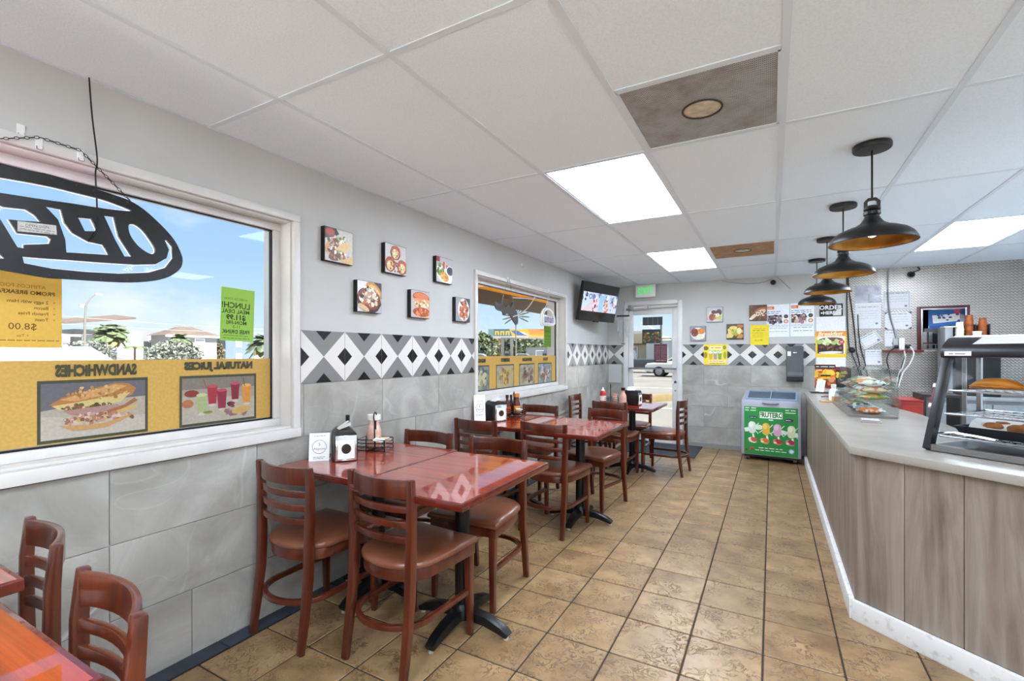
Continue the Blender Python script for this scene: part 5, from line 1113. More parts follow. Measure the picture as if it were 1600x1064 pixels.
vtext(p, 'SANDWHiCHES', .858, 1.290, .060, .62); vtext(p, 'NATURAL JUiCES', 1.341, 1.298, .046, .93); vtext(p, 'COFFEE', .30, 1.288, .058)
t = thing('window_vinyl', 'yellow window vinyl with sandwich and juice pictures, reversed lettering', 'window vinyl', mw=mw_left(W1c, cz1, GI + .0004)); p.build('print', VINYL, t)
W1c = (W2[0] + W2[1]) / 2; p = Print(W2[1] - W2[0] - .11, .318, 0, False, 6); p.bgd('#cfa551')
def n_any(cols, sub):
    def f(p, x0, z0, x1, z1):
        p.clip = (x0, x1, z0, z1); p.rect(x0, z0, x1, z1, cols[0]); p.blobs(46, x0, z0, x1, z1, .02, .045, cols, inell=False); p.blobs(30, x0 + .04, z0 + .03, x1 - .04, z1 - .03, .015, .035, sub); p.clip = None
    return f
pic(p, n_any(['#6f7f80', '#55666a', '#8a9488', '#7a8890'], ['#c9c29a', '#a8a67c', '#86907c', '#d6d2b4']), 3.56, 3.875, 1.0, 1.246); pic(p, n_any(['#b4a888', '#a39a94', '#c4b078'], ['#b8884c', '#a85a44', '#c9b060', '#8a8a4c']), 4.004, 4.37, 1.0, 1.246)
pic(p, n_any(['#aaa48c', '#b8b09a', '#9a967c'], ['#7a5a54', '#8a6a60', '#5f4a4c', '#a08878']), 4.491, 4.864, .998, 1.246); pic(p, n_any(['#8c9898', '#a4acac', '#76827e'], ['#9a5a3c', '#8a6a50', '#b4805c', '#c4c4bc']), 4.955, 5.346, .996, 1.246)
vtext(p, 'BREAKFAST', 3.70, 1.288, .045, .9); vtext(p, 'DESSERTS', 4.187, 1.290, .045, .9); vtext(p, 'EMPANADAS', 4.676, 1.290, .045, .9); vtext(p, 'TACOS', 5.161, 1.290, .045, .9)
t = thing('window_vinyl', 'yellow vinyl with four food pictures along the bottom of the far window', 'window vinyl', mw=mw_left(W1c, cz1, GI + .0004)); p.build('print', VINYL, t)
t = sheet('lunch_flyer', 'small green sheet at the right edge of the far window', 'flyer', mw_left(5.225, 1.564, GLX), .205, .25, lambda p: (p.bgd('#6f9a1e'), p.text('LUNCH!', 0, .06, .04, '#3f6612', bold=.001), p.text('$11.99', 0, .0, .04, '#3f6612', bold=.001), p.greek(-.08, -.04, .08, 3, .03, .012, '#4a7016')), WPAPER, '#7ea626', .0006, True)
# hanging signs in the far window
CUT = t = thing('hanging_cutout', 'dark taupe cut-out sign shape hanging in the far window', 'sign', mw=mw_left(4.06, 1.775, -2.30))
shp = [(-.23, .03), (-.225, .075), (-.13, .065), (-.12, .10), (-.08, .105), (-.06, .085), (-.07, .05), (-.03, .04), (.0, .06), (.03, .065), (.06, .05), (.09, .06), (.11, .10), (.15, .10), (.17, .07), (.15, .04), (.20, .01), (.225, -.06), (.215, -.11), (.17, -.115), (.10, -.07), (.06, -.04), (.0, -.02), (-.05, -.04), (-.08, -.035), (-.10, -.01), (-.19, .0)]
curve_plate('cutout_plate', [cr(shp, k=3)], .012, M('taupe_board', '#4b453e', .6), t)
adopt(cable('power_cord', 'pale cord slanting across the far window to the cut-out sign', [(-2.262, 4.62, 1.98), (-2.28, 4.5, 1.86), (-2.287, 4.32, 1.77), (-2.287, 4.16, 1.73)], .005, M('pale_cord', '#cfccc4', .5)), CUT)
adopt(cable('power_cord', 'thin wire holding the cut-out sign on its hook', [(-2.30, 3.96, 1.87), (-2.255, 4.0, 2.065), (-2.255, 4.04, 2.065), (-2.30, 4.19, 1.87)], .0018, GC), CUT)
NEO = t = thing('neon_sign', 'white tubular dome shaped light sign with purple word in the far window', 'sign', mw=mw_left(5.035, 1.77, -2.30))
for k_, sc_ in enumerate((1.0, .86)):
    q = MB(); q.tube([(a * sc_, b_ * sc_, .01 * k_) for a, b_ in cr([(-.20, -.06), (-.19, .02), (-.13, .09), (-.04, .115), (.08, .10), (.17, .04), (.19, -.05), (.10, -.075), (-.06, -.08), (-.16, -.085)], k=3)], .011, 8, True); q.build('glass_tube', M('unlit_neon_tube', '#e3e6e0', .2), t, smooth=60)
p = Print(.3, .2, .002); [p.rect(-.09 + k * .034, -.05, -.072 + k * .034, .012, '#6d5c86') for k in range(7)]; [p.rect(-.09 + k * .068, -.05 + (k % 2) * .05, -.05 + k * .068, -.036 + (k % 2) * .05, '#7a5a7c') for k in range(4)]; p.build('lettering', PAPER, t); MB().box(-.10, -.06, -.004, .16, .02, 0).build('backing_plate', M('pale_lilac', '#cfc8d4', .4), t)
adopt(cable('power_cord', 'white cord from the hook down to the dome shaped sign', [(-2.255, 4.98, 2.065), (-2.27, 4.97, 1.98), (-2.295, 4.95, 1.88)], .003, WC), NEO)
# notices on the door glass
def dsheet(label, x, z, w_, h_, fn, e_): return sheet('door_notice', label, 'notice', mw_back(x, z, YB + .0385), w_, h_, fn, edge=e_, thick=.0012, group='notices on the door glass')
dsheet('wide dark strip notice in four panels at the top of the door glass', -1.602, 1.854, .298, .126, lambda p: (p.bgd('#33393c'), [p.rect(-.149 + k * .075, -.063, -.143 + k * .075, .063, '#6d787c') for k in range(1, 4)]), '#33393c')
dsheet('dark floral poster in the middle of the door glass', -1.622, 1.62, .274, .215, lambda p: (p.bgd('#3c4038'), p.rect(-.137, .06, .137, .107, '#2c3444'), p.blobs(44, -.13, -.1, .13, .06, .01, .02, ['#6d7a3a', '#8a6a3c', '#a5573c', '#4a5c34', '#c2a84c', '#343a2c'], inell=False)), '#3c4038')
dsheet('dark red menu sheet low on the door glass', -1.482, 1.359, .195, .286, lambda p: (p.bgd('#5d343c'), p.greek(-.08, .10, -.005, 9, .022, .007, '#a88a90'), p.greek(.01, .10, .085, 9, .022, .007, '#a88a90'), p.greek(-.07, -.11, .08, 1, .02, .014, '#c9b4b8')), '#5d343c')
# ------------------------------------------------------------------ ice cream chest freezer
t = thing('ice_cream_freezer', 'grey ice cream chest freezer with a green fruit ice poster front', 'freezer', (-.015, 6.70, 0), (0, 0, -.05))
FG = M('freezer_grey', '#9a9ba4', .35); hw = .33
prof = [(0, .07), (.55, .07), (.55, .84), (.52, .855), (.46, .85), (.055, .768), (.018, .745), (0, .70)]
MB().prism([(y, z) for y, z in prof], -hw, hw, Matrix(((0, 0, 1, 0), (1, 0, 0, 0), (0, 1, 0, 0), (0, 0, 0, 1)))).build('body', FG, t, bevel=.02, seg=3)
MB().box(-hw + .03, .02, .045, hw - .03, .53, .075).build('plinth', BLACKP, t)
sl = (.85 - .768) / (.46 - .055); an = math.atan(sl)
def top_part(name, mat, x0, y0, x1, y1, z0, z1, bev=.003):
    o = MB().box(x0, y0, z0, x1, y1, z1).build(name, mat, t, bevel=bev); o.location = (0, .055, .768); o.rotation_euler = (an, 0, 0); return o
top_part('lid_well', M('freezer_well', '#66707e', .4), -.27, .03, .27, .37, -.002, .003); FP = M('pale_blue_lid_frame', '#8ea3bb', .3)
top_part('lid_frame', FP, -.285, .0, .285, .03, .0, .016); top_part('lid_frame', FP, -.285, .37, .285, .40, .0, .016); top_part('lid_frame', FP, -.285, .03, -.265, .37, .0, .016); top_part('lid_frame', FP, .265, .03, .285, .37, .0, .016)
top_part('sliding_glass', CASEG, -.265, .03, .01, .37, .008, .012, 0); top_part('sliding_glass', CASEG, -.01, .03, .265, .37, .0125, .0165, 0); top_part('glass_rail', FP, -.012, .03, .0, .37, .004, .018)
MB().tube([(-.09, -.004, .735), (-.05, -.012, .728), (0, -.014, .726), (.05, -.012, .728), (.09, -.004, .735)], .008, 8).build('lid_grip', M('dark_grip', '#62646c', .4), t, smooth=50)
for sx in (-1, 1):
    c = MB(); c.lathe([(0, -.012), (.022, -.012), (.022, .012), (0, .012)], 14, (sx * .26, .05, .022), ax='x'); w_ = c.build('castor_wheel', BLACKP, t, smooth=40); MB().box(sx * .26 - .018, .035, .025, sx * .26 + .018, .075, .048).build('castor_fork', STEEL, w_, bevel=.004)
    c = MB(); c.lathe([(0, -.012), (.022, -.012), (.022, .012), (0, .012)], 14, (sx * .26, .48, .022), ax='x'); c.build('castor_wheel', BLACKP, t, smooth=40)
p = Print(.59, .60, .0, seed=8); p.bgd('#1f8a3e')
p.greek(-.285, .275, -.16, 2, .03, .022, '#bfe0b8'); p.greek(.16, .265, .285, 2, .03, .022, '#bfe0b8'); p.rect(-.11, .165, .12, .235, '#f1f3e8'); p.text('FRUTERO', .005, .20, .085, '#2a7a3e', bold=.004, sx=.72); p.frame(-.12, .16, .13, .24, .005, '#f1f3e8'); p.rect(-.02, .135, .03, .148, '#dfeadb')
p.ell(-.195, .165, .045, .017, '#222c3c'); p.greek(-.225, .16, -.165, 1, .01, .01, '#dfe4ea'); p.ell(.20, .15, .048, .02, '#3a2440'); p.greek(.165, .145, .235, 1, .01, .012, '#e8cfe6')
p.ell(-.13, .04, .08, .03, '#d4e6cc', .1, 14, .25); p.ell(.11, .0, .09, .032, '#d9ead0', -.1, 14, .25); p.line(-.29, .0, -.24, .01, .05, '#e2ece0'); p.line(.25, -.03, .295, -.02, .05, '#e2ece0')
for a, b_, c_, c2 in ((-.205, .035, '#d9e0d6', '#eef1ea'), (-.05, .025, '#e2b63a', '#f0cf6a'), (.075, .02, '#dba9c8', '#ecc8dc'), (.225, .01, '#d8dfb4', '#eaeed0')):
    p.line(a + .01, b_ - .08, a + .02, b_ - .135, .022, '#eaf0dc'); p.rect(a - .042, b_ - .035, a + .042, b_ + .035, c_); p.ell(a, b_ + .035, .042, .042, c_); p.ell(a, b_ - .035, .042, .042, c_); p.ell(a - .01, b_ + .03, .024, .036, c2); p.line(a + .04, b_ + .02, a + .075, b_ + .06, .010, '#d9ead0'); p.line(a - .04, b_ - .02, a - .075, b_ - .05, .010, '#d9ead0'); p.line(a + .04, b_ - .04, a + .07, b_ - .075, .010, '#d9ead0')
for a, c_, c2 in ((-.2, '#c9584a', '#eee4d4'), (-.065, '#d97a2c', '#efb060'), (.075, '#b8332c', '#e0776a'), (.21, '#a8304c', '#d98a94')):
    p.ell(a, -.125, .05, .032, c2, -.4); p.ell(a + .015, -.118, .038, .028, c_, -.4); p.ell(a - .025, -.135, .018, .014, '#f0d8b8')
p.greek(-.13, -.22, .13, 1, .01, .016, '#e9f2dc'); p.greek(-.17, -.25, .17, 1, .01, .016, '#d5e8c8'); p.ell(.225, -.23, .03, .03, '#9fb4d8'); p.ell(.225, -.23, .02, .018, '#e8eef6'); p.blobs(6, -.28, -.26, -.2, -.21, .012, .02, ['#8a2a24', '#2f6a2c', '#c0483c'])
p.clip = None; ob = p.build('front_poster', GLOSSP, t); ob.matrix_local = Matrix(((1, 0, 0, 0), (0, 0, -1, -.0012), (0, 1, 0, .385), (0, 0, 0, 1)))

# ------------------------------------------------------------------ heated display case on the angled counter end
F0 = Vector((.663, 2.997, CT + .004)); ang = math.atan2(-.632, .775)
t = thing('display_warmer', 'black framed heated glass display case with food on the angled counter', 'display case', F0, (0, 0, ang))
W_, D_, HT = .92, .48, .455; S_ = .171       # local X along the front, Y to the back, front leans back by S_
def bar(name, a, b_, w_, h_, mat, bev=.003, up=(0, 0, 1)): o = MB(); o.rect([a, b_], w_, h_, up); return o.build(name, mat, t, bevel=bev)
DK = M('dark_case_metal', '#232326', .35)
for x in (.0, W_):
    bar('front_strut', (x, .012, .0), (x, S_ + .012, HT), .03, .045, DK, .003, (0, 1, 0)); bar('rear_post', (x, D_ - .015, .0), (x, D_ - .015, HT), .02, .02, STEEL, .002, (0, 1, 0))
    s = MB(); xx = x; s.q([(xx, .03, .03), (xx, D_ - .02, .03), (xx, D_ - .02, HT), (xx, S_ + .03, HT)], [(0, 1, 2, 3)]); s.build('side_glass', CASEG, t)
    bar('perforated_upright', (x + (.012 if x < .1 else -.012), D_ * .62, .03), (x + (.012 if x < .1 else -.012), D_ * .62, HT), .018, .005, STEEL, 0, (0, 1, 0))
g = MB(); g.q([(.02, .025, .035), (W_ - .02, .025, .035), (W_ - .02, S_ + .022, HT), (.02, S_ + .022, HT)], [(0, 1, 2, 3)]); g.build('front_glass', CASEG, t)
g = MB(); g.q([(.02, D_ - .006, .03), (W_ - .02, D_ - .006, .03), (W_ - .02, D_ - .006, HT), (.02, D_ - .006, HT)], [(0, 1, 2, 3)]); g.build('rear_glass', CASEG, t)
MB().box(.015, .0, .0, W_ - .015, .03, .03).build('front_sill', STEEL, t, bevel=.003); MB().box(.0, .03, .002, W_, D_, .022).build('base_tray', M('dark_base_tray', '#3a3b3d', .3, .6), t, bevel=.003)
# top housing: rounded profile extruded along X
pf = [(S_ - .02, HT - .005), (D_, HT - .005), (D_, HT + .105), (S_ + .10, HT + .105), (S_ + .045, HT + .092), (S_ + .0, HT + .058), (S_ - .02, HT + .03)]
MB().prism(pf, -.02, W_ + .02, Matrix(((0, 0, 1, 0), (1, 0, 0, 0), (0, 1, 0, 0), (0, 0, 0, 1)))).build('top_housing', DK, t, bevel=.008, seg=2)
lp = MB(); lp.q([(.10, S_ + .0, HT + .0605), (W_ - .10, S_ + .0, HT + .0605), (W_ - .12, S_ + .043, HT + .0945), (.12, S_ + .043, HT + .0945)], [(0, 1, 2, 3)]); lp.build('pale_panel', M('pale_white_panel', '#c9c8c4', .4, emit='#ffffff', estr=.05), t)  # pale strip on the housing top with very weak emission
lb = MB(); lb.box(.0, S_ - .0225, HT + .004, .105, S_ - .0205, HT + .026); lb.build('maker_plate', M('card_white'), t); p = Print(.1, .02, 0); p.greek(-.035, -.004, .035, 1, .01, .009, '#8a8a8c'); ob = p.build('plate_marks', PAPER, t); ob.matrix_local = Matrix(((1, 0, 0, .0525), (0, 0, -1, S_ - .0228), (0, 1, 0, HT + .015), (0, 0, 0, 1)))
h_ = MB(); h_.cyl((-.02, .085, .215), (-.02, .12, .30), .011, n=12); h_.build('door_handle', M('red_brown_handle', '#5a1410', .3), t, smooth=40); h_ = MB(); h_.cyl((-.02, .080, .200), (-.02, .087, .218), .014, n=12); h_.cyl((-.02, .118, .297), (-.02, .126, .315), .014, n=12); h_.cyl((-.02, .083, .207), (.004, .075, .207), .008, n=8); h_.cyl((-.02, .122, .306), (.004, .12, .306), .008, n=8); h_.build('handle_ends', M('white_plastic'), t, smooth=40)
for zz, y0 in ((.287, .13), (.175, .09), (.07, .05)):
    r = MB(); r.tube([(.03, y0, zz), (W_ - .03, y0, zz), (W_ - .03, D_ - .03, zz), (.03, D_ - .03, zz)], .005, 8, True)
    for k in range(1, 24): x = .03 + k * (W_ - .06) / 24; r.cyl((x, y0, zz), (x, D_ - .03, zz), .0022, n=5)
    for k in range(1, 4): y = y0 + k * (D_ - .03 - y0) / 4; r.cyl((.03, y, zz - .004), (W_ - .03, y, zz - .004), .003, n=6)
    r.build('wire_shelf', CHROME, t, smooth=50)
def to_case(x, y, z): return F0 + Vector((x * math.cos(ang) - y * math.sin(ang), x * math.sin(ang) + y * math.cos(ang), z))
FRY = M('golden_fried_dough', '#cf8428', .45, col2='#b96a1a', nscale=12, bump=.2, bscale=40)
def loaf(k, label, y=.26, L_=.21):
    t2 = thing('fried_turnover', label, 'pastry', to_case(k, y, .294), (0, 0, ang + rnd.uniform(-.05, .05)), 'pastries in the display case'); n = 15; rings = []
    for i in range(n):
        u_ = -1 + 2 * i / (n - 1); r = max(.03, (1 - abs(u_) ** 2.4)) ** .6; rings.append([(u_ * L_ / 2, math.cos(a) * .045 * r, .002 + (.028 + .028 * math.sin(a)) * r if math.sin(a) > -1.5 else 0) for a in [2 * PI * j / 12 for j in range(12)]])
    MB().sect(rings).build('dough', FRY, t2, smooth=70)
    c = MB(); c.tube([(-L_ / 2 * .9 + i * L_ * .9 / 11, -.043 * math.sqrt(max(0, 1 - (-.9 + i * 1.8 / 11) ** 2)) - .001, .016 + .003 * (i % 2)) for i in range(12)], .0045, 6); c.build('crimped_edge', FRY, t2, smooth=50)
loaf(.155, 'golden turnover at the left of the top shelf in the display case'); loaf(.375, 'golden turnover cut off by the right picture edge in the display case'); loaf(.60, 'golden turnover farther right on the top shelf of the display case')
tr = thing('baking_tray', 'dark grey baking tray lined with paper on the bottom rack of the display case', 'tray', to_case(.33, .24, .0765), (0, 0, ang))
rim = MB(); L1, L2 = .27, .14
rim.sect([[(-L1 + .02, -L2 + .02, 0), (L1 - .02, -L2 + .02, 0), (L1 - .02, L2 - .02, 0), (-L1 + .02, L2 - .02, 0)], [(-L1, -L2, .045), (L1, -L2, .045), (L1, L2, .045), (-L1, L2, .045)], [(-L1 + .004, -L2 + .004, .045), (L1 - .004, -L2 + .004, .045), (L1 - .004, L2 - .004, .045), (-L1 + .004, L2 - .004, .045)], [(-L1 + .024, -L2 + .024, .004), (L1 - .024, -L2 + .024, .004), (L1 - .024, L2 - .024, .004), (-L1 + .024, L2 - .024, .004)]]); rim.build('pan', M('dark_pan', '#2d2e31', .4, .5), tr)
pl = MB(); pl.q([(-.24, -.11, .012), (-.05, -.115, .010), (.16, -.11, .015), (.24, -.10, .055), (.24, .10, .05), (.0, .11, .05), (-.27, .10, .085), (-.255, -.02, .06)], [(0, 1, 5, 6, 7), (1, 2, 3, 4, 5)]); pl.build('baking_paper', M('white_paper', '#e6e3dc', .7), tr)
FB = M('brown_fried_food', '#7a4318', .5, col2='#a8682c', nscale=22, bump=.5, bscale=50)
for k in range(9):
    x, y = -.17 + (k % 5) * .085, -.03 + (k // 5) * .08; b_ = MB(); b_.ball((0, 0, .024), .038, .026, .024, 10, 7, .12, rnd); o = b_.build('fried_piece', FB, None, smooth=70); o.location = to_case(.33 + x, .24 + y, .0965); o.rotation_euler = (0, 0, rnd.uniform(0, 3))
    tag(o, 'brown fried piece on the paper lined tray in the display case', 'fried food', 'fried pieces on the tray')
jar = thing('white_cup', 'small whitish cup standing behind the display case glass', 'cup', to_case(.40, .53, 0)); MB().lathe([(0, 0), (.03, 0), (.036, .33), (.033, .33), (.028, .01)], 18).build('cup_wall', M('frosted_white', '#d9dbdc', .3), jar, smooth=50)
tg = thing('serving_tongs', 'steel serving tongs lying on the lower rack of the display case', 'tongs', to_case(.06, .07, .078), (0, 0, ang - .1)); q = MB(); q.tube([(-.06, .012, .0), (.02, .006, .012), (.18, .012, .004)], .004, 6); q.tube([(-.06, -.012, .0), (.02, -.006, .012), (.18, -.012, .004)], .004, 6); q.tube([(-.06, -.012, 0), (-.075, 0, 0), (-.06, .012, 0)], .004, 6); q.build('tong_arms', CHROME, tg, smooth=50)

# ------------------------------------------------------------------ acrylic snack case and small things on the counter
cx0, cx1, cy0, cy1, ch = .505, .80, 4.30, 5.38, .35
t = thing('acrylic_case', 'long clear acrylic case of wrapped snacks on the counter', 'display case', ((cx0 + cx1) / 2, (cy0 + cy1) / 2, CT))
def ac(n, *b_): MB().box(*b_).build(n, ACRYL, t)
hx, hy = (cx1 - cx0) / 2, (cy1 - cy0) / 2
sfr = MB(); sfr.q([(-hx, -hy, 0), (-hx, hy, 0), (-hx + .06, hy, ch), (-hx + .06, -hy, ch), (-hx + .004, -hy, 0), (-hx + .004, hy, 0), (-hx + .064, hy, ch), (-hx + .064, -hy, ch)], [(0, 3, 2, 1), (4, 5, 6, 7), (0, 1, 5, 4), (2, 3, 7, 6), (0, 4, 7, 3), (1, 2, 6, 5)]); sfr.build('slanted_front', ACRYL, t); ac('acrylic_wall', hx - .004, -hy, 0, hx, hy, ch); [MB().prism([(-hx + .004, 0), (hx - .004, 0), (hx - .004, ch), (-hx + .064, ch)], yy, yy + .004, Matrix(((1, 0, 0, 0), (0, 0, 1, 0), (0, 1, 0, 0), (0, 0, 0, 1)))).build('acrylic_end', ACRYL, t) for yy in (-hy, hy - .004)]; ac('acrylic_lid', -hx + .06, -hy, ch, hx, hy, ch + .004); ac('acrylic_shelf', -hx + .004, -hy + .004, .115, hx - .004, hy - .004, .119)
MB().box(-hx + .005, -hy + .005, .0, hx - .005, hy - .005, .018).build('base_board', M('dark_brown_board', '#8d8078', .5), t, bevel=.002)
pal = [('#efece4', '#d9782e', 'white and orange'), ('#7fae5c', '#efe9da', 'green and white'), ('#e3944c', '#6f9c4c', 'orange and green'), ('#f0efec', '#9aa8b4', 'silver white'), ('#d9c9a4', '#c04c46', 'cream and red'), ('#e9a9a0', '#f2efe6', 'pink'), ('#efece4', '#3f6a4c', 'white and dark green')]
def snack(x, y, z, rz, a, b_, label, sc=1.):
    o = thing('snack_bag', label, 'snack bag', (x, y, z), (0, 0, rz), 'wrapped snacks in the acrylic case'); n = 9; rings = []
    for i in range(n):
        u_ = -1 + 2 * i / (n - 1); hgt = .026 * (1 - u_ ** 4) + .0015; wd = .055 + .006 * u_ * u_; rings.append([(u_ * .085 * sc, math.cos(q) * wd * sc, .028 + math.sin(q) * hgt * sc) for q in [2 * PI * j / 14 for j in range(14)]])
    MB().sect(rings).build('wrapper', M('wrap_' + a + b_, a, .25, col2=b_, nscale=16, lo=.46, hi=.54, bump=.3, bscale=30), o, smooth=60)
    for s_ in (-1, 1): MB().box(s_ * .085 * sc - .008, -.06 * sc, .026, s_ * .085 * sc + .008, .06 * sc, .029).build('sealed_end', M('wrap_seal_' + a, a, .3), o)
nlev = ('bottom row', 'lower shelf layer', 'upper shelf layer', 'topmost layer')
pos = ['nearest', 'second nearest', 'third nearest', 'fourth nearest', 'fifth nearest', 'farthest']
for lev, z in enumerate((.019, .121, .172, .222)):
    for k in range(6 if lev < 3 else 5):
        c = pal[(k * 3 + lev * 2) % len(pal)]; snack((.64, .655, .665, .67)[lev] + rnd.uniform(-.02, .02), 4.40 + k * .175 + rnd.uniform(-.01, .01), CT + z, rnd.uniform(-.5, .5), c[0], c[1], '%s snack, %s, %s of the acrylic case' % (c[2], pos[k], nlev[lev]), .95)
def n_menu(p): p.bgd('#ddd9d4'); p.rect(-.05, -.1, .05, -.02, '#6a4a44'); p.greek(-.045, .08, .045, 4, .022, .008, '#8a8580'); p.frame(-.055, -.12, .055, .12, .004, '#3a3836')
sheet('counter_menu', 'flat printed card lying on the counter before the acrylic case', 'card', mw_flat(.61, 4.13, CT + .0004, -.1), .115, .25, n_menu, edge='#3a3836', thick=.003)
t = thing('payment_terminal', 'white card reader leaning on a black stand at the far counter end', 'card reader', (.50, 6.72, CT), (0, 0, .1))
MB().box(-.09, -.07, 0, .10, .07, .012).build('stand_base', BLACKP, t, bevel=.004); sc_ = MB(); sc_.rect([(0.0, .0, .014), (.03, .05, .155)], .085, .012, up=(0, -1, .3)); sc_.build('reader', M('white_plastic'), t, bevel=.004); q = MB(); q.rect([(.016, .012, .06), (.028, .032, .12)], .05, .0125, up=(0, -1, .3)); q.build('reader_screen', M('pale_screen', '#c8ccd4', .2), t)
t = thing('counter_pen', 'small black pen on the far end of the counter', 'pen', (.53, 6.12, CT)); q = MB(); q.cyl((-.06, -.03, .006), (.06, .02, .006), .005, n=8); q.build('barrel', BLACKP, t, smooth=50); q = MB(); q.cyl((.06, .02, .006), (.075, .026, .006), .003, .001, n=8); q.build('tip', CHROME, t)
t = thing('squeeze_holder', 'small white bottle shaped holder beside the acrylic case on the counter', 'holder', (.545, 5.72, CT)); MB().lathe([(0, 0), (.04, 0), (.042, .09), (.03, .115), (.02, .12), (.02, .15), (0, .152)], 18).build('body', M('white_plastic'), t, smooth=40); MB().lathe([(.022, .13), (.024, .16), (0, .165)], 14).build('cap', CAPW, t, smooth=40)
t = thing('tip_tray', 'small tan wooden tray on the counter edge by the acrylic case', 'tray', (.50, 5.52, CT), (0, 0, .2)); TW = M('tan_wood', '#c49a5c', .5); MB().box(-.08, -.05, 0, .08, .05, .01).build('bottom', TW, t, bevel=.002); MB().box(.02, -.035, .01, .075, .035, .055).build('card_block', M('amber_block', '#c88a3a', .4), t, bevel=.004)

# ------------------------------------------------------------------ kitchen side: cabinets, machine, cups
t = thing('red_cabinet', 'low red cabinet behind the counter, right of the acrylic case', 'cabinet', (1.082, 5.52, 0)); RC = M('glossy_red_cabinet', '#8e1c16', .3, col2='#a52a1e', nscale=6)
MB().box(-.075, -.2, 0, .075, .2, .93).build('body', RC, t, bevel=.006); MB().box(-.078, -.203, .93, .078, .203, .95).build('top', RC, t, bevel=.004); MB().box(-.07, -.204, .05, .07, -.2, .9).build('door', RC, t, bevel=.002)
t = thing('dark_shelf_unit', 'dark wooden shelf unit behind the counter beside the red cabinet', 'shelf', (1.29, 5.52, 0)); DKW = M('dark_shelf_wood', '#2c2622', .5); MB().box(-.13, -.18, 0, -.11, .18, 1.0).build('side', DKW, t); MB().box(.11, -.18, 0, .13, .18, 1.0).build('side', DKW, t)
for zz in (.1, .5, .98): MB().box(-.11, -.18, zz, .11, .18, zz + .02).build('shelf_board', DKW, t)
t = thing('back_counter', 'steel back counter along the metal wall', 'counter', (2.2, 7.0, 0)); MB().box(-.68, -.25, .86, .8, .30, .90).build('worktop', STEEL, t, bevel=.003); MB().box(-.66, -.22, .1, .78, .29, .86).build('cabinet_body', M('grey_cabinet', '#8d8e90', .4), t)
for k in range(3): d_ = MB().box(-.64 + k * .475, -.235, .14, -.64 + k * .475 + .46, -.22, .82).build('door', M('grey_cabinet'), t, bevel=.003); MB().box(-.64 + k * .475 + .4, -.25, .6, -.64 + k * .475 + .415, -.235, .74).build('handle', CHROME, d_)
t = thing('coffee_machine', 'black coffee machine with grey side behind the display case', 'machine', (1.86, 6.95, .90)); MB().box(-.12, -.17, 0, .24, .2, .64).build('body', BLACKP, t, bevel=.01); MB().box(-.195, -.12, .0, -.125, .15, .755).build('grey_side', M('machine_grey', '#8a8d90', .35), t, bevel=.012)
for x in (-.125, -.025, .077, .19): MB().box(x, -.02, .64, x + .012, .2, .775).build('cup_divider', BLACKP, t)
MB().box(-.12, .18, .64, .24, .2, .775).build('cup_back', BLACKP, t); MB().box(-.20, -.125, .745, -.05, .02, .757).build('pale_strip', M('pale_yellow_strip', '#d8dcae', .5), t)
def cups(label, x, y, z, n, r, h_, mat, inv=True):
    for k in range(n):
        o = thing('paper_cup', label % (('bottom', 'second', 'third', 'fourth', 'top')[k] if k < n - 1 else 'top'), 'cup', (x, y, z + k * .034), group='stacked paper cups'); pr = [(r, 0), (r * 1.02, .004), (r * .78, h_), (0, h_)] if inv else [(0, 0), (r * .78, 0), (r * 1.02, h_ - .004), (r, h_)]
        MB().lathe(pr, 18).build('cup_wall', mat, o, smooth=40); MB().lathe([(r * 1.0, .0), (r * 1.05, .003), (r * 1.0, .007)], 18, (0, 0, 0 if inv else h_ - .007)).build('rolled_rim', mat, o, smooth=60)
BRC = M('brown_paper_cup', '#a85a22', .5, col2='#7a3a14', nscale=16); cups('%s brown paper cup of the left stack on the coffee machine', 1.89, 6.93, 1.542, 5, .037, .10, BRC); cups('%s brown paper cup of the right stack on the coffee machine', 2.00, 6.93, 1.542, 4, .036, .10, BRC); cups('%s white foam cup of the stack before the coffee machine', 1.795, 6.86, 1.542, 3, .037, .09, CAPW)
o = thing('sugar_tub', 'small cream tub before the brown cup stacks', 'tub', (1.925, 6.82, 1.541)); MB().lathe([(0, 0), (.035, 0), (.037, .045), (0, .045)], 18).build('tub_body', M('cream_tub', '#e6e2d0', .4), o, smooth=40); MB().lathe([(.039, .043), (.039, .055), (0, .056)], 18).build('lid', CAPW, o, smooth=40)
# ------------------------------------------------------------------ outdoors
def foliage(name, mat, parent, c, r, n, size, seed=1, shell=.55, flat=1., asp=.5):
    rn = random.Random(seed); V = []; F_ = []
    for _ in range(n):
        while True:
            d_ = Vector((rn.uniform(-1, 1), rn.uniform(-1, 1), rn.uniform(-1, 1)))
            if shell < d_.length < 1: break
        p0 = Vector(c) + Vector((d_.x * r[0], d_.y * r[1], d_.z * r[2])); a = Vector((rn.gauss(0, 1), rn.gauss(0, 1), rn.gauss(0, flat))).normalized(); b_ = a.cross(Vector((rn.gauss(0, 1), rn.gauss(0, 1), rn.gauss(0, 1)))).normalized(); s = size * rn.uniform(.6, 1.3); o = len(V)
        V += [p0 - a * s, p0 + b_ * s * asp, p0 + a * s, p0 - b_ * s * asp]; F_.append((o, o + 1, o + 2, o + 3))
    me = bpy.data.meshes.new(name); me.from_pydata([tuple(v) for v in V], [], F_); me.materials.append(mat); return put(name, me, parent)
def leafm(name, a, b_): return M(name, a, .6, col2=b_, nscale=2.5, randoff=False, lo=.4, hi=.6)
G1 = leafm('grey_green_leaves', '#3c472b', '#525c3f'); G2 = leafm('silver_leaves', '#555b53', '#72766e'); G3 = leafm('dark_green_leaves', '#303c29', '#47523b'); BRK = M('tree_bark', '#4d4338', .9); DRYL = leafm('dry_palm_leaves', '#5e5331', '#49502b')
GZ = -.14
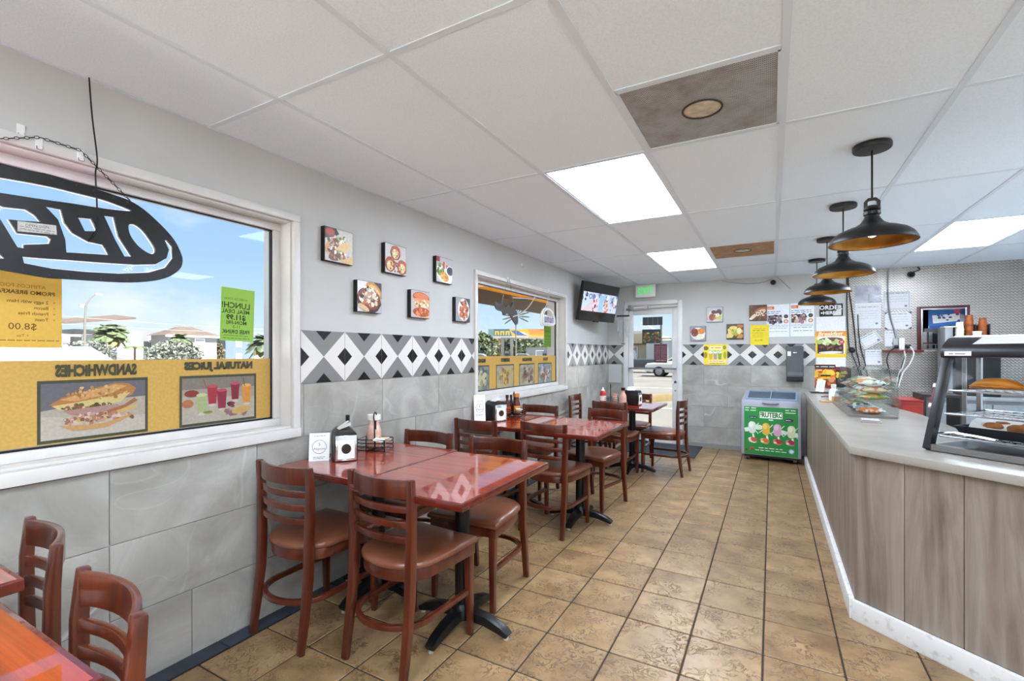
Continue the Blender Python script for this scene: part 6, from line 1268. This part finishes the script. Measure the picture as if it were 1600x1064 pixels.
def tree(label, x, y, h_, rx, rz_, mat, n=900, size=.25, seed=1, cat='tree', name='tree', grp='trees outside'):
    t = thing(name, label, cat, (x, y, GZ), group=grp); foliage('foliage', mat, t, (0, 0, h_ - rz_), (rx, rx, rz_), n, size, seed); c = MB(); c.cyl((0, 0, 0), (0, 0, max(.2, h_ - rz_)), .12 * rx / 1.5 + .05, .06, 8); c.build('trunk', BRK, t, smooth=40); return t
def palm(label, x, y, h_, r, mat, n=26, seed=1, fan=True):
    rn = random.Random(seed); t = thing('palm_tree', label, 'palm tree', (x, y, GZ), group='palm trees outside'); tk = MB(); tk.cyl((0, 0, 0), (.05, 0, h_), .17, .12, 10); tk.build('trunk', BRK, t, smooth=40)
    for k in range(n):
        a = rn.uniform(0, 2 * PI); el = rn.uniform(-.7, 1.2); L_ = r * rn.uniform(.75, 1.1); f_ = MB(); ca, sa = math.cos(a), math.sin(a); pts = [(u_ * L_ * math.cos(el) * ca, u_ * L_ * math.cos(el) * sa, h_ + u_ * L_ * math.sin(el) - .55 * L_ * u_ * u_) for u_ in (0, .3, .6, .85, 1)]
        for j in range(2, 5):
            pass
        P = [Vector(q) for q in pts]; sd = Vector((-sa, ca, 0)); V = []; F_ = []
        for i, q in enumerate(P):
            wd = L_ * (.03, .16, .26, .2, .02)[i]; V += [q - sd * wd + Vector((0, 0, -wd * .35)), q, q + sd * wd + Vector((0, 0, -wd * .35))]
        for i in range(4): F_ += [(3 * i, 3 * i + 1, 3 * i + 4, 3 * i + 3), (3 * i + 1, 3 * i + 2, 3 * i + 5, 3 * i + 4)]
        f_.q(V, F_); f_.build('frond', mat if el > -.2 else DRYL, t)
    return t
def box_house(name, label, x0, x1, y0, y1, h_, wallm, wins, roof=None, cat='building', face='+x', winm=None):
    t = thing(name, label, cat, ((x0 + x1) / 2, (y0 + y1) / 2, GZ)); cx, cy = (x0 + x1) / 2, (y0 + y1) / 2; MB().box(x0 - cx, y0 - cy, 0, x1 - cx, y1 - cy, h_).build('walls', wallm, t)
    for (a, z, w_, hh_) in wins:
        if face == '+x': f_ = MB().box(x1 - cx, a - w_ / 2 - .08 - cy, z - .08, x1 - cx + .08, a + w_ / 2 + .08 - cy, z + hh_ + .08).build('window', M('white_plastic'), t); MB().box(x1 - cx + .08, a - w_ / 2 - cy, z, x1 - cx + .1, a + w_ / 2 - cy, z + hh_).build('pane', winm or M('dark_pane', '#7a828a', .2), f_)
        else: f_ = MB().box(a - w_ / 2 - .08 - cx, y0 - cy - .08, z - .08, a + w_ / 2 + .08 - cx, y0 - cy, z + hh_ + .08).build('window', M('white_plastic'), t); MB().box(a - w_ / 2 - cx, y0 - cy - .1, z, a + w_ / 2 - cx, y0 - cy - .08, z + hh_).build('pane', winm or M('dark_pane', '#7a828a', .2), f_)
    if roof:
        kind, rm, rh, ov = roof; a, b_, c, d_ = x0 - cx - ov, x1 - cx + ov, y0 - cy - ov, y1 - cy + ov; r = MB()
        if kind == 'hip': k = min(b_ - a, d_ - c) * .5; r.q([(a, c, h_), (b_, c, h_), (b_, d_, h_), (a, d_, h_), ((a + b_) / 2, c + k, h_ + rh), ((a + b_) / 2, d_ - k, h_ + rh)], [(0, 1, 4), (1, 2, 5, 4), (2, 3, 5), (3, 0, 4, 5), (3, 2, 1, 0)])
        elif kind == 'mono': r.q([(a, c, h_), (b_, c, h_ - .3), (b_, d_ + 6, h_ + rh * .8), (a, d_ + 6, h_ + rh), (a, c, h_ + .25), (b_, c, h_ - .05), (b_, d_ + 6, h_ + rh * .8 + .25), (a, d_ + 6, h_ + rh + .25)], [(3, 2, 1, 0), (4, 5, 6, 7), (0, 1, 5, 4), (1, 2, 6, 5), (2, 3, 7, 6), (3, 0, 4, 7)])
        r.build('roof', rm, t); e_ = MB(); e_.box(b_ - .1, c, h_ - .25, b_ + .02, d_, h_ + .02); e_.build('eave_board', M('white_plastic'), t)
    return t
HW = M('white_stucco', '#6c6e70', .8, col2='#676a6c', nscale=.4); RB = M('brown_shingle_roof', '#54483f', .9, col2='#493e37', nscale=1.5); HB = M('pale_blue_stucco', '#4e5c68', .8)
# houses across the road (seen through the near window)
box_house('apartment_house', 'white two storey house with flat roof line across the road', -92, -84, 27.5, 41.5, 4.85, HW, [(29.2, 3.2, 1.6, .9), (33.0, 3.3, 1.6, .9), (37.3, 3.3, 1.8, .9), (32.3, .9, 1.8, .8), (36.7, .9, 1.6, .8)])
box_house('side_house', 'white house with a brown hip roof, right of the flat roofed house', -82.9, -78.0, 36.2, 43.2, 4.2, HW, [(40.6, 2.8, 1.3, .9), (40.8, .6, 1.2, .8), (37.8, .6, 1.2, .8)], ('hip', RB, 1.45, .5))
box_house('left_house', 'white house wing with a sloping brown roof behind the street lamp', -83.6, -79, 14.0, 25.5, 3.9, HW, [(23.0, 2.2, .5, .7), (25.0, 1.9, .6, .9)], ('mono', RB, 3.0, .8))
box_house('blue_house', 'pale blue house at the right behind the green sheet', -98, -84, 48.0, 60, 4.2, HB, [(50.3, .4, .9, 1.0), (53.8, .4, .9, 1.0), (50.3, 2.7, .9, 1.0), (53.8, 2.7, .9, 1.0)])
def shrub(label, x, y, h_, rx, ry, mat, n, size, seed): t = thing('shrub', label, 'shrub', (x, y, GZ), group='shrubs outside'); foliage('foliage', mat, t, (0, 0, h_ * .5), (rx, ry, h_ * .52), n, size, seed, .3); c = MB(); c.cyl((0, 0, 0), (0, 0, h_ * .5), .08, .05, 8); c.build('stem', BRK, t); return t
shrub('silvery clipped shrub left of the fan palm', -46, 16.0, 2.45, 1.0, 1.75, G2, 1500, .17, 1); shrub('silvery clipped shrub below the small palm', -46, 21.9, 2.6, 1.1, 2.3, G2, 2000, .17, 2); shrub('brownish shrub between the white and blue houses', -80, 44.6, 3.4, .8, .8, leafm('brown_leaves', '#5a4f3c', '#45452f'), 500, .3, 3)
palm('fan palm in front of the white house', -62, 23.3, 3.9, 2.0, G1, 90, 5); palm('smaller fan palm beside the brown hip roof', -62, 30.0, 3.3, 1.5, G1, 60, 6); palm('palm at the right edge of the near window', -50, 32.9, 2.9, 2.0, G3, 50, 7)
t = thing('leafy_plant', 'broad leafed plant with drooping leaves between the shrubs', 'plant', (-44, 18.1, GZ), group='shrubs outside'); c = MB(); c.cyl((0, 0, 0), (0, 0, 1.9), .09, .06, 8); c.build('stem', BRK, t)
for k in range(7):
    a = k * .9; f_ = MB(); P = [Vector((u_ * math.cos(a), u_ * math.sin(a), 1.9 + .75 * u_ - .9 * u_ * u_)) for u_ in (0, .3, .6, .9)]; sd = Vector((-math.sin(a), math.cos(a), 0)); V = []
    for i, q in enumerate(P): V += [q - sd * (.05, .22, .24, .03)[i], q + sd * (.05, .22, .24, .03)[i]]
    f_.q(V, [(0, 1, 3, 2), (2, 3, 5, 4), (4, 5, 7, 6)]); f_.build('leaf', leafm('yellow_green_leaf', '#5a662f', '#485624'), t)
t = thing('street_lamp', 'grey street lamp with curved arm before the white houses', 'street lamp', (-40, 13.62, GZ)); c = MB(); c.tube([(0, 0, 0), (0, 0.03, 3.4), (0, .08, 4.6), (0, .3, 5.2), (0, .62, 5.5)], [.08, .07, .055, .045, .04], 8); c.build('pole', M('weathered_pole', '#5a5853', .7), t, smooth=50); MB().box(-.08, .55, 5.45, .08, .95, 5.55).build('lamp_head', M('lamp_grey', '#77787a', .5), t, bevel=.02); MB().box(-.05, -.25, 4.55, .05, -.02, 4.75).build('sensor_box', M('lamp_grey'), t)
for k, (z0, z1, lb) in enumerate(((4.0, 4.75, 'upper overhead wire across the near window view'), (3.75, 4.0, 'lower overhead wire across the near window view'))):
    w_ = MB(); w_.tube([(-46, 2 + 5 * i, z1 - .8 * math.sin(PI * i / 8) * .6 + (z0 - z1) * i / 8) for i in range(9)], .014, 5); o = w_.build('overhead_wire', M('wire_grey', '#8b9096', .7), None); tag(o, lb, 'wire', 'overhead wires')

# ------------------------------------------------------------------ cars
def car(name, label, x, y, rz, col, L_=4.5, wd=1.8, hb=.95, ht=1.45, suv=False, pickup=False, ws=.78):
    t = thing(name, label, 'pickup truck' if pickup else 'car', (x, y, GZ), (0, 0, rz)); pm = M('car_paint_' + col, col, .25, coat=.6); dk = M('car_glass', '#39424a', .08); hl = L_ / 2
    MX = Matrix(((1, 0, 0, 0), (0, 0, -1, 0), (0, 1, 0, 0), (0, 0, 0, 1)))
    def arch(xc, r=.37): return [(xc + r * math.cos(a), .28 + r * math.sin(a)) for a in [PI - PI * i / 8 for i in range(9)]][::-1]
    low = [(hl, .35), (hl, .62), (hl - .12, hb - .13), (hl - 1.2, hb), (-hl + .4, hb), (-hl + .05, hb - .08), (-hl, .6), (-hl + .03, .3)]
    front = [(x_, z) for x_, z in arch(hl * .62)][::1]; rear = [(x_, z) for x_, z in arch(-hl * .60)]
    poly = low + [(q[0], q[1]) for q in rear[::-1]] + [(q[0], q[1]) for q in front[::-1]]
    MB().prism(poly, -wd / 2, wd / 2, MX).build('body', pm, t, bevel=.05, seg=2, bang=50)
    if pickup: cab = [(hl - 1.35, hb - .02), (hl - 1.95, ht), (.0, ht), (-.25, hb - .02)]; MB().box(-hl + .08, -wd / 2 + .08, hb - .35, -.3, wd / 2 - .08, hb + .01).build('cargo_bed', M('dark_bed', '#2a2c2e', .8), t)
    else: cab = [(hl - 1.15, hb - .02), (hl - 1.95, ht), (-hl * .45, ht + .01), (-hl + (.25 if suv else .75), hb - .02)]
    MB().prism(cab, -wd / 2 + .1, wd / 2 - .1, MX).build('cabin', pm, t, bevel=.06, seg=2)
    def ins(k): cx_ = sum(p_[0] for p_ in cab) / 4; cz_ = sum(p_[1] for p_ in cab) / 4; return [(cx_ + (p_[0] - cx_) * .84, cz_ + (p_[1] - cz_) * ws - (.78 - ws) * .3) for p_ in cab]
    MB().prism(ins(0), -wd / 2 + .094, -wd / 2 + .1, MX).build('side_windows', dk, t); MB().prism(ins(0), wd / 2 - .1, wd / 2 - .094, MX).build('side_windows', dk, t)
    a, b_ = cab[0], cab[1]; w_ = MB(); w_.q([(a[0] - .03 + .05, -wd / 2 + .2, a[1] + .08), (a[0] - .03 + .05, wd / 2 - .2, a[1] + .08), (b_[0] + .06, wd / 2 - .24, b_[1] - .06), (b_[0] + .06, -wd / 2 + .24, b_[1] - .06)], [(0, 1, 2, 3)]); w_.build('windshield', dk, t)
    for xc in (hl * .62, -hl * .60):
        for s_ in (-1, 1):
            w_ = MB(); w_.lathe([(.0, -.1), (.2, -.1), (.33, -.09), (.345, -.05), (.345, .08), (.33, .1), (.0, .1)], 24, (xc, s_ * (wd / 2 - .11), .345), ax='y'); wh = w_.build('wheel', M('tyre_rubber', '#232324', .8), t, smooth=40); h2 = MB(); h2.lathe([(0, -.012), (.21, -.012), (.22, 0), (.2, .012), (0, .012)], 20, (xc, s_ * (wd / 2 - .008), .345), ax='y'); h2.build('alloy_rim', M('alloy', '#8f9092', .3, .8), wh, smooth=40)
    MB().box(hl - .06, -wd / 2 + .12, .58, hl + .012, -wd / 2 + .5, .74).build('headlamp', M('lamp_glass', '#e8ecef', .1), t, bevel=.02); MB().box(hl - .06, wd / 2 - .5, .58, hl + .012, wd / 2 - .12, .74).build('headlamp', M('lamp_glass'), t, bevel=.02)
    return t
car('parked_car', 'white parked car right outside the near window, only its roof and windshield showing', -5.9, 1.5, PI / 2, '#7b7d80', 4.5, 1.8, 1.0, 1.56, suv=True, ws=.4)
car('parked_car', 'grey pickup truck parked beyond the glass door', -9.6, 37.0, PI, '#3c4046', 5.2, 1.9, 1.05, 1.75, pickup=True); car('parked_car', 'pale parked car showing one wheel beyond the glass door', -4.85, 31.5, PI, '#d9d6cd', 4.6, 1.8, .98, 1.42)
box_house('tan_building', 'tan flat roofed building beyond the glass door', -17.0, -10.9, 48, 60, 3.5, M('tan_stucco', '#b0a588', .8), [(-13.2, .2, 2.4, 1.9)], None, face='-y', winm=M('pale_garage_door', '#8a8780', .6)); bt = bpy.data.objects['tan_building']
for lb, x, h0 in (('ledge', 0, 2.35),): MB().box(-3.05, -6.6, h0, 3.05, -6.0, h0 + .14).build('awning_ledge', M('tan_ledge', '#5d5545', .8), bt)
t = box_house('gabled_house', 'small dark gabled house behind the tan building', -17.3, -14.4, 66, 70, 4.6, M('grey_siding', '#8d939a', .8), [], ('hip', M('slate_roof', '#5c626a', .9), 1.2, .3), face='-y')
box_house('white_shop', 'white shop with a dark doorway at the right of the door view', -10.6, -3, 46, 54, 2.75, M('shop_white', '#b4b6b6', .8), [(-9.2, .1, .9, 1.9)], None, face='-y')
t = thing('utility_pole', 'dark utility pole beyond the glass door', 'pole', (-8.9, 44.5, GZ)); c = MB(); c.cyl((0, 0, 0), (0, 0, 4.1), .12, .09, 8); c.build('mast', M('pole_wood', '#4c4a48', .8), t, smooth=40); MB().box(-.9, -.05, 2.8, .9, .05, 2.9).build('cross_arm', M('pole_wood'), t)
t = thing('parking_stop', 'yellow concrete parking stop outside the glass door', 'parking stop', (-2.95, 15.2, GZ), (0, 0, 1.05)); MB().prism([(-.09, 0), (.09, 0), (.06, .13), (-.06, .13)], -.9, .9, Matrix(((0, 0, 1, 0), (1, 0, 0, 0), (0, 1.7, 0, 0), (0, 0, 0, 1)))).build('block', M('yellow_kerb', '#6b5c3a', .8, col2='#5f5130', nscale=5), t, bevel=.01)
o = MB().box(-9, 7.52, GZ - .2, 3.4, 8.7, -.015).build('walkway', M('pale_walkway', '#7f7c75', .9, col2='#757269', nscale=3)); struct(o)
struct(MB().box(-22, 8.7, GZ - .2, 8, 47.5, GZ + .004).build('parking_lot', M('darkened_lot_sheet', '#5c5a55', .9, col2='#52504b', nscale=.6, ndetail=8)))  # sheet over the pale concrete, darkened to offset the strong sun
for y_, h_ in ((13.0, .35), (20.5, .5), (27.5, .4)): struct(MB().box(-16, y_, GZ + .004, 6, y_ + h_, GZ + .008).build('trim_2', M('faded_lot_paint', '#77746d', .9, col2='#65625c', nscale=3)))
# ------------------------------------------------------------------ gas station beyond the far window
ga = math.atan2(1.0, 0); GD = 75.
yaw = math.atan(406 / 735)
def gpt(px, dist): a = math.atan((px - 800) / 735) - yaw; return Vector((math.sin(a) * dist, math.cos(a) * dist))
c0, c1 = gpt(763, GD), gpt(890, GD); dv = (c1 - c0); gang = math.atan2(dv.y, dv.x); gl = dv.length
t = thing('gas_station_canopy', 'gas station canopy with a yellow, red and blue fascia', 'canopy', (c0.x, c0.y, GZ), (0, 0, gang)); b0, b1 = 4.05, 5.35
MB().box(0, 0, b0, gl, 8, b1).build('canopy_box', M('canopy_white', '#707274', .5), t)
p = Print(gl, b1 - b0, 0, seed=9); H2 = (b1 - b0) / 2; p.bgd('#3f6a94'); p.poly([(-gl * .2, -H2), (gl / 2, -H2), (gl / 2, H2), (-gl * .24, H2)], '#f0cc3c'); p.poly([(gl * .02, -H2 * .4), (gl / 2, -H2), (gl / 2, H2), (-gl * .02, H2)], '#eda03c'); p.poly([(gl * .1, H2 * .9), (gl / 2, -H2 * .6), (gl / 2, H2)], '#d8483e'); p.poly([(gl * .2, H2), (gl * .22, H2 * .2), (gl / 2, -H2 * .8), (gl / 2, H2)], '#d24844')
p.poly([(-gl * .22, H2 * .6), (-gl * .15, H2 * .7), (gl * .0, -H2 * .6), (-gl * .16, -H2 * .5)], '#2f6fc0'); p.poly([(-gl * .12, H2 * .4), (-gl * .06, H2 * .2), (gl * .02, -H2 * .7), (-gl * .05, -H2 * .4)], '#dce8f4'); p.rect(-gl / 2, -H2, -gl * .43, H2, '#7fa8a8')
[p.rect(-gl * .42 + k * gl * .033, -H2 * .5, -gl * .42 + k * gl * .033 + gl * .02, H2 * .55, '#f0d23a') for k in range(6)]; [p.rect(-gl * .42 + k * gl * .066, H2 * .2, -gl * .42 + k * gl * .066 + gl * .05, H2 * .55, '#f0d23a') for k in range(3)]; p.rect(-gl / 2, -H2, gl * .0, -H2 * .75, '#e8e6e4')
p.clip = None; ob = p.build('fascia_print', print_mat('fascia_ink', .6, var=.05, mul=.3), t); ob.matrix_local = Matrix(((1, 0, 0, gl / 2), (0, 0, -1, -.03), (0, 1, 0, (b0 + b1) / 2), (0, 0, 0, 1)))
for k in (1.9, 3.4, 10.5): MB().box(k, 2, 0, k + .5, 2.5, b0).build('column', M('canopy_white'), t)
for k, lb in ((2.9, 'fuel pump beneath the gas station canopy, left'), (9.0, 'fuel pump beneath the gas station canopy, right')):
    q = c0 + dv.normalized() * k; o = thing('fuel_pump', lb, 'fuel pump', (q.x, q.y, GZ), (0, 0, gang), 'fuel pumps'); MB().box(-.35, 1.5, 0, .35, 2.0, 1.9).build('pump_body', M('pump_blue', '#52616f', .5), o, bevel=.03); MB().box(-.28, 1.48, 1.0, .28, 1.5, 1.5).build('pump_screen', BLACKP, o)
q = gpt(806, 58); t = thing('ornamental_palm_light', 'artificial metal palm light with blade fronds before the gas station', 'lamp', (q.x, q.y, GZ)); c = MB(); c.cyl((0, 0, 0), (0, 0, 5.6), .09, .07, 8); c.build('post', M('post_grey', '#4c4f4a', .6), t, smooth=40); c = MB(); c.lathe([(0, 4.9), (.16, 5.0), (.22, 5.5), (.14, 6.1), (0, 6.15)], 12); c.build('crown_shaft', M('taupe_board'), t, smooth=50)
for k in range(13):
    a = math.radians(-25 + k * 20); L_ = 1.75; f_ = MB(); sd = Vector((math.cos(gang), math.sin(gang), 0)); P = [Vector((0, 0, 6.1)) + sd * (math.cos(a) * r_) + Vector((0, 0, math.sin(a) * r_)) for r_ in (.35, .9, 1.5, L_)]; nv = sd * -math.sin(a) + Vector((0, 0, math.cos(a))); f_.rect(P, .05, [.06, .2, .16, .03], up=nv); f_.build('frond_blade', M('olive_blade', '#3a4036', .6), t)
for k, (px, ds, h_, rx, lb) in enumerate(((748, 70, 4.6, 2.6, 'bushy tree at the left of the far window view'), (776, 112, 5.4, 3.2, 'tree behind the gas station canopy columns'), (799, 88, 4.6, 1.8, 'dark tree in the middle behind the gas station'), (820, 104, 6.0, 3.4, 'pale round tree behind the gas station'), (841, 112, 6.4, 3.6, 'broad tree right behind the gas station'))):
    q = gpt(px, ds); tree(lb, q.x, q.y, h_, rx, h_ * .46, (G3, DRYL, G3, G1, G1)[k], 1300, .42, 20 + k)
for px, ds, col, lb in ((752, 56, '#8a8d90', 'white car parked at the left of the gas station'), (820, 62, '#7d766e', 'beige car beyond the far window')):
    q = gpt(px, ds); car('parked_car', lb, q.x, q.y, gang, col)
q = gpt(770, 82); q2 = gpt(858, 92); box_house('low_shop', 'low white shop behind the gas station', q2.x - 5, q2.x + 4, q2.y, q2.y + 5, 2.7, HW, [(q2.x - 2, .8, 1.5, 1.2), (q2.x + 1.5, .8, 1.5, 1.2)], None, face='-y')
# awning over the far window, outside
AWN = bpy.data.materials.new('gold_awning_cloth'); AWN.use_nodes = True; _n = AWN.node_tree; _b = _n.nodes['Principled BSDF']; _b.inputs['Base Color'].default_value = lin('#d2a64c'); _b.inputs['Roughness'].default_value = .8
_t = N(_n, 'ShaderNodeBsdfTranslucent'); _t.inputs[0].default_value = lin('#d2a64c'); _m = N(_n, 'ShaderNodeMixShader'); _m.inputs[0].default_value = .5; _n.links.new(_b.outputs[0], _m.inputs[1]); _n.links.new(_t.outputs[0], _m.inputs[2]); _n.links.new(_m.outputs[0], _n.nodes['Material Output'].inputs[0])
t = thing('awning', 'gold awning with a grey valance outside the far window', 'awning', (XL - WT, 4.9, 2.1)); aw = MB(); y0, y1 = -1.75, 4.0
aw.q([(0, y0, .42), (0, y1, .42), (-.95, y1, .14), (-.95, y0, .14), (0, y0, .45), (0, y1, .45), (-.95, y1, .17), (-.95, y0, .17)], [(0, 1, 2, 3), (7, 6, 5, 4), (0, 3, 7, 4), (1, 5, 6, 2), (3, 2, 6, 7)]); aw.build('canopy_cloth', AWN, t); MB().box(-.97, y0, -.06, -.95, y1, .17).build('valance', M('grey_valance', '#6a675f', .8), t)
for y in (y0 + .02, 1.2, y1 - .02): c = MB(); c.cyl((0, y, .0), (-.94, y, .1), .012, n=6); c.build('stay_rod', STEEL, t)
